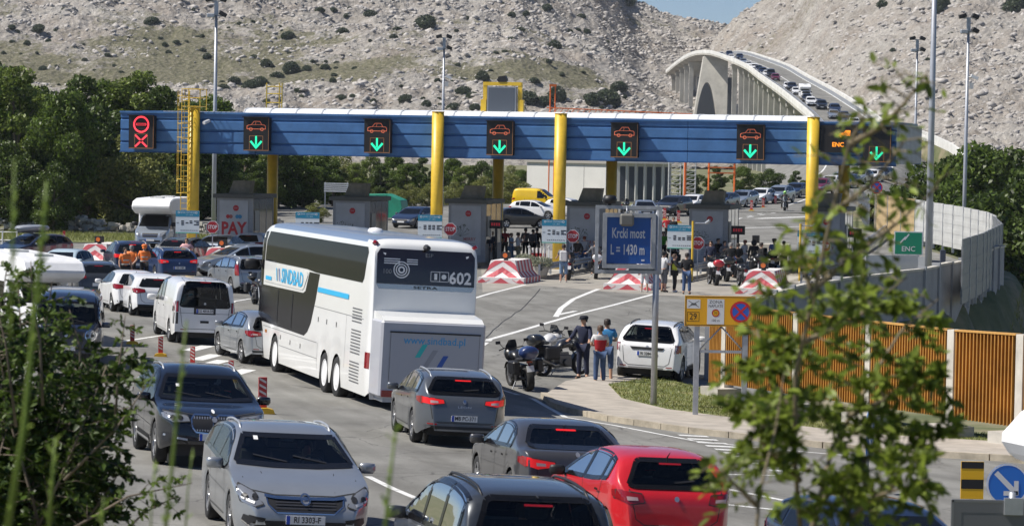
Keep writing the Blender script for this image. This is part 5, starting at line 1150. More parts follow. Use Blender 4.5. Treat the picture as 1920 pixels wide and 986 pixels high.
def V(kind, pt, px, py, hd, label, cat='car', group='cars in the queues', ptxt='', lit=False, detail=None, pos=None, opts={}, **kw):
    S = dict(SPEC[kind]); S.update(opts); H = max(z for x, z in S['prof']); a = R(hd); fw = Vector((math.sin(a), math.cos(a)))
    if pos is None:
        X, Y = G2(px, py, H); off = (S['ws'][1]+S['rw'][0])/2-S['L']/2; c = Vector((X, Y))+fw*off
    else: c = Vector(pos)
    if detail is None: detail = 2 if c.y < 100 else (1 if c.y < 200 else 0)
    if detail < 2 and not opts:
        k = (kind, detail)
        if k in PROTO:
            src, pm = PROTO[k]; r = copy_tree(src); tag(r, label, cat, group)
            def rec(o):
                for sl_ in getattr(o, 'material_slots', []):
                    if sl_.material == pm: sl_.link = 'OBJECT'; sl_.material = PT[pt]
                for ch in o.children: rec(ch)
            if PT[pt] != pm: rec(r)
            place(r, c, hd); return r
    r, sh = car(kind, PT[pt], label, cat, hd, c, group, detail, ptxt, lit, opts=opts, **kw)
    if detail < 2 and not opts: PROTO[(kind, detail)] = (r, PT[pt])
    return r
# near traffic
leon = V('wagon', 'grey', 847, 692, -10, 'dark grey estate car with lit brake lamps just right of the coach tail', ptxt='MB PC-371', lit=True, opts=dict(L=4.54, tail=[(.40, .86), (.42, .94), (.85, .98), (.84, .86), (.62, .83)], tz=.9, pz=.58, bz=.90, rail_m=STEEL))
V('sedan', 'taupe', 1035, 785, -12, 'grey brown saloon with lit brake lamps left of the red hatchback', ptxt='MW 602', lit=True, opts=dict(tail=[(.36, .78), (.36, .86), (.86, .93), (.84, .80), (.62, .74)], tz=.84, bz=.98, pz=.70, trim_m=CHROME))
V('hatch', 'red', 1213, 838, -14.5, 'bright red hatchback with roof aerial at the front right of the jam', ptxt='8213-GV', lit=None, opts=dict(tail=[(.46, .78), (.50, .90), (.82, .94), (.83, .82), (.66, .75)], tz=.86, pz=.42, bz=.84, mirror_m=BLACK))
tou = V('mpv', 'dgrey', 0, 0, -13, 'dark people carrier with black roof rails, cut by the bottom edge', pos=(-.16, 33.0), ptxt='', opts=dict(rail_m=BLACK, L=4.4))
op = V('wagon', 'silver', 514, 787, 168, 'silver estate car facing us with a wide chrome grille', ptxt='RI 3303-F', opts=dict(L=4.9, W=1.86, H=1.5, hz=.70, head=[(.56, .60), (.66, .74), (.86, .83), (.885, .78), (.84, .62), (.66, .57)], grille=[(-.38, .50), (-.50, .60), (-.52, .70), (.52, .70), (.50, .60), (.38, .50)], fz=.42, spokes=5, trim_m=CHROME,
   prof=[(0,.40),(.02,.55),(.14,.68),(.5,.84),(1.3,.99),(2.2,1.41),(2.7,1.50),(3.5,1.49),(4.35,1.40),(4.68,1.06),(4.82,.9),(4.87,.62),(4.9,.38)], wins=[(1.5,2.5),(2.56,3.45),(3.51,4.28)], ws=(1.36,2.13), rw=(4.38,4.66), wb=(.97,3.71), seams=(1.5,2.53,3.5)))
bm_ = V('suv', 'bmw', 358, 680, 166, 'dark blue grey off-roader with twin kidney grilles left of the silver estate', ptxt='068 JK', opts=dict(L=4.7, hz=.90, head=[(.42, .80), (.46, .90), (.86, .96), (.87, .86), (.70, .78)], grille=[(-.03, .62), (-.03, .86), (-.10, .90), (-.38, .90), (-.42, .74), (-.36, .62)], fz=.55, rail_m=STEEL))
tv = V('van', 'white', 366, 519, -15, 'white panel van with rear window among the left queue', 'van', ptxt='ZG 4818-DS', opts=dict(tail=[(.80, .98), (.80, 1.30), (.92, 1.30), (.93, .98)], tailside=[(4.78, 1.0), (4.76, 1.3), (4.87, 1.3), (4.89, 1.0)], pz=1.02, bz=1.24, tail_inner=0, tz=1.1, rw=(4.69, 4.845)), group=None)
V('compact', 'silver', 497, 583, -20, 'silver hatchback squeezed between the white van and the coach', ptxt='')
V('compact', 'white', 285, 512, -17, 'white hatchback with dark rear window directly left of the white van', lit=None)
V('hatch', 'white', 246, 506, -17, 'small white hatchback farther left, half hidden by another white car')
mv = V('micro', 'navy', 128, 541, 173, 'old dark navy van with round headlamps facing us behind the left bush', 'van', group=None, opts=dict(head=ngon(14, .13, (.64, .86)), grille=[(-.45, .76), (-.45, .95), (.45, .95), (.45, .76)], hz=.9, fz=.5))
V('wagon', 'blue', 322, 464, -20, 'dark blue estate with lit tail lamps beside the men in orange', lit=True, detail=2, ptxt='ZG 1188')
V('suv', 'navy', 243, 451, -15, 'navy off-roader with roof rails behind the men in orange', lit=True, detail=1)
V('wagon', 'dgrey', 178, 489, -15, 'dark grey car right behind the white camper roof', detail=1)
V('hatch', 'icy', 128, 466, 190, 'pale icy blue hatchback with a teal windscreen cover at far left', detail=1)
rb = V('wagon', 'navy', 78, 438, 212, 'dark estate car carrying a grey roof box at far left', detail=1)
V('wagon', 'silverblue', 478, 458, 238, 'silver blue estate seen side-on, turning left behind the silver people carrier', detail=1)
V('mpv', 'silver', 462, 480, -24, 'silver people carrier with tall tail lamps left of the coach front', detail=2, opts=dict(tail=[(.78, .75), (.76, 1.25), (.84, 1.25), (.87, .75)], tailside=[(4.1, .8), (4.05, 1.2), (4.25, 1.2), (4.3, .8)], tail_inner=0, prof=[(x, z*.93) for x, z in SPEC['mpv']['prof']]))
V('hatch', 'white', 475, 436, 12, 'white hatchback below the second rear canopy post', detail=1)
V('sedan', 'silverblue', 416, 440, 14, 'grey blue saloon in front of the PAY booth', detail=1)
V('wagon', 'dgrey', 343, 445, 14, 'dark green grey estate behind the woman in pink', detail=1)
V('suv', 'black', 506, 421, 10, 'black off-roader just left of the coach roof', detail=1)
V('wagon', 'navy', 786, 387, 202, 'navy estate waiting between the second and third booth')
V('hatch', 'black', 962, 389, 72, 'black hatchback parked in front of the white hatchback', opts={})
V('compact', 'white', 990, 375, 112, 'white hatchback parked beside the yellow van')
yv = V('mpv', 'yellow', 0, 0, 108, 'yellow delivery van with black lettering parked by the white building', 'van', group=None, detail=1, pos=(2.2, 246), opts=dict(prof=[(0,.42),(.02,.62),(.14,.85),(.5,.98),(.98,1.1),(1.75,1.72),(2.1,1.83),(3.2,1.85),(4.25,1.82),(4.34,1.08),(4.37,.92),(4.38,.62),(4.40,.38)], wins=[(1.2, 2.1)], tum=.12, rails=0))
V('compact', 'white', 1055, 371, 115, 'white car mostly behind the third yellow post')
V('sedan', 'silverblue', 1208, 375, 178, 'pale car facing us just above the blue bridge sign')
V('suv', 'black', 1268, 366, 205, 'black off-roader with lit headlamps left of the fifth booth')
Q = [('compact', 'white', 1303, 364, 'white car hidden behind the fifth booth roof unit'), ('wagon', 'navy', 1362, 360, 'dark blue car right of the fifth booth roof unit'), ('wagon', 'silverblue', 1398, 356, 'grey blue car before the white one in the right queue'), ('compact', 'white', 1432, 352, 'white car in the right queue beside the orange delineators'),
 ('suv', 'silverblue', 1466, 347, 'lilac silver car behind the rider with the green helmet'), ('wagon', 'navy', 1498, 342, 'dark car directly left of the last yellow post'), ('suv', 'wine', 1543, 333, 'dark red car right of the last yellow post'), ('compact', 'white', 1562, 328, 'white car just behind the dark red one'), ('wagon', 'navy', 1594, 326, 'navy car behind the rear yellow post'),
 ('suv', 'silver', 1617, 317, 'silver off-roader on the climbing road under the canopy'), ('compact', 'white', 1640, 317, 'white car on the climbing road under the canopy end'), ('hatch', 'black', 1660, 313, 'black car highest on the visible approach road'), ('compact', 'silver', 1580, 322, 'silver car between the white and navy ones')]
for k, pt, x, y, l in Q: V(k, pt, x, y, 203, l, group='cars queueing down from the bridge')
dus = V('duster', 'white', 1230, 606, 13, 'white off-roader parked beside the police officer and the couple', ptxt='RI 3284-D', opts=dict(tail=[(.76, .84), (.76, 1.06), (.88, 1.06), (.89, .84)], tailside=[(4.12, .86), (4.1, 1.06), (4.26, 1.06), (4.28, .86)], tail_inner=0, pz=.80, bz=.98, rail_m=BLACK), group=None)
V('hatch', 'navy', 0, 0, 165, 'dark blue car behind the sapling at lower right', pos=(4.4, 34.0), detail=1)
dus.scale = (1.05,)*3
# cars on the bridge
def on_bridge(px, py, h):
    best = None
    for D in np.arange(452, 905, 2.):
        p, s = rd(float(D)); d = ray(px, py); k = D/d.y; z = CAMZ+d.z*k; e = abs(z-(p.z+h)); l = d.x*k-p.x
        if abs(l) < W2 and (best is None or e < best[0]): best = (e, D, d.x*k, p.z)
    return best
BRC = [(130, 292, 'white', 'compact'), (165, 293, 'black', 'suv'), (215, 299, 'white', 'compact'), (262, 286, 'navy', 'suv'), (272, 312, 'white', 'hatch'), (320, 302, 'navy', 'suv'), (340, 328, 'silverblue', 'compact'), (370, 346, 'white', 'hatch'), (403, 358, 'white', 'suv'), (428, 368, 'black', 'hatch'), (449, 378, 'navy', 'suv'), (472, 396, 'white', 'hatch'), (494, 388, 'black', 'van'), (520, 412, 'wine', 'suv'),
 (588, 462, 'white', 'hatch'), (612, 462, 'black', 'suv'), (637, 488, 'white', 'compact'), (690, 507, 'white', 'suv'), (697, 527, 'black', 'compact'), (718, 541, 'white', 'suv'), (778, 560, 'black', 'suv'), (852, 583, 'navy', 'suv'), (846, 617, 'silverblue', 'compact'), (925, 640, 'navy', 'suv'), (960, 660, 'white', 'compact'), (905, 625, 'black', 'hatch')]
GFB = GFUN[0]
def bridge_z(X, Y): return rd(Y)[0].z+.05
GFUN[0] = bridge_z
for i, (x, y, c, k) in enumerate(BRC):
    px, py = 1280+x/2.9875, y/2.9875; H = max(z for a, z in SPEC[k]['prof']); b = on_bridge(px, py, H)
    if not b: continue
    col = {'white': 'white', 'black': 'black', 'navy': 'dark blue', 'silverblue': 'pale blue', 'wine': 'wine red'}[c]; kn = {'compact': 'car', 'suv': 'off-roader', 'hatch': 'small car', 'van': 'van'}[k]
    w_ = ['1st', '2nd', '3rd', '4th', '5th', '6th', '7th', '8th', '9th', '10th', '11th', '12th', '13th', '14th', '15th', '16th', '17th', '18th', '19th', '20th', '21st', '22nd', '23rd', '24th', '25th', '26th'][i]
    X = b[2]; Y = b[1]; V(k, c, 0, 0, 183, f'{col} {kn} on the bridge, {w_} in the queue counting down from the crest', group='cars in the queue on the bridge', pos=(X, Y), detail=0)
GFUN[0] = GFB
# details on single cars
def addon(root, name): return [c for c in root.children if c.name.startswith(name)]
# roof box
S = SPEC['wagon']; m_ = MB(); vs = []; n = 14; bx_ = empty('roof_box', (0, 0, 0), 0, 'grey streamlined roof box on the dark estate at far left', 'roof box'); bx_.location = rb.location+Vector((0, 0, 1.56)); bx_.rotation_euler = rb.rotation_euler
pr_ = [(-1.1, .02), (-1.05, .5), (-.6, .8), (.3, .82), (.9, .6), (1.05, .02)]
for y_, k_ in pr_:
    for i in range(n): t = 2*math.pi*i/n; vs.append((.40*k_**.5*math.cos(t)*1.05, y_, .2+.20*k_**.6*math.sin(t)))
m_.add(vs, [(k*n+i, k*n+(i+1) % n, (k+1)*n+(i+1) % n, (k+1)*n+i) for k in range(5) for i in range(n)]); m_.build('shell', mat('roofbox_grey', (.33, .35, .38), .35, coat=.5), bx_, smooth=True); MB().box(-.5, .5, -.5, -.44, -.03, .04).box(-.5, .5, .4, .46, -.03, .04).build('bar', BLACK, bx_)
# ---------------- motorhomes ----------------
def motorhome(pos, hd, label, cab, sc=1., tall=2.95):
    root = empty('motorhome', (0, 0, 0), 0, label, 'motorhome'); L = 6.3
    prof = [(0,.45),(.03,.8),(.12,1.0),(.55,1.22),(.85,1.32),(1.55,2.02),(1.9,2.1),(2.6,2.12),(6.1,2.1),(6.25,1.5),(6.3,.45)]
    sh = Shell(root, L, 2.0, prof, [(0, .85), (.8, 1.15), (6.3, 1.2)], (1.0, 4.5), .35, sill=.3, tum=.2, kr=.05, m=cab, name='cab')
    wb_ = 1.0; sh.decal('windshield', 'F', [(-.86, 1.36), (.86, 1.36), (.74, 2.0), (-.74, 2.0)], GLASS); sh.side('side_window', sh.win(.95, 1.75), GLASS)
    sh.decal('grille', 'F', [(-.42, .78), (-.46, 1.0), (.46, 1.0), (.42, .78)], BLACK); sh.decal('grille_bar', 'F', [(-.4, .88), (-.4, .91), (.4, .91), (.4, .88)], CHROME, off=.015); sh.decal('lower_grille', 'F', [(-.6, .5), (-.6, .62), (.6, .62), (.6, .5)], BLACK)
    for s_ in (-1, 1): sh.decal('headlight', 'F', [(s_*x, z) for x, z in ((.56, .78), (.56, 1.0), (.85, 1.1), (.88, .84))], LENS)
    plate(root, L/2+.02, .62, '', 1)
    for xw in (1.0, 4.5):
        for s_ in (-1, 1): wheel(root, s_*.86, L/2-xw, .35, detail=1, style='steel')
    b = MB(); y0 = L/2; t_ = tall
    b.prism([(y0-6.4, .5), (y0-2.0, .5), (y0-2.0, 2.02), (y0-.95, 2.08), (y0-.35, 2.28), (y0-.2, 2.5), (y0-.5, t_-.12), (y0-1.2, t_), (y0-6.3, t_), (y0-6.4, t_-.1)], -1.12, 1.12, 'X'); b.build('living_box', WHITEP, root, bevel=.06)
    for s_ in (-1, 1):
        for ya, yb in ((y0-3.4, y0-2.4), (y0-5.6, y0-4.7)): MB().box(min(s_*1.11, s_*1.13), max(s_*1.11, s_*1.13), ya, yb, 1.45, 2.0).build('side_window', GLASS, root)
    m_ = MB(); m_.box(-.35, .35, y0-2.2, y0-1.5, t_, t_+.08); m_.box(-.35, .35, y0-4.9, y0-4.2, t_, t_+.08); m_.build('roof_hatch', mat('hatch_white', (.6, .6, .58), .4), root)
    mirror(sh, 1.2, 1.45, BLACK, big=1.6); root.scale = (sc,)*3; place(root, pos, hd); return root
motorhome(GX(303, 166)[:2], 186, 'white alcove motorhome with silver cab below the canopy, left of the ladder', PT['silverblue'])
motorhome(GX(48, 86)[:2], 152, 'white camper with a large rounded roof behind the navy van at far left', PT['white'], .84, 2.95)
motorhome((8.5, 31.3), 258, 'white camper rounded rear at the right frame edge above a blue sign', PT['white'])
b = on_bridge(1280+685/2.9875, 470/2.9875, 2.8)
if b: GFUN[0] = bridge_z; motorhome((b[2], b[1]), 183, 'white camper in the middle of the queue on the bridge', PT['white'], .9); GFUN[0] = GFB
# ---------------- the coach ----------------
def coach():
    root = empty('double_deck_coach', label='white double-deck coach with blue lettering on its side and a grey rear box', cat='coach'); L, W = 13.9, 2.55
    prof = [(0,.32),(.02,.9),(.06,1.5),(.14,2.6),(.3,3.4),(.6,3.84),(1.2,3.98),(2.2,4.0),(12.6,4.0),(13.4,3.97),(13.68,3.84),(13.76,3.5),(13.82,2.6),(13.87,1.4),(13.9,.32)]
    BW = mat('coach_white', (.80, .80, .78), .3, coat=.6, noise=.03, nscale=.6); RB = mat('coach_roof', (.26, .33, .44), .3, .35, .4)  # blue in the roof colour paints the sky reflected by silver-grey metal
    sh = Shell(root, L, W, prof, [(0, 3.42), (13.9, 3.42)], (2.75, 9.05, 10.45), .50, sill=.30, tum=.10, kf=.10, kr=.045, tf=.5, tr=.35, m=BW, step=.14, roofm=RB, roofz=3.86, n=5.5, arch=.06)
    for p in sh.body.data.polygons:
        if p.material_index == 1 and p.center.y < -L/2+.55: p.material_index = 0
    G_ = mat('coach_glass', (.014, .016, .015), .05, spec=.17); BLK = mat('coach_black', (.010, .010, .012), .12, spec=.3)
    for q_ in (G_, BLK): q_.node_tree.nodes['Principled BSDF'].inputs['IOR'].default_value = 1.16
    MB().box(-1.0, 1.0, -L/2+.3, L/2-.3, .35, .8).build('underbody', BLACK, root)
    for xw in (2.75, 9.05, 10.45):
        for s_ in (-1, 1): 
            wheel(root, s_*(W/2-.17), L/2-xw, .50, .28, style='white'); MB().tube((s_*(W/2-.46), L/2-xw, .5), (s_*(W/2-.40), L/2-xw, .5), .56, n=22).build('arch_liner', BLACK, root)
    sh.side('upper_window', [(.9, 2.92), (.95, 3.45), (1.25, 3.72), (13.02, 3.72), (13.16, 3.6), (12.95, 2.98), (12.8, 2.88), (7.6, 2.88), (6.5, 2.92)], G_, step=.3)
    sh.side('front_side_glass', [(.10, 1.25), (.12, 2.3), (.2, 3.2), (.36, 3.66), (1.0, 3.72), (.84, 3.45), (.80, 2.88), (.86, 1.3)], BLK, step=.2, off=.006)
    sh.side('lower_window', [(.88, 1.27), (.84, 2.26), (6.2, 2.30), (6.45, 2.36), (6.8, 2.86), (8.05, 2.86), (7.75, 2.2), (7.35, 1.6), (7.0, 1.36), (6.6, 1.24)], BLK, step=.3, off=.005)
    sh.side('panel', [(.98, 2.36), (1.08, 2.80), (1.25, 2.86), (6.55, 2.86), (6.66, 2.78), (6.25, 2.42), (6.05, 2.36)], BW, step=.3, off=.012)
    for x in (3.0, 4.9): sh.side('window_pillar', [(x, 1.32), (x, 2.2), (x+.06, 2.2), (x+.06, 1.32)], mat('pillar_dark', (.004, .004, .005), .6), step=.3, off=.012)
    CY = mat('sign_blue', (.03, .42, .72), .4); NV = mat('logo_navy', (.03, .10, .40), .4)
    for ax, sg in (('L', -1), ('R', 1)):
        u = lambda x: (x-L/2) if ax == 'L' else (L/2-x); vv = lambda p: [(u(x), z) for x, z in p]
        sh.text('side_lettering', ax, 'SINDBAD', (u(4.75), 2.60), .52, CY, sx=1.30, bold=.02, off=.022)
        for i, mm in enumerate((CY, mat('logo_grey', (.35, .37, .40), .4), NV)): sh.decal('side_logo', ax, vv([(2.62+i*.2+(.1 if i != 1 else 0), 2.45), (2.70+i*.2+(.1 if i != 1 else 0), 2.45), (2.62+i*.2, 2.78), (2.54+i*.2, 2.78)]), mm, step=.3, off=.022)
        sh.decal('blue_stripe', ax, vv([(7.95, 2.42), (8.0, 2.54), (11.5, 2.54), (11.5, 2.42)]), CY, step=.4, off=.012); sh.decal('blue_stripe', ax, vv([(1.2, 2.42), (1.2, 2.52), (2.0, 2.52), (2.0, 2.42)]), CY, step=.3, off=.022)
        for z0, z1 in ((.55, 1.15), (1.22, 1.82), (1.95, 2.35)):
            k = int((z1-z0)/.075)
            for i in range(k): sh.line('vent_slat', ax, vv([(12.0, z0+i*.075), (13.0, z0+i*.075)]), .028, mat('vent_shadow', (.12, .12, .12), .6), off=.008)  # flat dark lines paint the shade between the vent slats
        for x, z in ((3.6, 1.0), (4.9, .95), (6.2, .95), (8.2, 1.75), (9.2, 1.75), (10.3, 1.75)): sh.decal('hatch_lock', ax, vv([(x, z-.06), (x, z+.06), (x+.06, z+.06), (x+.06, z-.06)]), BLACK, step=.3)
        for p in ([(1.2, 1.17), (8.2, 1.17)], [(3.5, .78), (8.3, .78)], [(7.6, 2.05), (13.2, 2.05)], [(11.4, .8), (11.4, 2.05)], [(8.3, .5), (8.3, 1.17)]): sh.line('panel_seam', ax, vv(p), .014, mat('seam_grey', (.2, .2, .2), .6))
        sh.decal('marker_lamp', ax, vv([(1.5, 1.0), (1.5, 1.08), (1.75, 1.08), (1.75, 1.0)]), AMBER, step=.3)
        sh.decal('taillight', ax, vv([(13.55, .95), (13.55, 1.32), (13.85, 1.32), (13.85, .95)]), REDL, step=.2)
    # rear
    sh.decal('rear_window', 'B', [(-1.16, 2.92), (-1.16, 3.6), (-1.08, 3.72), (1.08, 3.72), (1.16, 3.6), (1.16, 2.92)], mat('rear_glass', (.022, .014, .016), .06, coat=.5), step=.3)
    SIL = mat('silver_strip', (.5, .52, .55), .25, .8); sh.decal('silver_strip', 'B', [(-1.1, 2.80), (-1.16, 2.91), (1.16, 2.91), (1.1, 2.80)], SIL, step=.3)
    sh.text('rear_lettering', 'B', 'SETRA', (0, 2.855), .085, INK, sx=2.4, bold=.02); sh.text('rear_lettering', 'B', '602', (.82, 3.10), .38, PLATE, sx=.95, bold=.025); sh.text('rear_lettering', 'B', 'ESP', (.07, 3.60), .13, mat('faint_white', (.28, .28, .28), .5)); sh.text('rear_lettering', 'B', '100', (-.92, 3.20), .15, mat('faint_white', (.28, .28, .28), .5))
    m_ = MB(); 
    for r0, r1 in ((.30, .345), (.20, .245), (.08, .15)): ring(m_, r0*.56, r1*.56, (0, 0), 0, 24)
    v = [(x, z) for x, _, z in m_.v]; sh.wrap('emblem', 'B', [(x-.58, z+3.25) for x, z in v], m_.f, PLATE, .012, None, False)
    for i in range(3): sh.decal('emblem_bar', 'B', [(-1.0, 3.38+i*.05), (-1.0, 3.405+i*.05), (-.62-.0*i, 3.405+i*.05), (-.62, 3.38+i*.05)], PLATE, step=.3, off=.013); sh.decal('emblem_bar', 'B', [(-.46, 3.38+i*.05), (-.46, 3.405+i*.05), (-.2, 3.405+i*.05), (-.2, 3.38+i*.05)], PLATE, step=.3, off=.013)
    sh.line('notice_frame', 'B', [(.12, 3.02), (.12, 3.24), (.54, 3.24), (.54, 3.02), (.12, 3.02)], .012, PLATE, off=.012); sh.line('notice_frame', 'B', [(.33, 3.02), (.33, 3.24)], .012, PLATE, off=.012)
    sh.decal('sticker', 'B', [(.2, 3.06), (.2, 3.2), (.27, 3.2), (.27, 3.06)], PLATE, step=.3, off=.012); sh.decal('sticker', 'B', ngon(8, .06, (.43, 3.13)), PLATE, step=.3, off=.012)
    m_ = MB(); m_.tube((0, -L/2+.2, 3.78), (0, -L/2-.02, 3.78), .08, .05, n=10); m_.build('rear_camera', BLACK, root)
    for s_ in (-1, 1): MB().tube((s_*1.16, -L/2+.32, 3.86), (s_*1.20, -L/2+.30, 3.80), .07, n=10).build('marker_lamp', REDL, root)
    # ski box
    GB = mat('box_grey', (.44, .45, .49), .35, coat=.3, noise=.03); y1 = -L/2+.10; y0 = -L/2-.95
    bx_ = MB().box(-1.22, 1.22, y0, y1, .38, 2.13).build('luggage_box', GB, root, bevel=.05)
    m_ = MB(); m_.prism([(y0+.03, 2.12), (y0+.25, 2.22), (y1, 2.30), (y1, 2.12)], -1.18, 1.18, 'X'); m_.build('box_hood', BW, bx_)
    MB().box(-1.0, 1.08, y0-.012, y0-.001, .62, 1.86).build('box_door', mat('box_door', (.40, .41, .45), .35, coat=.3), bx_)
    MB().box(-1.02, 1.10, y0-.03, y0-.002, 1.865, 1.895).build('door_seal', BLACK, bx_)
    m_ = MB()
    for pts in (((-1.0, .62), (1.08, .62)), ((1.08, .62), (1.08, 1.86)), ((-1.0, .62), (-1.0, 1.86))): strokes(m_, pts, .012, y0-.014)
    m_.build('door_edge', mat('seam_grey', (.3, .3, .3), .6), bx_)
    text('lettering', 'www.sindbad.pl', .24, mat('sign_blue2', (.05, .33, .62), .4), bx_, (.03, y0-.016, 1.70), sx=.95, bold=.008)
    for i, (mm, zz) in enumerate(((mat('logo_teal', (.03, .50, .48), .4), .12), (mat('logo_grey2', (.30, .31, .34), .4), .0), (NV, -.12))):
        cx = -.30+i*.25; zz += .2; q = [(cx-.12, 1.0+zz), (cx-.0, 1.0+zz), (cx+.17, 1.30+zz), (cx+.05, 1.30+zz)]; 
        if i == 1: q = [(cx-.24, 1.0), (cx-.12, 1.0), (cx+.17, 1.50), (cx+.05, 1.50)]
        MB().prism(q, y0-.016, y0-.013, 'Y').build('logo', mm, bx_)
    for s_ in (-1, 1): MB().box(s_*.98-.17, s_*.98+.17, y0-.02, y0-.0, .40, .55).build('taillight', REDL, bx_)
    MB().box(-1.1, 1.1, y0+.05, y1, .28, .38).build('box_frame', STEEL, bx_)
    mirror(sh, .25, 2.75, BLACK, big=1.9)
    MB().lathe([(.001, .10), (.16, .07), (.2, 0)], 14, c=(0, -1.5, 4.0)).build('roof_vent', WHITEP, root, smooth=True)
    return root
co = coach()
# set from the rear left corner under pixel (693, 745)
hd = -15.8; a = R(hd); fw = Vector((math.sin(a), math.cos(a))); rt = Vector((math.cos(a), -math.sin(a))); c0 = Vector((-3.40, 67.7)); c = c0+fw*(13.9*1.03/2)+rt*1.31; place(co, c, hd); co.scale = (1.03,)*3
# ---------------- motorcycles ----------------
def motorcycle(pos, hd, label, col, case=None, lean=0, z=None, scale=1.):
    root = empty('motorcycle', (0, 0, 0), 0, label, 'motorcycle', 'motorcycles'); R_ = .32; yf, yr = .76, -.72
    for y, w_ in ((yf, .06), (yr, .09)):
        t = MB(); t.lathe([(.22, w_), (.30, w_*1.05), (R_, w_*.5), (R_, -w_*.5), (.30, -w_*1.05), (.22, -w_), (.22, w_)], 24, axis='X'); o = t.build('wheel', RUBBER, root, smooth=True); o.location = (0, y, R_)
        t = MB(); t.lathe([(.225, .03), (.20, .025), (.20, -.025), (.225, -.03)], 20, axis='X'); t.lathe([(.06, .04), (.05, -.04)], 10, axis='X')
        for i in range(6): a = i*math.pi/3; t.tube((0, .04*math.cos(a), .04*math.sin(a)), (0, .21*math.cos(a), .21*math.sin(a)), .012, n=5)
        r = t.build('rim', ALLOY, o); t = MB(); t.lathe([(.14, .075), (.14, .08), (.06, .08)], 16, axis='X'); t.build('brake_disc', STEEL, o)
    b = MB()
    for s in (-.09, .09): b.tube((s, yf, R_), (s, yf-.30, .95), .026, n=8)
    b.build('fork', STEEL, root); b = MB()
    for s in (-.07, .07): b.path([(s, yr, R_), (s, -.25, .36)], .03, 6)
    b.tube((-.07, -.3, .36), (.07, -.3, .36), .04); b.build('swingarm', BLACK, root)
    b = MB(); b.cbox((0, .05, .42), (.34, .5, .36)); b.cbox((0, -.1, .62), (.24, .7, .12)); b.tube((-.24, .05, .38), (.24, .05, .38), .11, n=12); o = b.build('engine', mat('engine_metal', (.10, .10, .105), .45, .6), root, bevel=.02)
    def loft(rings, n=12):
        m = MB(); vs = []
        for y, z, w_, h in rings:
            for i in range(n): t = 2*math.pi*i/n; vs.append((w_*math.cos(t), y, z+h*math.sin(t)))
        m.add(vs, [(k*n+i, k*n+(i+1) % n, (k+1)*n+(i+1) % n, (k+1)*n+i) for k in range(len(rings)-1) for i in range(n)]+[tuple(range(n)), tuple(range((len(rings)-1)*n, len(rings)*n))]); return m
    loft([(-.12, .80, .08, .05), (0, .88, .16, .12), (.22, .93, .19, .14), (.40, .90, .15, .12), (.5, .84, .08, .07)]).build('fuel_tank', col, root, smooth=True)
    loft([(-.95, .86, .05, .03), (-.8, .86, .12, .06), (-.4, .82, .15, .06), (-.05, .80, .12, .06)]).build('seat', BLACK, root, smooth=True)
    loft([(.42, .80, .08, .10), (.52, .88, .20, .20), (.66, .92, .19, .17), (.78, .88, .10, .09)]).build('fairing', col, root, smooth=True)
    m = MB(); vs = []
    for k, (z_, y_, w_) in enumerate(((1.0, .66, .17), (1.15, .58, .16), (1.30, .48, .10))):
        for i in range(5): t = (i-2)/2; vs.append((w_*t, y_-.07*t*t, z_))
    m.add(vs, [(k*5+i, k*5+i+1, (k+1)*5+i+1, (k+1)*5+i) for k in range(2) for i in range(4)]); m.build('windscreen', mat('bike_screen', (.05, .06, .07), .05, coat=.6), root, smooth=True)
    b = MB(); b.path([(-.42, .30, 1.06), (-.25, .38, 1.10), (0, .42, 1.06), (.25, .38, 1.10), (.42, .30, 1.06)], .016, 7); o = b.build('handlebar', BLACK, root)
    for s in (-1, 1):
        b = MB(); b.tube((s*.25, .38, 1.08), (s*.36, .42, 1.24), .008, n=5); b.cbox((s*.40, .42, 1.26), (.13, .03, .08)); b.build('mirror', BLACK, root)
    b = MB(); b.lathe([(.001, .05), (.09, .04), (.10, -.02), (.001, -.04)], 14, c=(0, .78, .86), axis='Y'); b.build('headlight', LENS, root, smooth=True)
    b = MB(); b.path([(.14, .1, .35), (.17, -.4, .30), (.2, -.9, .52)], [.035, .05, .06], 10); b.build('exhaust', mat('exhaust_metal', (.25, .25, .25), .3, .9), root, smooth=True)
    m = MB(); n = 8; vs = []
    for s in (-.07, .07):
        for i in range(n+1): t = R(25+130*i/n); vs.append((s, yf+.37*math.cos(t), R_+.37*math.sin(t)))
    m.add(vs, [(i, i+1, n+2+i, n+1+i) for i in range(n)]); m.build('mudguard', col, root, smooth=True)
    plate(root, -1.02, .62, '', -1, w=.20, h=.17, tilt=-.3, blue=False); b = MB(); b.tube((0, -.85, .80), (0, -1.0, .68), .03); b.cbox((0, -.97, .80), (.16, .04, .06)); b.build('taillight', REDL, root)
    if case:
        cm_ = case if not isinstance(case, tuple) else case[0]
        loft([(-1.15, 1.05, .17, .14), (-1.10, 1.05, .25, .17), (-.85, 1.05, .26, .18), (-.72, 1.03, .2, .14)], 16).build('top_case', cm_, root, smooth=True)
        for s in (-1, 1): MB().cbox((s*.33, -.62, .66), (.20, .52, .36)).build('pannier', BLACK, root, bevel=.04)
    b = MB(); b.tube((-.1, -.05, .3), (-.28, -.15, .02), .015); b.build('side_stand', STEEL, root)
    g = GFUN[0](pos[0], pos[1]) if z is None else z; root.location = (pos[0], pos[1], g+.0); root.rotation_euler = (0, R(lean), -R(hd)); root.scale = (scale,)*3; return root
BIKEB = paint('bike_black', (.015, .016, .018)); BIKEW = paint('bike_white', (.7, .7, .7)); BIKER = paint('bike_red', (.5, .02, .03)); BIKEN = paint('bike_navy', (.02, .04, .14))
def gp2(x, y): p = G(x, y); return (p.x, p.y)
motorcycle(gp2(976, 728), -18, 'black touring motorcycle with a red and blue top case seen from behind', BIKEB, BIKEN, -6)
motorcycle(gp2(1052, 704), 48, 'large black motorcycle parked side-on in front of the police officer', BIKEB, BIKEB, -5)
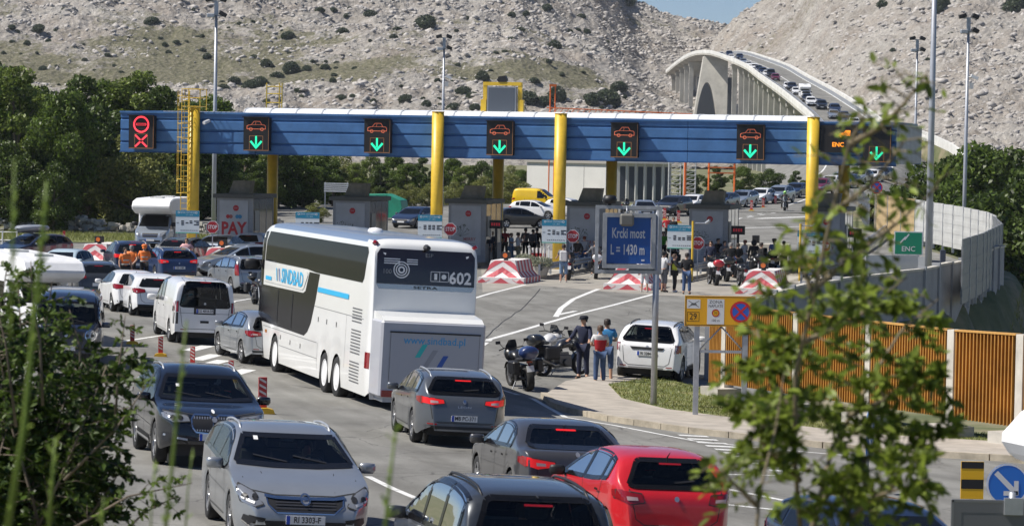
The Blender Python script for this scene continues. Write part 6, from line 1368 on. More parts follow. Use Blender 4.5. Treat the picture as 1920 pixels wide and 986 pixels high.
motorcycle(gp2(1020, 692), 25, 'white and black motorcycle behind the side-on black one', BIKEW, None, 5)
motorcycle(gp2(1066, 524), 4, 'dark motorcycle of the rider with the white backpack', BIKEB, None, 5)
motorcycle(gp2(1117, 522), 2, 'red motorcycle just left of the blue bridge sign', BIKER, BIKEW, 4)
motorcycle(gp2(1336, 534), -8, 'motorcycle with a red top case, leftmost in front of the fifth booth', BIKEW, BIKER, 4)
motorcycle(gp2(1356, 527), -8, 'silver motorcycle between the red-cased one and the black naked one', BIKEW, BIKEB, 3)
motorcycle(gp2(1391, 537), -6, 'black naked motorcycle nearest the crash barrier at right', BIKEB, None, 0)
motorcycle(gp2(1416, 520), -6, 'black scooter-like motorcycle behind the black naked one', BIKEB, BIKEB, 2)
motorcycle(gp2(484, 572), 165, 'black motorcycle with panniers squeezed at the coach front', BIKEB, BIKEB)
p = G2(1471, 395); m1 = motorcycle(p, 188, 'motorcycle ridden by the person with the green helmet', BIKEB)
p = G2(1699, 334); m2 = motorcycle(p, 180, 'motorcycle riding down the approach road at far right', BIKEN)
motorcycle(gp2(1172, 402), 20, 'small motorcycle parked above the blue bridge sign', BIKEB)
# ---------------- people ----------------
def skin_mesh(name, verts, edges, rad, m, sub=1):
    me = bpy.data.meshes.new(name); me.from_pydata(verts, edges, []); me.update(); o = bpy.data.objects.new(name, me)
    o.modifiers.new('s', 'SKIN'); sv = me.skin_vertices[0].data
    for i, r in enumerate(rad): sv[i].radius = (r, r) if not isinstance(r, tuple) else r; sv[i].use_root = (i == 0)
    if sub: md = o.modifiers.new('u', 'SUBSURF'); md.levels = sub; md.render_levels = sub
    o.modifiers['s'].use_smooth_shade = True
    m2 = bake(o); bpy.data.objects.remove(o); bpy.data.meshes.remove(me)
    m2.materials.clear(); m2.materials.append(m); m2.name = name; return m2
SKIN = mat('skin', (.52, .30, .20), .5); HAIRD = mat('hair_dark', (.03, .02, .015), .6); HAIRG = mat('hair_grey', (.22, .21, .20), .7); HAIRR = mat('hair_red', (.20, .05, .02), .6); HAIRB = mat('hair_brown', (.09, .05, .03), .6)
def cloth(n, c): return mat('cloth_'+n, c, .85, noise=.12, nscale=6)
def person(pos, hd, label, shirt, trousers, hair=HAIRD, arms='down', H=1.75, short=False, sleeves='short', extra=None, sit=False, vest=None, shoes=None, group='people on foot at the toll plaza', z=None, legs=0.):
    root = empty('person', (0, 0, 0), 0, label, 'person', group); k = H/1.75
    J = {}
    def a(n, *c): J[n] = Vector(c)*1.0
    hp = .93; a('pel', 0, 0, hp); a('spn', 0, 0, 1.12); a('che', 0, .01, 1.34); a('nec', 0, .0, 1.50); a('hd0', 0, .01, 1.575); a('hd1', 0, .012, 1.665); a('hd2', 0, 0, 1.735); a('nose', 0, .115, 1.635)
    for s, q in ((-1, 'l'), (1, 'r')):
        a('sh'+q, s*.185, 0, 1.43); a('hip'+q, s*.095, 0, .90)
        st = legs*s
        a('kn'+q, s*.11, .03+st*.5, .50); a('an'+q, s*.125, -.01+st, .085); a('he'+q, s*.125, -.055+st, .04); a('to'+q, s*.15, .15+st, .035)
        if sit: a('hip'+q, s*.10, .02, .90); a('kn'+q, s*.24, .42, .72); a('an'+q, s*.26, .20, .30); a('he'+q, s*.26, .15, .25); a('to'+q, s*.27, .36, .25)
        if sit == 'drive': a('hip'+q, s*.10, .04, .90); a('kn'+q, s*.18, .48, .98); a('an'+q, s*.16, .85, .72); a('he'+q, s*.16, .84, .66); a('to'+q, s*.17, .98, .80)
        if arms == 'down': e, w_, h = (s*.25, -.03, 1.14), (s*.27, .06, .90), (s*.27, .09, .82)
        elif arms == 'back': e, w_, h = (s*.27, -.10, 1.15), (s*.10, -.20, .95), (s*.02, -.21, .93)
        elif arms == 'fold': e, w_, h = (s*.26, .06, 1.16), (s*.06, .24, 1.16), (-s*.03, .25, 1.17)
        elif arms == 'hips': e, w_, h = (s*.38, -.06, 1.20), (s*.20, .05, 1.00), (s*.14, .07, .99)
        elif arms == 'photo': e, w_, h = (s*.27, .18, 1.24), (s*.12, .32, 1.50), (s*.07, .34, 1.56)
        elif arms == 'reach': e, w_, h = (s*.27, .14, 1.20), (s*.25+(-.1 if s < 0 else 0), .42, 1.12), (s*.25+(-.14 if s < 0 else 0), .50, 1.10)
        elif arms == 'bars': e, w_, h = (s*.33, .25, 1.20), (s*.36, .48, 1.12), (s*.37, .55, 1.10)
        if arms == 'mix': e, w_, h = ((s*.25, -.03, 1.14), (s*.27, .06, .90), (s*.27, .09, .82)) if s < 0 else ((.30, .10, 1.18), (.16, .28, 1.28), (.12, .32, 1.34))
        a('el'+q, *e); a('wr'+q, *w_); a('ha'+q, *h)
    E = [('pel', 'spn'), ('spn', 'che'), ('che', 'nec'), ('nec', 'hd0'), ('hd0', 'hd1'), ('hd1', 'hd2'), ('hd1', 'nose')]
    for q in 'lr': E += [('che', 'sh'+q), ('sh'+q, 'el'+q), ('el'+q, 'wr'+q), ('wr'+q, 'ha'+q), ('pel', 'hip'+q), ('hip'+q, 'kn'+q), ('kn'+q, 'an'+q), ('an'+q, 'he'+q), ('an'+q, 'to'+q)]
    RD_ = {'pel': (.145, .11), 'spn': (.13, .095), 'che': (.15, .11), 'nec': .055, 'hd0': .075, 'hd1': (.082, .10), 'hd2': .06, 'nose': .018, 'sh': .062, 'el': .045, 'wr': .03, 'ha': (.038, .022), 'hip': .095, 'kn': .062, 'an': .042, 'he': .035, 'to': .032}
    rk = lambda n: RD_.get(n, RD_.get(n[:-1]))
    # fingers leave the hand as five unequal chains
    for q in 'lr':
        d = (J['ha'+q]-J['wr'+q]).normalized(); sd = d.cross(Vector((0, 1, .3))).normalized()
        for i, (o_, l) in enumerate(((-.030, .070), (-.010, .082), (.010, .078), (.030, .062), (.045, .045))):
            n1, n2 = f'f{i}a{q}', f'f{i}b{q}'; base = J['ha'+q] if i < 4 else J['ha'+q]-d*.03
            J[n1] = base+d*l*.5+sd*o_; J[n2] = base+d*l*(.95 if i < 4 else .6)+sd*o_*1.15+Vector((0, .018, -.01)); E += [('ha'+q, n1), (n1, n2)]; RD_[n1] = .010; RD_[n2] = .008
    rk = lambda n: RD_[n] if n in RD_ else RD_[n[:-1]]
    def sk(name, nodes, m, grow, over=None, par=None):
        ns = [n for n in nodes]; ix = {n: i for i, n in enumerate(ns)}; ed = [(ix[p_], ix[q_]) for p_, q_ in E if p_ in ix and q_ in ix]; rr = []
        for n in ns:
            r = (over or {}).get(n, rk(n)); r = tuple(v+grow for v in r) if isinstance(r, tuple) else r+grow; rr.append(r)
        me = skin_mesh(name, [J[n] for n in ns], ed, rr, m); o = link(bpy.data.objects.new(name, me), par or root); return o
    allj = ['pel', 'spn', 'che', 'nec', 'hd0', 'hd1', 'hd2', 'nose']+[n+q for q in 'lr' for n in ('sh', 'el', 'wr', 'ha', 'hip', 'kn', 'an', 'he', 'to')]+[n for n in J if n[0] == 'f' and n[1].isdigit()]
    body = sk('body', allj, SKIN, 0)
    J['nk_'] = Vector((0, 0, 1.455)); E.append(('che', 'nk_')); RD_['nk_'] = .085
    sj = ['pel', 'spn', 'che', 'nk_', 'shl', 'shr']
    for q in 'lr':
        f = .55 if sleeves == 'short' else 1.
        if f < 1: J['sl'+q] = J['sh'+q].lerp(J['el'+q], .72); E.append(('sh'+q, 'sl'+q)); RD_['sl'+q] = .052; sj.append('sl'+q)
        else: J['sw'+q] = J['el'+q].lerp(J['wr'+q], .93); E.append(('el'+q, 'sw'+q)); RD_['sw'+q] = .036; sj += ['el'+q, 'sw'+q]
    sk('shirt', sj, shirt, .018)
    if vest: sk('vest', ['pel', 'spn', 'che', 'nk_', 'shl', 'shr'], vest, .034)
    tj = ['pel', 'hipl', 'hipr', 'knl', 'knr']
    for q in 'lr':
        J['tr'+q] = J['kn'+q].lerp(J['an'+q], .35 if short else .93); E.append(('kn'+q, 'tr'+q)); RD_['tr'+q] = .065 if short else .05; tj.append('tr'+q)
    sk('trousers', tj, trousers, .02)
    for q in 'lr': sk('shoe', ['an'+q, 'he'+q, 'to'+q], shoes or mat('shoe_dark', (.04, .035, .03), .6), .010, {'an'+q: .036})
    if extra != 'helmet':
        m = MB(); vs = []; n = 12
        for ph in range(0, 100, 15):
            for i in range(n):
                t = 2*math.pi*i/n; r = math.cos(R(ph-20)) if ph > 20 else 1.; front = math.sin(t) > .45
                vs.append((.098*r*math.cos(t), -.004+.118*r*math.sin(t)-(.03 if front and ph < 40 else 0), 1.625+(.02 if front else -.035)*(ph < 30)+.135*math.sin(R(ph))))
        m.add(vs, [(k_*n+i, k_*n+(i+1) % n, (k_+1)*n+(i+1) % n, (k_+1)*n+i) for k_ in range(6) for i in range(n)]); m.build('hair', hair, root, smooth=True)
    if extra == 'helmet':
        m = MB(); m.lathe([(.07, 1.50), (.125, 1.53), (.145, 1.62), (.14, 1.70), (.10, 1.77), (.001, 1.80)], 16); m.build('helmet', hair, root, smooth=True); MB().box(-.10, .10, .10, .15, 1.58, 1.68).build('visor', GLASS, root)
    if extra in ('cap', 'police'):
        m = MB(); m.lathe([(.105, 1.66), (.125, 1.69), (.12, 1.75), (.08, 1.775), (.001, 1.78)], 14); m.cbox((0, .14, 1.68), (.16, .12, .015)); m.build('cap', hair if extra == 'cap' else cloth('police_cap', (.01, .012, .02)), root, smooth=True)
    if extra == 'backpack': MB().cbox((0, -.20, 1.22), (.34, .18, .48)).build('rucksack', cloth('pack_white', (.55, .55, .55)), root, bevel=.05)
    if extra == 'camera': MB().cbox((0, .42, 1.60), (.14, .05, .09)).build('camera', BLACK, root, bevel=.008)
    if vest is not None and extra != 'plainvest':
        for zz in (1.05, 1.22):
            m = MB(); m.lathe([(1., -.025), (1.01, 0), (1., .025)], 16); m.v = [(x*.182, y*.150, z_+zz) for x, y, z_ in m.v]; m.build('reflective_band', mat('reflective', (.5, .5, .45), .3), root, smooth=True)
    root.scale = (k, k, k); g = road_z(pos[0], pos[1]) if z is None else z; root.location = (pos[0], pos[1], g); root.rotation_euler = (0, 0, -R(hd)); return root
def pr(x, ytop, H=1.75): return G2(x, ytop, H)
ORV = mat('hi_vis_orange', (.95, .20, .03), .6, noise=.1, nscale=5); ORT = mat('orange_cloth', (.90, .22, .04), .7, noise=.1, nscale=5)
NAVC = cloth('navy', (.015, .02, .05)); BLKC = cloth('black', (.012, .012, .014)); WHC = cloth('white', (.62, .62, .63)); JEAN = cloth('jeans', (.05, .09, .19)); JEANL = cloth('light_jeans', (.16, .25, .38)); REDC = cloth('red', (.45, .02, .03)); SKY = cloth('sky_blue', (.25, .40, .62)); BLUC = cloth('blue', (.05, .26, .55)); KHK = cloth('khaki', (.26, .23, .15)); PNK = cloth('pink', (.75, .42, .42)); GRN = cloth('green', (.12, .50, .05)); GRYC = cloth('grey', (.16, .16, .17)); WSH = mat('shoe_white', (.7, .7, .7), .5); RSH = mat('shoe_red', (.6, .03, .05), .5)
person(pr(235, 464), 150, 'man in orange vest facing us, leftmost of the three in orange', ORT, BLKC, HAIRD, 'down', vest=ORV)
person(pr(247, 460), 5, 'man in plain orange shirt with hands behind his back, between the two others', ORT, BLKC, HAIRG, 'back')
person(pr(271, 459), -12, 'man in orange vest and orange cap, rightmost of the three in orange', ORT, BLKC, ORT, 'fold', vest=ORV, extra='cap')
person(pr(350, 447, 1.7), 185, 'woman in a pink top with hands on hips among the waiting cars', PNK, JEAN, HAIRB, 'hips', H=1.7)
person(pr(1095, 593, 1.8), 205, 'police officer in navy uniform and cap leaning over the motorcycles', NAVC, NAVC, HAIRD, 'reach', H=1.8, sleeves='long', extra='police')
person(pr(1126, 610, 1.66), -12, 'woman in red vest, jeans and red shoes talking to the officer', WHC, JEAN, HAIRB, 'fold', H=1.66, vest=REDC, extra='plainvest', shoes=RSH)
person(pr(1139, 598, 1.8), 8, 'man in a blue shirt and denim shorts next to the woman in red', BLUC, JEAN, HAIRD, 'fold', H=1.8, short=True, shoes=WSH)
person(pr(893, 427), 170, 'man in dark jacket and glasses at the left end of the crowd', NAVC, BLKC, HAIRB, 'down', sleeves='long')
person(pr(915, 440, 1.6), 200, 'short person in navy behind the amber lamp of the crash barrier', NAVC, GRYC, HAIRB, 'down', H=1.6)
person(pr(934, 431), 165, 'man in black and white shirt in the crowd', BLKC, GRYC, HAIRB, 'hips')
person(pr(947, 428), 190, 'man in dark red shirt in the crowd', REDC, BLKC, HAIRD, 'down')
person(pr(959, 437, 1.68), 110, 'woman in light blue shirt in the crowd', SKY, JEANL, HAIRB, 'mix', H=1.68)
person(pr(972, 437, 1.72), 70, 'man in white shirt and khaki shorts taking a photograph', WHC, KHK, HAIRD, 'photo', short=True, extra='camera')
person(pr(986, 426, 1.8), 20, 'man in dark clothes behind the photographer', GRYC, BLKC, HAIRD, 'down', sleeves='long')
person(pr(1007, 426, 1.8), 10, 'man in black at the right end of the crowd', BLKC, BLKC, HAIRD, 'down', sleeves='long')
person(gp2(1056, 530), 5, 'rider with a white rucksack and cropped jeans standing by his motorcycle', GRYC, JEANL, HAIRD, 'reach', H=1.8, short=True, extra='backpack', shoes=WSH)
person(pr(1096, 443, 1.7), 15, 'red-haired woman in a grey top beside the STOP sign', cloth('light_grey', (.38, .39, .42)), JEAN, HAIRR, 'reach', H=1.7)
person(gp2(1208, 548), 10, 'person in white shorts hidden to the hips by the blue bridge sign', WHC, WHC, HAIRD, 'down', short=True, shoes=WSH)
person(gp2(1244, 548), 60, 'man in white T-shirt and dark shorts right of the blue bridge sign', WHC, GRYC, BLKC, 'mix', short=True, extra='cap', H=1.8)
person(gp2(1264, 548), 100, 'rider in black and yellow leathers', BLKC, BLKC, HAIRB, 'reach', sleeves='long', H=1.7, shoes=WSH, vest=mat('biker_yellow', (.5, .55, .04), .5), extra='plainvest')
person(gp2(1287, 552), 10, 'man in a black jacket and jeans right of the rider in yellow', BLKC, JEAN, HAIRD, 'fold', sleeves='long', H=1.82)
person(pr(1244, 434), 185, 'person in a bright green jersey between two price boards', GRN, BLKC, HAIRD, 'down')
person(pr(1252, 405), 180, 'person in a red jacket above the blue price board', REDC, BLKC, HAIRD, 'hips', sleeves='long'); person(pr(1263, 407), 190, 'person in dark clothes beside the one in the red jacket', BLKC, BLKC, HAIRD, 'down', sleeves='long')
person(pr(1371, 455), 5, 'person in black standing between the parked motorcycles', BLKC, BLKC, HAIRG, 'reach', sleeves='long'); person(pr(1397, 450, 1.7), -60, 'woman in a white shirt beside the black naked motorcycle', WHC, WHC, HAIRR, 'reach', H=1.7)
person(pr(1414, 451), 10, 'rider in black with a black helmet', BLKC, BLKC, BLACK, 'down', sleeves='long', extra='helmet')
person(pr(1452, 448, 1.78), -5, 'man in a blue shirt and dark trousers walking by the rail', cloth('slate_blue', (.13, .18, .36)), NAVC, HAIRD, 'back', H=1.78, extra='cap', legs=.12); person(pr(1470, 452, 1.7), 20, 'dark-haired woman in a pale top beside the man in blue', cloth('salmon', (.6, .35, .3)), BLKC, HAIRD, 'mix', H=1.7, short=True)
person(tuple(GX(1895, 172)[:2]), 190, 'walker in a dark top and light shorts on the lower path at the right edge', BLKC, cloth('pale', (.5, .5, .5)), HAIRD, 'down', short=True, legs=.15, group=None)
for mb_, c_, l_ in ((m1, mat('helmet_green', (.45, .85, .25), .3), 'rider in black with a bright green helmet in the right queue'), (m2, mat('helmet_white', (.7, .7, .7), .3), 'rider in black with a white helmet on the approach road')):
    hd_ = -math.degrees(mb_.rotation_euler.z); p_ = mb_.location; rr_ = person((p_.x, p_.y), hd_, l_, BLKC, BLKC, c_, 'bars', sit=True, sleeves='long', extra='helmet', z=p_.z-.06, group='riders')
    rr_.location.y -= .0; a_ = mb_.rotation_euler.z; rr_.location += Vector((math.sin(a_)*.18, -math.cos(a_)*.18, 0))

for x, yt, h_, l, c1, c2, ar in ((903, 431, 1.7, 'woman in black second from the left of the crowd', BLKC, JEAN, 'down'), (923, 434, 1.75, 'man in a navy jacket behind the amber lamp', NAVC, BLKC, 'fold'), (1000, 430, 1.7, 'person in grey between the two men in black', GRYC, BLKC, 'down'), (1083, 446, 1.75, 'person in black beside the red-haired woman', BLKC, JEAN, 'hips'),
    (1116, 452, 1.7, 'person in a grey jacket at the left edge of the blue bridge sign', GRYC, BLKC, 'reach'), (1333, 452, 1.75, 'person in navy left of the fifth booth door', NAVC, BLKC, 'down'), (1347, 447, 1.75, 'person in dark clothes under the red digit box', BLKC, GRYC, 'fold'), (1359, 452, 1.7, 'person in blue-grey behind the silver motorcycle', GRYC, JEAN, 'mix'), (1384, 456, 1.7, 'person in black seated low between motorcycles', BLKC, BLKC, 'reach'), (1428, 455, 1.75, 'man in black leathers right of the helmeted rider', BLKC, BLKC, 'down')):
    person(pr(x, yt, h_), random.uniform(-60, 240), l, c1, c2, HAIRD, ar, H=h_, sleeves='long')
motorcycle(gp2(1436, 512), -12, 'black motorcycle at the right end of the parked row', BIKEB, BIKEB, 3); motorcycle(gp2(1374, 520), -4, 'navy motorcycle in the second row of the parked bikes', BIKEN, None, 3); motorcycle(gp2(1136, 512), 8, 'black motorcycle half behind the blue bridge sign', BIKEB, BIKEB, 3); motorcycle(gp2(1262, 505), 12, 'black motorcycle behind the rider in yellow', BIKEB, BIKEB, 3)
# ---------------- signs, posts, fences, walls ----------------
def rod(o, pts, r, m, name='pole', n=8):
    b = MB(); b.path(pts, r, n); return b.build(name, m, o, smooth=True)
# blue bridge-length sign on its bracket pole
D = 73.; s = F/D; p = GX(1231, D); o = empty('bridge_sign', p, 0, 'blue sign reading Krcki most L = 1430 m in a grey lamp frame on a pole', 'sign')
c = P(1178, 450, D); cx, cz = c.x-p.x, c.z-p.z; zz = lambda y: P(1178, y, D).z-p.z; xx = lambda x: (x-1178)/s+cx
FRG = mat('sign_frame_grey', (.40, .41, .42), .5, .2, noise=.15, nscale=5)
MB().box(xx(1137), xx(1220), -.02, .12, zz(494), zz(407)).build('panel', mat('sign_face_blue', (.012, .085, .33), .45, noise=.06), o)
def fr(name, x0, x1, y0, y1, t, d0, d1):
    m_ = MB(); a, b, e, f = xx(x0), xx(x1), zz(y1), zz(y0); m_.box(a, b, d0, d1, f-t, f); m_.box(a, b, d0, d1, e, e+t); m_.box(a, a+t, d0, d1, e+t, f-t); m_.box(b-t, b, d0, d1, e+t, f-t); return m_.build(name, FRG, o)
fr('inner_frame', 1130, 1229, 400, 503, .10, -.10, .16); fr('outer_frame', 1116, 1241, 386, 513, .085, -.02, .10)
SW = mat('sign_white', (.55, .57, .60), .5)
text('lettering', 'Krcki most', .36, SW, o, (xx(1178), -.025, zz(438)), sx=.52, bold=.02); text('lettering', 'L = 1430 m', .36, SW, o, (xx(1177), -.025, zz(469)), sx=.52, bold=.02)
MB().box(xx(1203), xx(1209), -.026, -.021, zz(489), zz(486)).build('sticker', PLATE, o)
m_ = MB(); m_.lathe([(.001, -.1), (.16, -.08), (.19, .02), (.14, .12), (.001, .13)], 14, c=(xx(1142), .05, zz(376))); m_.cbox((xx(1142), .05, zz(386)), (.08, .08, .2)); m_.build('floodlight', BLACK, o, smooth=True)
m_ = MB(); m_.cbox((xx(1174), -.24, zz(412)), (.36, .18, .32)); m_.build('lamp_box', mat('lamp_shell', (.16, .155, .14), .6), o, bevel=.05); rod(o, [(xx(1174), .0, zz(387)), (xx(1174), -.2, zz(392)), (xx(1174), -.24, zz(402))], .02, STEEL, 'lamp_arm')
rod(o, [(0, .06, -.1), (0, .06, zz(392))], .08, STEEL, 'pole', 14); MB().box(xx(1180), .05, .10, .18, zz(395), zz(389)).box(xx(1180), .05, .10, .18, zz(508), zz(502)).build('bracket', STEEL, o); MB().box(-.16, .16, -.1, .22, -.02, .03).build('base_plate', STEEL, o)
# yellow works-style sign 29
D = 70.; s = F/D; p = GX(1355, D); o = empty('toll_zone_sign', p, 0, 'yellow toll zone sign with number 29 and a no-stopping disc on two grey posts', 'sign'); xx = lambda x: (x-1355)/s; zz = lambda y: P(1355, y, D).z-p.z
YS = mat('sign_yellow', (.85, .42, .01), .4); MB().box(xx(1286), xx(1418), 0, .04, zz(612), zz(555)).build('panel', YS, o)
m_ = MB(); strokes(m_, [(xx(1288), zz(610)), (xx(1416), zz(610)), (xx(1416), zz(557)), (xx(1288), zz(557))], .016, -.003, closed=True); strokes(m_, [(xx(1291), zz(603)), (xx(1313), zz(603)), (xx(1313), zz(586)), (xx(1291), zz(586))], .012, -.003, closed=True); m_.build('border', INK, o)
text('lettering', '29', .22, INK, o, (xx(1302), -.004, zz(594.5)), sx=.85, bold=.01)
MB().box(xx(1290), xx(1315), -.003, -.001, zz(579), zz(562)).build('white_field', PLATE, o); m_ = MB(); strokes(m_, [(xx(1293), zz(576)), (xx(1312), zz(565))], .014, -.005); strokes(m_, [(xx(1293), zz(565)), (xx(1312), zz(576))], .014, -.005); m_.prism([(xx(1296), zz(573)), (xx(1309), zz(573)), (xx(1306), zz(569)), (xx(1299), zz(569))], -.0045, -.004, 'Y'); m_.build('pictogram', mat('ink_grey', (.12, .12, .12), .5), o)
MB().box(xx(1328), xx(1360), -.003, -.001, zz(608), zz(561)).build('white_field', PLATE, o); text('lettering', 'ZONA', .11, INK, o, (xx(1344), -.005, zz(566.5))); text('lettering', 'NAPLATE', .10, INK, o, (xx(1344), -.005, zz(574)), sx=.85); text('lettering', '100 m', .09, INK, o, (xx(1344), -.005, zz(601)), sx=.9)
m_ = MB(); m_.prism(ngon(20, .095, (xx(1344), zz(587))), -.004, -.0035, 'Y'); m_.build('limit_disc', YS, o); m_ = MB(); ring(m_, .07, .095, (xx(1344), zz(587)), -.006); m_.build('limit_ring', REDC, o); text('lettering', '30', .085, INK, o, (xx(1344), -.007, zz(587)))
cc = (xx(1391), zz(584)); RS_ = mat('sign_red', (.60, .02, .03), .4); m_ = MB(); m_.prism(ngon(28, .25, cc), -.004, -.003, 'Y'); m_.build('disc', mat('disc_blue', (.03, .12, .55), .4), o); m_ = MB(); ring(m_, .205, .26, cc, -.006); 
for q in (1, -1): strokes(m_, [(cc[0]-.16, cc[1]-.16*q), (cc[0]+.16, cc[1]+.16*q)], .055, -.0065-.0004*q)
m_.build('no_stopping_cross', RS_, o)
for x in (1310, 1401): MB().box(xx(x)-.065, xx(x)+.065, .05, .15, -.1, zz(612)).build('leg', STEEL, o)
MB().box(xx(1311)+.07, xx(1400)-.07, .06, .10, zz(662), zz(657)).build('brace', STEEL, o); rod(o, [(xx(1356), .08, zz(613)), (xx(1316), .08, zz(656))], .02, STEEL, 'brace'); rod(o, [(xx(1356), .08, zz(613)), (xx(1396), .08, zz(656))], .02, STEEL, 'brace')
MB().box(xx(1403), xx(1424), -.02, .04, zz(697), zz(683)).build('junction_box', WHITEP, o, bevel=.01)
# orange louvred noise fence
def ln(p, q, t): return (p[0]+(q[0]-p[0])*t, p[1]+(q[1]-p[1])*t)
WD = mat('orange_slat', (.42, .20, .035), .55, noise=.18, nscale=1.5); WDD = mat('fence_backing', (.10, .055, .03), .8); CP = mat('pale_concrete', (.52, .49, .43), .85, noise=.14, nscale=2)
fx = [(1338, 79.), (1368, 77.6), (1503, 73.6), (1640, 70.), (1795, 66.3), (1925, 64.2), (2060, 62.2)]; FP = [((x-960)/F*D, D) for x, D in fx]
fe = empty('slatted_noise_fence', (*FP[0], gz(*FP[0])), 0, 'orange vertical-slatted noise fence with pale concrete posts behind the grass verge', 'fence'); org = Vector(fe.location)
for i, (a, b) in enumerate(zip(FP, FP[1:])):
    A_, B_ = Vector((*a, 0)), Vector((*b, 0)); d = (B_-A_); l = d.length; d.normalize(); nrm = Vector((d.y, -d.x, 0)); nrm = nrm if nrm.y < 0 else -nrm
    f = (i+.5)/6; zt0, zb0 = 2.15+.3*i/6, .02+.33*min(1, i/4); zt1, zb1 = 2.15+.3*(i+1)/6, .02+.33*min(1, (i+1)/4); k = max(3, int((l-.3)/.125)); m_ = MB(); rot = math.atan2(d.y, d.x)
    for j in range(k):
        t = (.16+(l-.32)*j/k)/l; q = A_.lerp(B_, t)-org; q.z = 0; zt_ = zt0+(zt1-zt0)*t-org.z; zb_ = zb0+(zb1-zb0)*t-org.z; q += nrm*.06
        m_.cbox((q.x, q.y, (zt_+zb_)/2), (.028, .13, zt_-zb_), rot=Matrix.Rotation(rot+R(20), 3, 'Z'))
    q0 = A_+d*.14-org; q1 = B_-d*.14-org
    m_.build('slat_panel', WD, fe); m_ = MB(); off = -nrm*.06
    vs = []
    for q, za, zb_ in ((q0, zb0, zt0), (q1, zb1, zt1)):
        for o_ in (off, off*.2):
            for z_ in (za-org.z, zb_-org.z): vs.append((q.x+o_.x, q.y+o_.y, z_))
    m_.add(vs, [(0, 1, 5, 4), (2, 6, 7, 3), (1, 3, 7, 5), (0, 4, 6, 2), (0, 2, 3, 1), (4, 5, 7, 6)]); m_.build('backing', WDD, fe)
    vs = []; m_ = MB()
    for q, zb_ in ((q0, zt0), (q1, zt1)):
        for o_ in (nrm*.14, off):
            for dz in (0, .04): vs.append((q.x+o_.x, q.y+o_.y, zb_-org.z+dz))
    m_.add(vs, [(0, 1, 5, 4), (2, 6, 7, 3), (1, 3, 7, 5), (0, 4, 6, 2), (0, 2, 3, 1), (4, 5, 7, 6)]); m_.build('cap_rail', mat('slat_cap', (.55, .30, .08), .6), fe)
    if i > 0:
        q = A_-org; g = gz(*a)-org.z; MB().cbox((q.x, q.y, (zt0-org.z+g)/2), (.24, .28, zt0-org.z-g+.06), rot=Matrix.Rotation(rot, 3, 'Z')).build('concrete_post', CP, fe); q = q+nrm*.18; MB().cbox((q.x, q.y, g+.16), (1.1, .7, .32+.1), rot=Matrix.Rotation(rot, 3, 'Z')).build('footing', CONC, fe)
# grey concrete wall curving away, seen from outside
WALLP = [(5.9, 84.5), (7.3, 89), (8.8, 97), (10.6, 103), (13.4, 109), (16.4, 115), (19.4, 124), (22., 134), (24.2, 142)]
GW = mat('grey_wall', (.30, .31, .33), .85, noise=.14, nscale=.7); wl = empty('concrete_wall', (*WALLP[0], 0), 0, 'curving grey concrete panel wall between the toll plaza and the lower path', 'wall'); org = Vector(wl.location)
for i, (a, b) in enumerate(zip(WALLP, WALLP[1:])):
    A_, B_ = Vector((*a, 0)), Vector((*b, 0)); d = B_-A_; l = d.length; k = max(1, round(l/3.2)); rot = math.atan2(d.y, d.x)
    for j in range(k):
        q = A_.lerp(B_, (j+.5)/k)-org; zt_ = 1.45+.05*i+.05*(j % 2); MB().cbox((q.x, q.y, (zt_-4.8)/2), (l/k-.06, .16, zt_+4.8), rot=Matrix.Rotation(rot, 3, 'Z')).build('panel', GW, wl)
        MB().cbox((q.x, q.y, zt_+.04), (l/k-.02, .26, .08), rot=Matrix.Rotation(rot, 3, 'Z')).build('coping', CP, wl)
        q = A_.lerp(B_, j/k)-org; MB().cbox((q.x, q.y, (zt_-4.7)/2+.05), (.26, .34, zt_+4.9), rot=Matrix.Rotation(rot, 3, 'Z')).build('wall_post', GW, wl)
# metal panel fence
MW = mat('white_sheet_metal', (.60, .60, .58), .5, .2, noise=.08, nscale=1.); MBG = mat('beige_sheet', (.45, .33, .17), .6, noise=.1)
def panelfence(pts, label, m, h0=2.7, n=3.):
    o = empty('metal_fence', (*pts[0], 0), 0, label, 'fence'); org = Vector(o.location)
    for a, b in zip(pts, pts[1:]):
        A_, B_ = Vector((*a, 0)), Vector((*b, 0)); l = (B_-A_).length; k = max(1, round(l/n)); rot = math.atan2((B_-A_).y, (B_-A_).x)
        for j in range(k):
            q = A_.lerp(B_, (j+.5)/k); z_ = .0+sm((q.y-150)/130); q -= org; m_ = MB(); w_ = l/k
            for r_ in range(9): m_.cbox((q.x, q.y, z_+.15+h0*(r_+.5)/9), (w_-.12, .05+.03*(r_ % 2), h0/9), rot=Matrix.Rotation(rot, 3, 'Z'))
            m_.build('panel', m, o); q = A_.lerp(B_, j/k)-org; MB().cbox((q.x, q.y, z_+h0/2), (.10, .14, h0+.3), rot=Matrix.Rotation(rot, 3, 'Z')).build('fence_post', STEEL, o)
    return o
panelfence([(26.3, 209), (27.4, 196)], 'beige metal fence panels at the far end of the white fence', MBG, n=4.5); panelfence([(27.4, 196), (28.2, 180), (28., 170), (27.2, 162)], 'white ribbed metal fence at the right of the road', MW)
panelfence([(27.0, 161.5), (24.8, 146), (21.0, 128.5), (18.6, 119)], 'shaded metal fence coming back towards the concrete wall', mat('dull_sheet_metal', (.22, .23, .24), .55, .2, noise=.1)); panelfence([(14.9, 121), (17.2, 121.6)], 'short white metal panel beside the black column', MW, 1.9)  # darker sheet colour on the return run paints in its shaded outer side
panelfence([(26.2, 212), (30, 250)], 'dark far fence beside the climbing road', mat('dark_sheet', (.06, .075, .10), .6), 2.2)
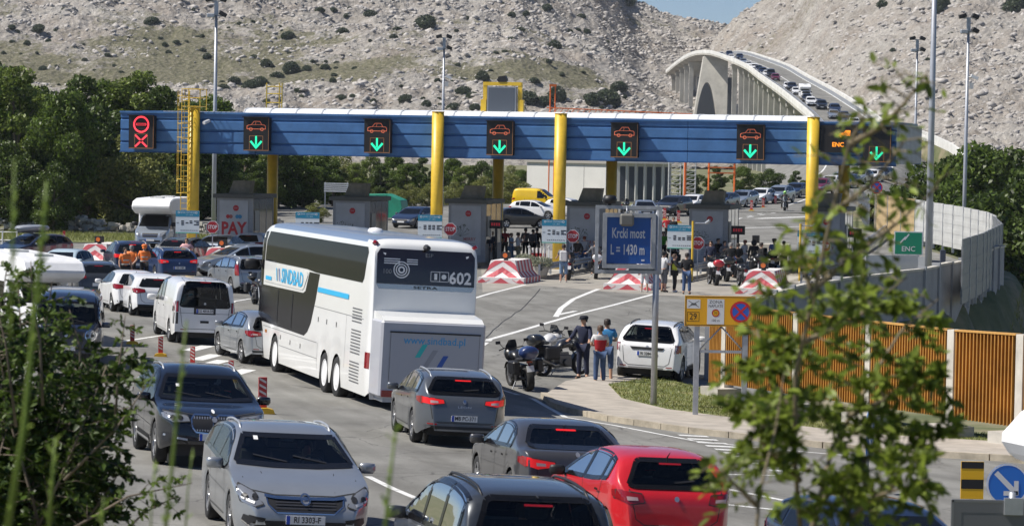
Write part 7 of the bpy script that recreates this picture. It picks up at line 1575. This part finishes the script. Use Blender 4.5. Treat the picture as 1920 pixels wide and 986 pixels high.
def sign_post(x, yb, yt, D, label, build, r=.035, name='road_sign', cat='road sign'):
    p = GX(x, D); o = empty(name, p, 0, label, cat); zt_ = P(x, yt, D).z-p.z; rod(o, [(0, .05, -.1), (0, .05, zt_)], r, STEEL); build(o, lambda px: (px-x)/(F/D), lambda py: P(x, py, D).z-p.z); return o
def nostop(o, xx, zz, c, r):
    MB().prism(ngon(24, r*.97, c), -.01, .0, 'Y').build('disc', mat('disc_blue', (.03, .12, .55), .4), o); m_ = MB(); ring(m_, r*.8, r, c, -.016)
    for q in (1, -1): strokes(m_, [(c[0]-r*.62, c[1]-r*.62*q), (c[0]+r*.62, c[1]+r*.62*q)], r*.2, -.018-.001*q)
    m_.build('red_cross', RS_, o)
sign_post(1641, 0, 343, 205, 'round no-stopping sign at the far end of the plaza', lambda o, xx, zz: nostop(o, xx, zz, (0, zz(352)), .42))
def greensign(o, xx, zz):
    MB().box(xx(1676), xx(1730), 0, .04, zz(478), zz(434)).build('rim', WHITEP, o); MB().box(xx(1678), xx(1728), -.006, -.001, zz(476.5), zz(436)).build('panel', mat('sign_green', (.01, .26, .14), .4), o); m_ = MB()
    strokes(m_, [(xx(1688), zz(455)), (xx(1697), zz(445))], .07, -.01); strokes(m_, [(xx(1696), zz(449)), (xx(1703), zz(440))], .07, -.0105); m_.build('symbol', PLATE, o); text('lettering', 'ENC', .34, PLATE, o, (xx(1703), -.01, zz(467)), bold=.01)
    MB().box(xx(1690), xx(1735), .0, .03, zz(516), zz(481)).build('lower_panel', PLATE, o); m_ = MB(); ring(m_, .21, .28, (xx(1704), zz(501)), -.006, 22); m_.build('red_ring', RS_, o); m_ = MB(); m_.box(xx(1699), xx(1703), -.005, -.001, zz(503), zz(499)); m_.box(xx(1705), xx(1709), -.005, -.001, zz(503), zz(499)); m_.build('symbol', INK, o); rod(o, [(xx(1722), .05, -1), (xx(1722), .05, zz(436))], .04, STEEL, 'leg')
sign_post(1704, 0, 437, 139, 'green ENC sign above a white panel with a red ring', greensign)
def hazard(o, xx, zz):
    MB().box(xx(1812), xx(1855), 0, .03, zz(935), zz(865)).build('panel', mat('marker_yellow', (.80, .45, .01), .4), o); m_ = MB()
    for y0, y1 in ((865, 878), (898, 916)): m_.box(xx(1812.5), xx(1854.5), -.004, -.001, zz(y1), zz(y0+.5))
    m_.build('black_band', INK, o)
sign_post(1833, 0, 866, 46, 'yellow and black banded hazard marker at lower right', hazard, .03)
ARW = lambda o, c, r, mm: (MB().prism(ngon(26, r, c), 0, .02, 'Y').build('disc', mat('keep_blue', (.02, .17, .62), .4), o), (lambda m_: (ring(m_, r*.93, r, c, -.004), strokes(m_, [(c[0]-r*.5, c[1]+r*.5), (c[0]+r*.35, c[1]-r*.35)], r*.25, -.005), strokes(m_, [(c[0]-.1*r, c[1]-r*.42), (c[0]+r*.42, c[1]-r*.42), (c[0]+r*.42, c[1]+r*.1)], r*.22, -.006), m_.build('arrow', PLATE, o)))(MB()))
sign_post(1900, 0, 872, 47, 'round blue arrow sign right of the banded marker', lambda o, xx, zz: ARW(o, (0, zz(908)), .34, 0))
o = sign_post(1640, 0, 768, 52, 'pair of blue round signs seen almost edge-on behind the sapling', lambda o, xx, zz: (ARW(o, (0, zz(795)), .29, 0), ARW(o, (0, zz(833)), .29, 0))); o.rotation_euler = (0, 0, R(70))
o = empty('sign_back', P(1850, 990, 24), 0, 'grey back of a large traffic sign at the lower right corner', 'sign'); m_ = MB().box(-.30, .55, 0, .03, -.5, .24); m_.build('panel', mat('sign_back_grey', (.16, .165, .18), .5, .3), o, bevel=.008); m_ = MB(); strokes(m_, [(-.29, -.5), (-.29, .23), (.54, .23)], .02, -.012); m_.build('rim', mat('rim_grey', (.22, .225, .24), .45, .4), o); rod(o, [(.22, .06, -2.2), (.22, .06, .3)], .03, STEEL); MB().box(.14, .3, -.03, .0, .12, .26).build('clamp', STEEL, o)
o = empty('black_column', GX(1768, 125), 0, 'dark square column beside the short white metal panel', 'column'); MB().box(-.11, .11, -.11, .11, 0, 2.2).box(-.16, .16, -.16, .16, -.1, .08).build('shaft', mat('column_dark', (.05, .06, .09), .5), o)
# ---------------- floodlight masts ----------------
def mast(xb, yb, xt, yt, D, label, r, cam_y=None, lamps=True, over=0):
    p = GX(xb, D); o = empty('floodlight_mast', p, 0, label, 'lamp post'); t = P(xt, yt, D); h = t.z-p.z; dx = (t.x-p.x)*0
    m_ = MB(); m_.path([(0, 0, -.5), (0, 0, h*.5), (0, 0, h)], [r, r*.82, r*.55], 14); m_.build('pole', mat('mast_grey', (.40, .42, .46), .45, .3, noise=.05), o, smooth=True)
    if lamps:
        MB().box(-.5, .5, -.05, .05, h-.05, h+.03).box(-.12, .12, -.1, .1, h+.03, h+.9).box(-.45, .45, -.05, .05, h+.85, h+.92).build('crossarm', STEEL, o)
        for dx_, dz, mm, tilt in ((.42, .10, BLACK, .5), (-.30, 0, STEEL, 0), (-.42, 1.0, BLACK, -.3), (.40, 1.0, BLACK, .4)): MB().cbox((dx_, -.15, h+dz), (.48, .45, .26), rot=Matrix.Rotation(tilt, 3, 'Y')).build('floodlight', mm, o, bevel=.04)
    if cam_y: z_ = P(xb, cam_y, D).z-p.z; MB().tube((0, 0, z_), (.3, -.2, z_+.05), .03).cbox((.42, -.3, z_), (.5, .2, .2), rot=Matrix.Rotation(.4, 3, 'Y')).build('security_camera', WHITEP, o); MB().box(.12, .38, -.15, .05, z_-.75, z_-.35).build('junction_box', mat('box_light', (.6, .6, .6), .5), o)
    return o
mast(399, 0, 403, 30, 176, 'tall floodlight mast right of the ladder post', .15); mast(826, 0, 828, 92, 232, 'floodlight mast behind the second yellow post', .14, 145); mast(1711, 0, 1711, 95, 236, 'floodlight mast partly behind the sapling tip', .14); mast(1806, 0, 1808, 60, 186, 'floodlight mast at far right with two lamp pairs', .15, 145)
mast(1741, 0, 1746, -160, 132, 'nearest tall grey mast running out of the top of the frame', .17)
# flag
o = empty('flag', GX(1820, 262), 0, 'red, white and blue flag on a pole behind the right trees', 'flag'); zb_ = o.location.z; t = P(1820, 268, 262).z-zb_; rod(o, [(0, 0, -1), (0, 0, t+.2)], .06, WHITEP)
for i, cc_ in enumerate(((.55, .02, .03), (.7, .7, .7), (.02, .04, .35))):
    m_ = MB(); n = 8; vs = []
    for j in range(n+1):
        u = j/n
        for z_ in (t-.1-.55*i-u*.7, t-.1-.55*(i+1)-u*.7): vs.append((.08+u*1.1, .12*math.sin(u*6), z_))
    m_.add(vs, [(2*j, 2*j+2, 2*j+3, 2*j+1) for j in range(n)]); m_.build('stripe', mat('flag_%d' % i, cc_, .8), o, smooth=True)
# delineators on the road
DR = mat('delineator_red', (.42, .03, .03), .5); DY = mat('delineator_foot', (.70, .42, .03), .6); DW = mat('delineator_white', (.62, .58, .55), .5)
def delin(x, y, label, w_=.20, h=.85, sc=1.):
    p = G(x, y); o = empty('delineator', p, R(random.uniform(-15, 15)), label, 'delineator', 'red and white lane delineators'); o.scale = (sc,)*3
    MB().prism([(-.28, 0), (-.24, .10), (-.1, .14), (.1, .14), (.24, .10), (.28, 0)], -.16, .16, 'Y').build('foot', DY, o); MB().box(-w_/2, w_/2, -.025, .025, .12, h).build('blade', DR, o, bevel=.006)
    m_ = MB()
    for k in range(4):
        z0 = .28+k*.14
        for yy in (-.028, .028): m_.add([(-w_/2+.02, yy, z0+.09), (w_/2-.02, yy, z0), (w_/2-.02, yy, z0+.055), (-w_/2+.02, yy, z0+.145)], [(0, 1, 2, 3)])
    m_.build('white_stripe', DW, o); return o
for x, y, l in ((248, 645, 'red and white delineator left of the white van'), (301, 668, 'red and white delineator at the near corner of the white van'), (361, 688, 'red and white delineator in front of the silver hatchback'), (433, 716, 'red and white delineator behind the dark off-roader roof'), (492, 775, 'red and white delineator on a yellow foot right of the dark off-roader')): delin(x, y, l, sc=.95 if x > 480 else .66)
for i, (x, y) in enumerate([(1374, 403), (1409, 396), (1431, 391), (1454, 387), (1504, 379), (1246, 413), (1595, 362), (1610, 358), (1272, 418)]):
    w_ = ['just right of the fifth booth', 'second right of the fifth booth', 'below the white car in the queue', 'left of the rider with green helmet', 'left of the last yellow post', 'at the left of the black off-roader', 'behind the last booth', 'rightmost behind the last booth', 'left of the fifth booth'][i]; delin(x, y, f'orange and white bollard {w_}', .24, 1.0, .95)
m_ = delin(120, 466, 'slim white marker post at far left', .14, 1.0)
# ---------------- buildings and equipment beyond the plaza ----------------
WB = mat('building_white', (.62, .61, .58), .7, noise=.05, nscale=.4); DKP = mat('dark_panel', (.06, .07, .09), .4)
def bldg(x0, x1, yb, yt, D, dep, label, rot=0.):
    s = F/D; p = GX(x0, D); o = empty('service_building', p, rot, label, 'building'); h = P(x0, yt, D).z-p.z; w_ = (x1-x0)/s; return o, w_, h
o, w_, h = bldg(985, 1175, 390, 304, 284, 8, 'white flat-roofed service building behind the third yellow post', R(-40)); MB().box(0, w_, 0, 8, -.2, h).build('wall', WB, o); MB().box(-.2, w_+.2, -.2, 8.2, h, h+.25).build('roof', mat('roof_edge_grey', (.35, .33, .30), .7), o)
for q in (.42, .72): MB().box(w_*q-.02, w_*q+.02, -.02, -.002, 0, h-.1).build('panel_joint', mat('joint', (.3, .3, .3), .7), o)
o, w_, h = bldg(1150, 1256, 396, 306, 276, 8, 'low white building with dark vertical window strips right of the service building'); MB().box(0, w_, .3, 7, -.2, h).build('wall', WB, o); MB().box(-.2, w_+.2, -.5, 7.2, h, h+.3).build('roof', WB, o)
for j in range(6): a_ = .5+j*.86; MB().box(a_, a_+.5, .26, .298, .1, h-.3).build('window', DKP, o)
for j in range(5): a_ = 1.12+j*.86; MB().tube((a_, -.2, 0), (a_, -.2, h), .08).build('column', WB, o)
for k, (x, D) in enumerate([(1262, 272), (1290, 274)]):
    p = GX(x, D); o = empty('lattice_tower', p, 0, ['left grey lattice tower stacked beside the low white building', 'right grey lattice tower stacked beside the low white building'][k], 'tower', 'steel lattice towers'); m_ = MB(); hh = 4.6
    for sx in (-.55, .55):
        for sy in (-.5, .5): m_.tube((sx, sy, 0), (sx, sy, hh), .05, n=5)
    for j in range(11):
        z_ = .2+j*.42; m_.tube((-.55, -.5, z_), (.55, -.5, z_), .035, n=4); m_.tube((-.55, .5, z_), (.55, .5, z_), .03, n=4); m_.tube((-.55, -.5, z_), (.55, -.5, z_+.4 if j < 10 else z_), .025, n=4); m_.tube((-.55, -.5, z_), (-.55, .5, z_), .03, n=4)
    m_.build('lattice', mat('lattice_grey', (.5, .5, .5), .5, .2), o)
OR_ = mat('crane_orange', (.75, .16, .03), .5, noise=.15, nscale=1.)
D = 262; p = GX(1020, D); o = empty('orange_crane_boom', p, 0, 'orange lattice crane boom lying behind the white canopy roof', 'crane'); s = F/D; z0 = P(1020, 215, D).z-p.z; Lx = 272/s; m_ = MB()
for z_ in (z0, z0+.62):
    for y_ in (-.3, .3): m_.tube((0, y_, z_), (Lx, y_, z_-.35), .045, n=5)
k = 26
for j in range(k): a_, b_ = Lx*j/k, Lx*(j+1)/k; m_.tube((a_, -.3, z0-.35*j/k), (b_, -.3, z0+.62-.35*(j+1)/k), .03, n=4); m_.tube((b_, -.3, z0+.62-.35*(j+1)/k), (b_, .3, z0+.62-.35*(j+1)/k), .03, n=4)
m_.build('boom', OR_, o); m_ = MB()
for a_ in (.3, .75): m_.tube((a_, 0, 0), (a_, 0, z0+2.7), .06, n=6)
m_.box(.2, .85, -.15, .15, z0+2.55, z0+2.75); m_.build('mast', OR_, o); m_ = MB(); m_.tube((Lx-.5, 0, 0), (Lx-.5, 0, z0-.2), .12, n=6); m_.build('support', OR_, o)
D = 292; p = GX(1350, D); o = empty('orange_steel_frame', p, 0, 'orange steel frame hanging under the canopy right of the lattice towers', 'frame'); zt_ = P(1350, 303, D).z-p.z; m_ = MB()
for x_ in (-1.3, 1.3):
    for y_ in (-.5, .5): m_.tube((x_, y_, 0), (x_, y_, zt_), .07, n=5)
for z_ in (zt_, zt_-.55, zt_-1.1):
    for y_ in (-.5, .5): m_.box(-1.4, 1.4, y_-.06, y_+.06, z_-.12, z_)
m_.build('frame', OR_, o)
D = 218; p = GX(723, D); o = empty('waste_container', p, R(-12), 'green waste compactor container behind the second booth', 'container'); GC = mat('container_green', (.02, .26, .16), .5, noise=.15, nscale=1.); m_ = MB(); m_.prism([(-1.5, .15), (-1.5, 1.9), (.2, 1.95), (1.35, 1.5), (1.45, .9), (1.0, .15)], -1., 1., 'Y'); m_.build('shell', GC, o, bevel=.03)
for q in (-1.2, -.5, .2): MB().box(q-.05, q+.05, -1.06, -1.003, .2, 1.85).build('rib', mat('container_rib', (.015, .18, .11), .5), o)
m_ = MB(); m_.tube((-.9, -1.02, .1), (-.9, 1.02, .1), .12); m_.build('roller', BLACK, o)
D = 224; p = GX(628, D); o = empty('billboard_frame', p, 0, 'white slatted billboard frame above the second booth', 'billboard'); zt_ = P(628, 342, D).z-p.z; m_ = MB()
for j in range(5): m_.box(-.95, .95, 0, .05, zt_-.14-j*.15, zt_-.05-j*.15)
m_.build('board', WHITEP, o); MB().box(-.9, -.82, .06, .14, 0, zt_).box(.82, .9, .06, .14, 0, zt_).build('leg', STEEL, o)
# rubble wall and rocky strip in front of the left trees
sw = empty('stone_wall', (-30, 187, 0), 0, 'low dry-stone rubble wall in front of the left trees', 'wall'); m_ = MB(); r_ = random.Random(4)
for i in range(620):
    x_ = r_.uniform(-9, 17); h_ = r_.uniform(0, .85)*(.7+.3*math.sin(x_)); q_ = r_.uniform(.10, .26); m_.cbox((x_, r_.uniform(-.5, .8)*(1-h_*.6), .4+h_), (q_*1.6, q_*1.3, q_), rot=Matrix.Rotation(r_.uniform(0, 3), 3, 'Z') @ Matrix.Rotation(r_.uniform(-.4, .4), 3, 'X'))
m_.build('stones', mat('limestone', (.42, .40, .36), .9, noise=.2), sw); 
sheet('grass_bank', [(-60, 172), (-16, 172), (-16, 186), (-60, 186)], .05, GRASSG, 2.); tufts('grass', [(-34, 173), (-16, 173), (-16, 185), (-34, 185)], 9000, .25, LG, .05, 'dry grass strip in front of the rubble wall')
o = empty('street_fence', GX(10, 160), 0, 'simple pale rail fence at the far left edge', 'fence'); m_ = MB()
for i in range(4): m_.tube((-1+i*.8, 0, 0), (-1+i*.8, 0, 1.1), .04, n=6)
for z_ in (.6, 1.05): m_.tube((-1, 0, z_), (1.6, 0, z_), .03, n=6)
m_.build('rail', WHITEP, o)
# long low white parapet wall right of the climbing road
# concrete block with planter behind the fifth lane and white stand
o = empty('concrete_block', GX(1420, 168), R(-10), 'long pale concrete block with dark equipment on top, right of the fifth booth', 'concrete block'); MB().box(-1.9, 1.9, -.4, .4, 0, .85).build('block', CP, o, bevel=.04); MB().box(-.3, .1, -.2, .2, .86, 1.3).build('equipment_box', BLACK, o)
# ---------------- foreground plants ----------------
def leaf_obj(name, pts, dirs, L_, W_, m, parent, seed):
    r = np.random.default_rng(seed); n = len(pts); P_ = np.array(pts); D_ = np.array(dirs); D_ /= np.linalg.norm(D_, axis=1)[:, None]; up = r.normal(size=(n, 3))+np.array([0, 0, 1.2]); S_ = np.cross(D_, up); S_ /= np.linalg.norm(S_, axis=1)[:, None]; N_ = np.cross(S_, D_)
    l = (L_*(.65+.6*r.random(n)))[:, None]; w_ = l*W_/L_; v = np.stack([P_, P_+D_*l*.35+S_*w_*.5+N_*l*.05, P_+D_*l*.75+S_*w_*.36+N_*l*.03, P_+D_*l-N_*l*.06, P_+D_*l*.75-S_*w_*.36+N_*l*.03, P_+D_*l*.35-S_*w_*.5+N_*l*.05, P_+D_*l*.5-N_*l*.03], 1).reshape(-1, 3)
    b = np.arange(n)[:, None]*7; f = np.concatenate([b+np.array([[0, 1, 6, 5]]), b+np.array([[1, 2, 3, 6]]), b+np.array([[6, 3, 4, 5]])], 0); me = raw_mesh(name, v, f, m); return link(bpy.data.objects.new(name, me), parent)
SAP = leafmat('sapling_leaf', (.18, .24, .045), .55, .45)
def grow(label, stems, n_twig, leaves, L_, W_, m, seed, D0, name='sapling', cat='tree', barkr=.010, dens=False, twig=.22, sp=.16):
    r = random.Random(seed); base = stems[0][0]; b0 = P(*base); o = empty(name, b0, 0, label, cat); pts = []; dirs = []; tb = MB()
    for st in stems:
        q = [P(*a)-b0 for a in st]; N = len(q); tb.path(q, [barkr*(1-.75*i/(N-1)) for i in range(N)], 7)
        seg = [(q[i], q[i+1]) for i in range(N-1)]
        for t in range(n_twig):
            u = (t+r.random())/n_twig*(N-1)*.99; i = int(u); a, b = seg[min(i, N-2)]; c = a.lerp(b, u-i); ax = (b-a).normalized(); g = Vector((r.gauss(0, 1), r.gauss(0, .8), r.gauss(.25, .5))); g = (g-ax*g.dot(ax)*.6).normalized(); l = twig*r.uniform(.5, 1.2)*(1.05-.5*u/(N-1))
            e = c+g*l+Vector((0, 0, -.1*l)); mid = c.lerp(e, .5)+Vector((0, 0, l*.12)); tb.path([c, mid, e], [barkr*.28, barkr*.2, barkr*.1], 4)
            yy = 493-F*((c+b0).z-CAMZ)/(c+b0).y-225
            for k in range(leaves if not dens else (3 if yy < 380 else (7 if yy < 560 else 24))):
                v_ = r.random()**.7; w_ = (c.lerp(mid, v_*2) if v_ < .5 else mid.lerp(e, v_*2-1)); pts.append(tuple(w_)); dd = g*.8+Vector((r.gauss(0, .7), r.gauss(0, .7), r.gauss(-.1, .6))); dirs.append(tuple(dd.normalized()))
    tb.build('stem', BARK if name == 'bush' else mat('sapling_bark', (.20, .16, .10), .8), o, smooth=True); leaf_obj('leaves', pts, dirs, L_, W_, m, o, seed); return o
ST = [[(1508, 1080, 9.2), (1490, 860, 9.2), (1492, 700, 9.1), (1528, 540, 9.0), (1562, 390, 9.0), (1592, 270, 8.9), (1625, 205, 8.9)],
 [(1520, 1000, 9.3), (1560, 840, 9.5), (1640, 700, 9.7), (1690, 620, 9.8), (1760, 560, 9.9)],
 [(1496, 780, 9.2), (1440, 700, 9.4), (1420, 620, 9.4)], [(1500, 900, 9.2), (1430, 830, 9.0), (1410, 770, 8.9)],
 [(1530, 540, 9.0), (1600, 480, 9.2), (1680, 420, 9.2), (1760, 350, 9.3)], [(1510, 640, 9.1), (1600, 600, 9.4), (1700, 520, 9.6)],
 [(1594, 270, 8.9), (1650, 240, 8.9), (1700, 190, 8.8), (1740, 135, 8.8)], [(1560, 400, 9.0), (1640, 340, 9.0), (1700, 260, 9.0)],
 [(1530, 950, 9.4), (1620, 860, 9.5), (1720, 830, 9.6), (1790, 800, 9.6)], [(1560, 1000, 9.1), (1640, 930, 9.0), (1740, 900, 8.9)], [(1590, 780, 9.5), (1680, 740, 9.6), (1770, 700, 9.6)], [(1525, 560, 9.), (1500, 480, 9.1), (1520, 400, 9.1)]]
grow('young blurred sapling with pale green leaves in the right foreground', ST, 22, 7, .047, .021, SAP, 11, 9., dens=True)
ST = [[(1410, 1080, 8.6), (1425, 920, 8.7), (1455, 800, 8.8), (1470, 700, 8.8)], [(1420, 950, 8.7), (1370, 900, 8.6), (1345, 870, 8.6)]]
grow('small side shoot left of the blurred sapling', ST, 10, 6, .045, .02, SAP, 12, 8.6, barkr=.007, twig=.14)
BL = leafmat('bush_leaf', (.045, .085, .018), .55, .3); rr = random.Random(8); ST = []
for i in range(30):
    x0 = rr.uniform(-120, 120); x1 = rr.uniform(-60, 250); y1 = 560+max(0, x1-90)*1.0+rr.uniform(-60, 220) if x1 > 0 else rr.uniform(560, 760); D_ = rr.uniform(17, 19.5)
    ST.append([(x0, 1180, D_), ((x0*2+x1)/3, (1180*1.6+y1)/2.6, D_+rr.uniform(-.3, .3)), ((x0+x1*2.2)/3.2, (1180*.7+y1*1.6)/2.3, D_+rr.uniform(-.4, .4)), (x1, y1, D_+rr.uniform(-.4, .4))])
grow('dense dark green bush filling the lower left corner', ST, 56, 19, .058, .028, BL, 21, 18., name='bush', cat='bush', barkr=.014, twig=.34)
ST = [[(80, 760, 17), (75, 640, 17), (60, 560, 17), (58, 490, 17)], [(30, 800, 17), (10, 640, 17), (-10, 560, 17)], [(150, 800, 17.2), (150, 650, 17.2), (130, 580, 17.2)], [(215, 800, 17.4), (222, 700, 17.4), (235, 590, 17.4)], [(120, 1000, 17), (240, 930, 16.8), (360, 905, 16.6)], [(120, 900, 17), (220, 800, 17), (290, 700, 17)], [(180, 1050, 17), (270, 960, 17), (330, 930, 17)]]
grow('lighter twigs standing out of the lower left bush', ST, 15, 11, .045, .02, leafmat('twig_leaf', (.10, .16, .035), .45, .4), 22, 17., name='bush', cat='bush', barkr=.010, twig=.2)
GS = leafmat('stalk_green', (.24, .34, .08), .3, .4)
for i, (pts, r_, l) in enumerate([([(5, 1040, 6), (45, 800, 6), (62, 620, 6.), (82, 420, 6.), (88, 340, 6.)], .0075, 'thickest blurred green grass stalk at the left'), ([(305, 1040, 6.5), (322, 880, 6.5), (338, 720, 6.5), (350, 600, 6.5)], .0055, 'blurred grass stalk in front of the dark off-roader'), ([(715, 1060, 6.2), (728, 930, 6.2), (742, 800, 6.2)], .0055, 'blurred grass stalk right of the silver estate'), ([(88, 1040, 7), (98, 900, 7), (104, 820, 7)], .006, 'short grass stalk in the lower left corner'), ([(280, 1040, 7.5), (284, 960, 7.5), (290, 860, 7.5)], .003, 'thin grass stalk left of the silver estate'), ([(345, 1040, 7.6), (352, 920, 7.6), (362, 840, 7.6)], .003, 'thin leaning grass stalk at the silver estate wheel'), ([(18, 640, 5.5), (28, 300, 5.5)], .004, 'faint blurred stalk at the left frame edge'), ([(190, 1040, 7), (194, 930, 7)], .004, 'small grass stalk in the bush corner')]):
    b0 = P(*pts[0]); o = empty('grass_stalk', b0, 0, l, 'grass stalk', 'grass stalks in the foreground'); q = [P(*a)-b0 for a in pts]; MB().path(q, [r_*(1-.5*k/(len(q)-1)) for k in range(len(q))], 6).build('stem', GS, o, smooth=True)
    rg = random.Random(i); pp = []; dd = []
    for k in range(int(14*r_/.004)): u = rg.random()*.97; t = u*(len(q)-1); a_ = int(t); c = q[a_].lerp(q[min(a_+1, len(q)-1)], t-a_); pp.append(tuple(c)); dd.append((rg.gauss(0, .6), rg.gauss(0, .6), 1.))
    leaf_obj('spikelets', pp, dd, .028, .008, GS, o, i)
# ---------------- finer details of the nearest cars ----------------
def shl(r): return SHELLS[r.name]
sh = shl(op)      # silver estate: chrome bar, slats, intakes
for z_ in (.53, .565, .60, .635): sh.line('grille_slat', 'F', [(-.40, z_), (.40, z_)], .012, mat('slat_grey', (.10, .10, .11), .3, .6), off=.016)
sh.line('chrome_bar', 'F', [(-.54, .705), (-.40, .685), (0, .68), (.40, .685), (.54, .705)], .035, CHROME, off=.022); sh.line('grille_surround', 'F', [(-.52, .70), (-.50, .60), (-.38, .505), (.38, .505), (.50, .60), (.52, .70)], .018, CHROME, off=.02)
m_ = MB(); ring(m_, .052, .07, (0, 0), 0, 24); sh.wrap('badge', 'F', [(x, z+.665) for x, _, z in m_.v], m_.f, CHROME, .035, None, False); sh.decal('badge', 'F', [(-.05, .655), (-.01, .675), (.05, .675), (.01, .655)], CHROME, off=.034, step=.3)
for s_ in (-1, 1):
    sh.decal('fog_intake', 'F', [(s_*x, z) for x, z in ((.52, .30), (.56, .40), (.80, .46), (.82, .38), (.70, .30))], BLACK, off=.012); sh.line('fog_trim', 'F', [(s_*.56, .305), (s_*.72, .315), (s_*.82, .38)], .018, CHROME, off=.018)
    sh.decal('running_lamp', 'F', [(s_*x, z) for x, z in ((.68, .60), (.83, .66), (.84, .69), (.67, .63))], PLATE, off=.017)
sh.line('bonnet_crease', 'F', [(-.42, .76), (-.50, .95)], .010, SEAM, off=.004); sh.line('bonnet_crease', 'F', [(.42, .76), (.50, .95)], .010, SEAM, off=.004)
sh = shl(bm_)     # dark off-roader: two kidneys with upright slats
for s_ in (-1, 1):
    k = [(s_*x, z) for x, z in ((.03, .64), (.03, .87), (.09, .91), (.34, .91), (.40, .84), (.38, .70), (.32, .63), (.09, .61))]
    sh.decal('kidney', 'F', k, BLACK, off=.016); sh.line('kidney_frame', 'F', k+[k[0]], .026, CHROME, off=.022)
    for i in range(7): x = .075+i*.045; sh.line('kidney_slat', 'F', [(s_*x, .65), (s_*x, .88)], .022, ALLOY, off=.026)
    sh.decal('air_intake', 'F', [(s_*x, z) for x, z in ((.45, .42), (.50, .56), (.86, .60), (.86, .48), (.7, .40))], BLACK, off=.012); sh.line('intake_trim', 'F', [(s_*.46, .50), (s_*.62, .52), (s_*.84, .56)], .035, ALLOY, off=.02)
sh.decal('skid_plate', 'F', [(-.5, .30), (-.55, .36), (.55, .36), (.5, .30)], ALLOY, off=.02); m_ = MB(); sh.decal('badge', 'F', ngon(16, .028, (0, .96)), PLATE, off=.02, step=.3)
sh.side('sill_trim', [(1.35, .34), (1.35, .39), (3.3, .39), (3.3, .34)], ALLOY, off=.02)
sh = shl(tv); sh.decal('rear_grip', 'B', [(-.13, .66), (-.13, .73), (.13, .73), (.13, .66)], BLACK, off=.012); sh.decal('plate_recess', 'B', [(-.33, .92), (-.33, 1.12), (.33, 1.12), (.33, .92)], BLACK, off=.006); sh.line('rear_crease', 'B', [(-.78, .95), (.78, .95)], .012, mat('seam_grey', (.3, .3, .3), .6))
for s_ in (-1, 1): sh.decal('lower_lamp_panel', 'B', [(s_*x, z) for x, z in ((.80, .62), (.80, .96), (.93, .96), (.93, .62))], BLACK, off=.008)
for s_, nm in ((-1, 'L'), (1, 'R')): sh.decal('lower_lamp_panel', nm, [((x-2.45) if nm == 'L' else (2.45-x), z) for x, z in ((4.78, .62), (4.78, .96), (4.89, .96), (4.89, .62))], BLACK, off=.008)
sh = shl(leon); sh.line('diffuser_line', 'B', [(-.70, .50), (.70, .50)], .012, SEAM); sh.text('model_lettering', 'B', 'LEON', (0, .80), .06, ALLOY, sx=1.8); sh.decal('badge', 'B', ngon(4, .035, (0, .92), R(45)), CHROME, off=.016, step=.3)
sh = shl(mv)
for s_ in (-1, 1): m_ = MB(); ring(m_, .125, .15, (0, 0), 0, 22); sh.wrap('lamp_ring', 'F', [(x+s_*.64, z+.86) for x, _, z in m_.v], m_.f, CHROME, .02, None, False)
sh = shl(dus); sh.decal('rear_panel', 'B', [(-.42, .90), (-.48, .97), (.48, .97), (.42, .90)], BLACK, off=.014); sh.decal('skid_plate', 'B', [(-.45, .34), (-.5, .44), (.5, .44), (.45, .34)], ALLOY, off=.014)
for r_ in (op, bm_): SHELLS[r_.name].decal('toll_sticker', 'F', [(-.50, 1.30), (-.50, 1.345), (-.44, 1.345), (-.44, 1.30)], PLATE, off=.012, step=.3)

# drivers behind the wheel
def driver(r_, l, c1, hair, passenger=False, H=1.68):
    S_ = shl(r_); L_ = S_.L; x = .37 if passenger else -.37; spec_ws = {op.name: 2.13, bm_.name: 1.9, leon.name: 2.05}.get(r_.name, 1.9); v = Vector((x, L_/2-spec_ws-.30, -.40)); q = r_.rotation_euler.to_matrix() @ v+r_.location; hd_ = -math.degrees(r_.rotation_euler.z)
    person((q.x, q.y), hd_, l, c1, BLKC, hair, 'bars', H=H, sit='drive', group='people inside vehicles', z=q.z)
driver(op, 'driver of the silver estate in a dark shirt', GRYC, HAIRD); driver(bm_, 'driver of the dark off-roader in a pale shirt', WHC, HAIRB); driver(tou, 'driver of the dark people carrier seen from behind', GRYC, HAIRD); driver(tou, 'passenger of the dark people carrier seen from behind', NAVC, HAIRB, True); driver(leon, 'driver of the grey estate seen from behind', GRYC, HAIRD)
# lower path behind the concrete wall
sheet('footpath', [(29, 150), (33, 150), (36, 215), (31, 215)], .03, PAVE, 2.); sheet('footpath', [(19.5, 108), (24, 108), (33, 150), (29, 150)], .035, PAVE, 2.)
tufts('grass', [(15, 100), (19, 106), (29, 149), (26.5, 149), (21, 124)], 9000, .3, LG, -.02, 'rough grass between the concrete wall and the lower path')
# ---------------- air ----------------
hm = bpy.data.materials.new('air'); hm.use_nodes = True; n = hm.node_tree; n.nodes.remove(n.nodes['Principled BSDF']); v = n.nodes.new('ShaderNodeVolumePrincipled')
v.inputs['Color'].default_value = (.82, .88, .97, 1); v.inputs['Density'].default_value = .00007; v.inputs['Anisotropy'].default_value = .1; n.links.new(v.outputs[0], n.nodes['Material Output'].inputs['Volume'])
hz_ = MB().box(-4200, 4200, -320, 5200, -12, 260).build('haze', hm); hz_['kind'] = 'stuff'
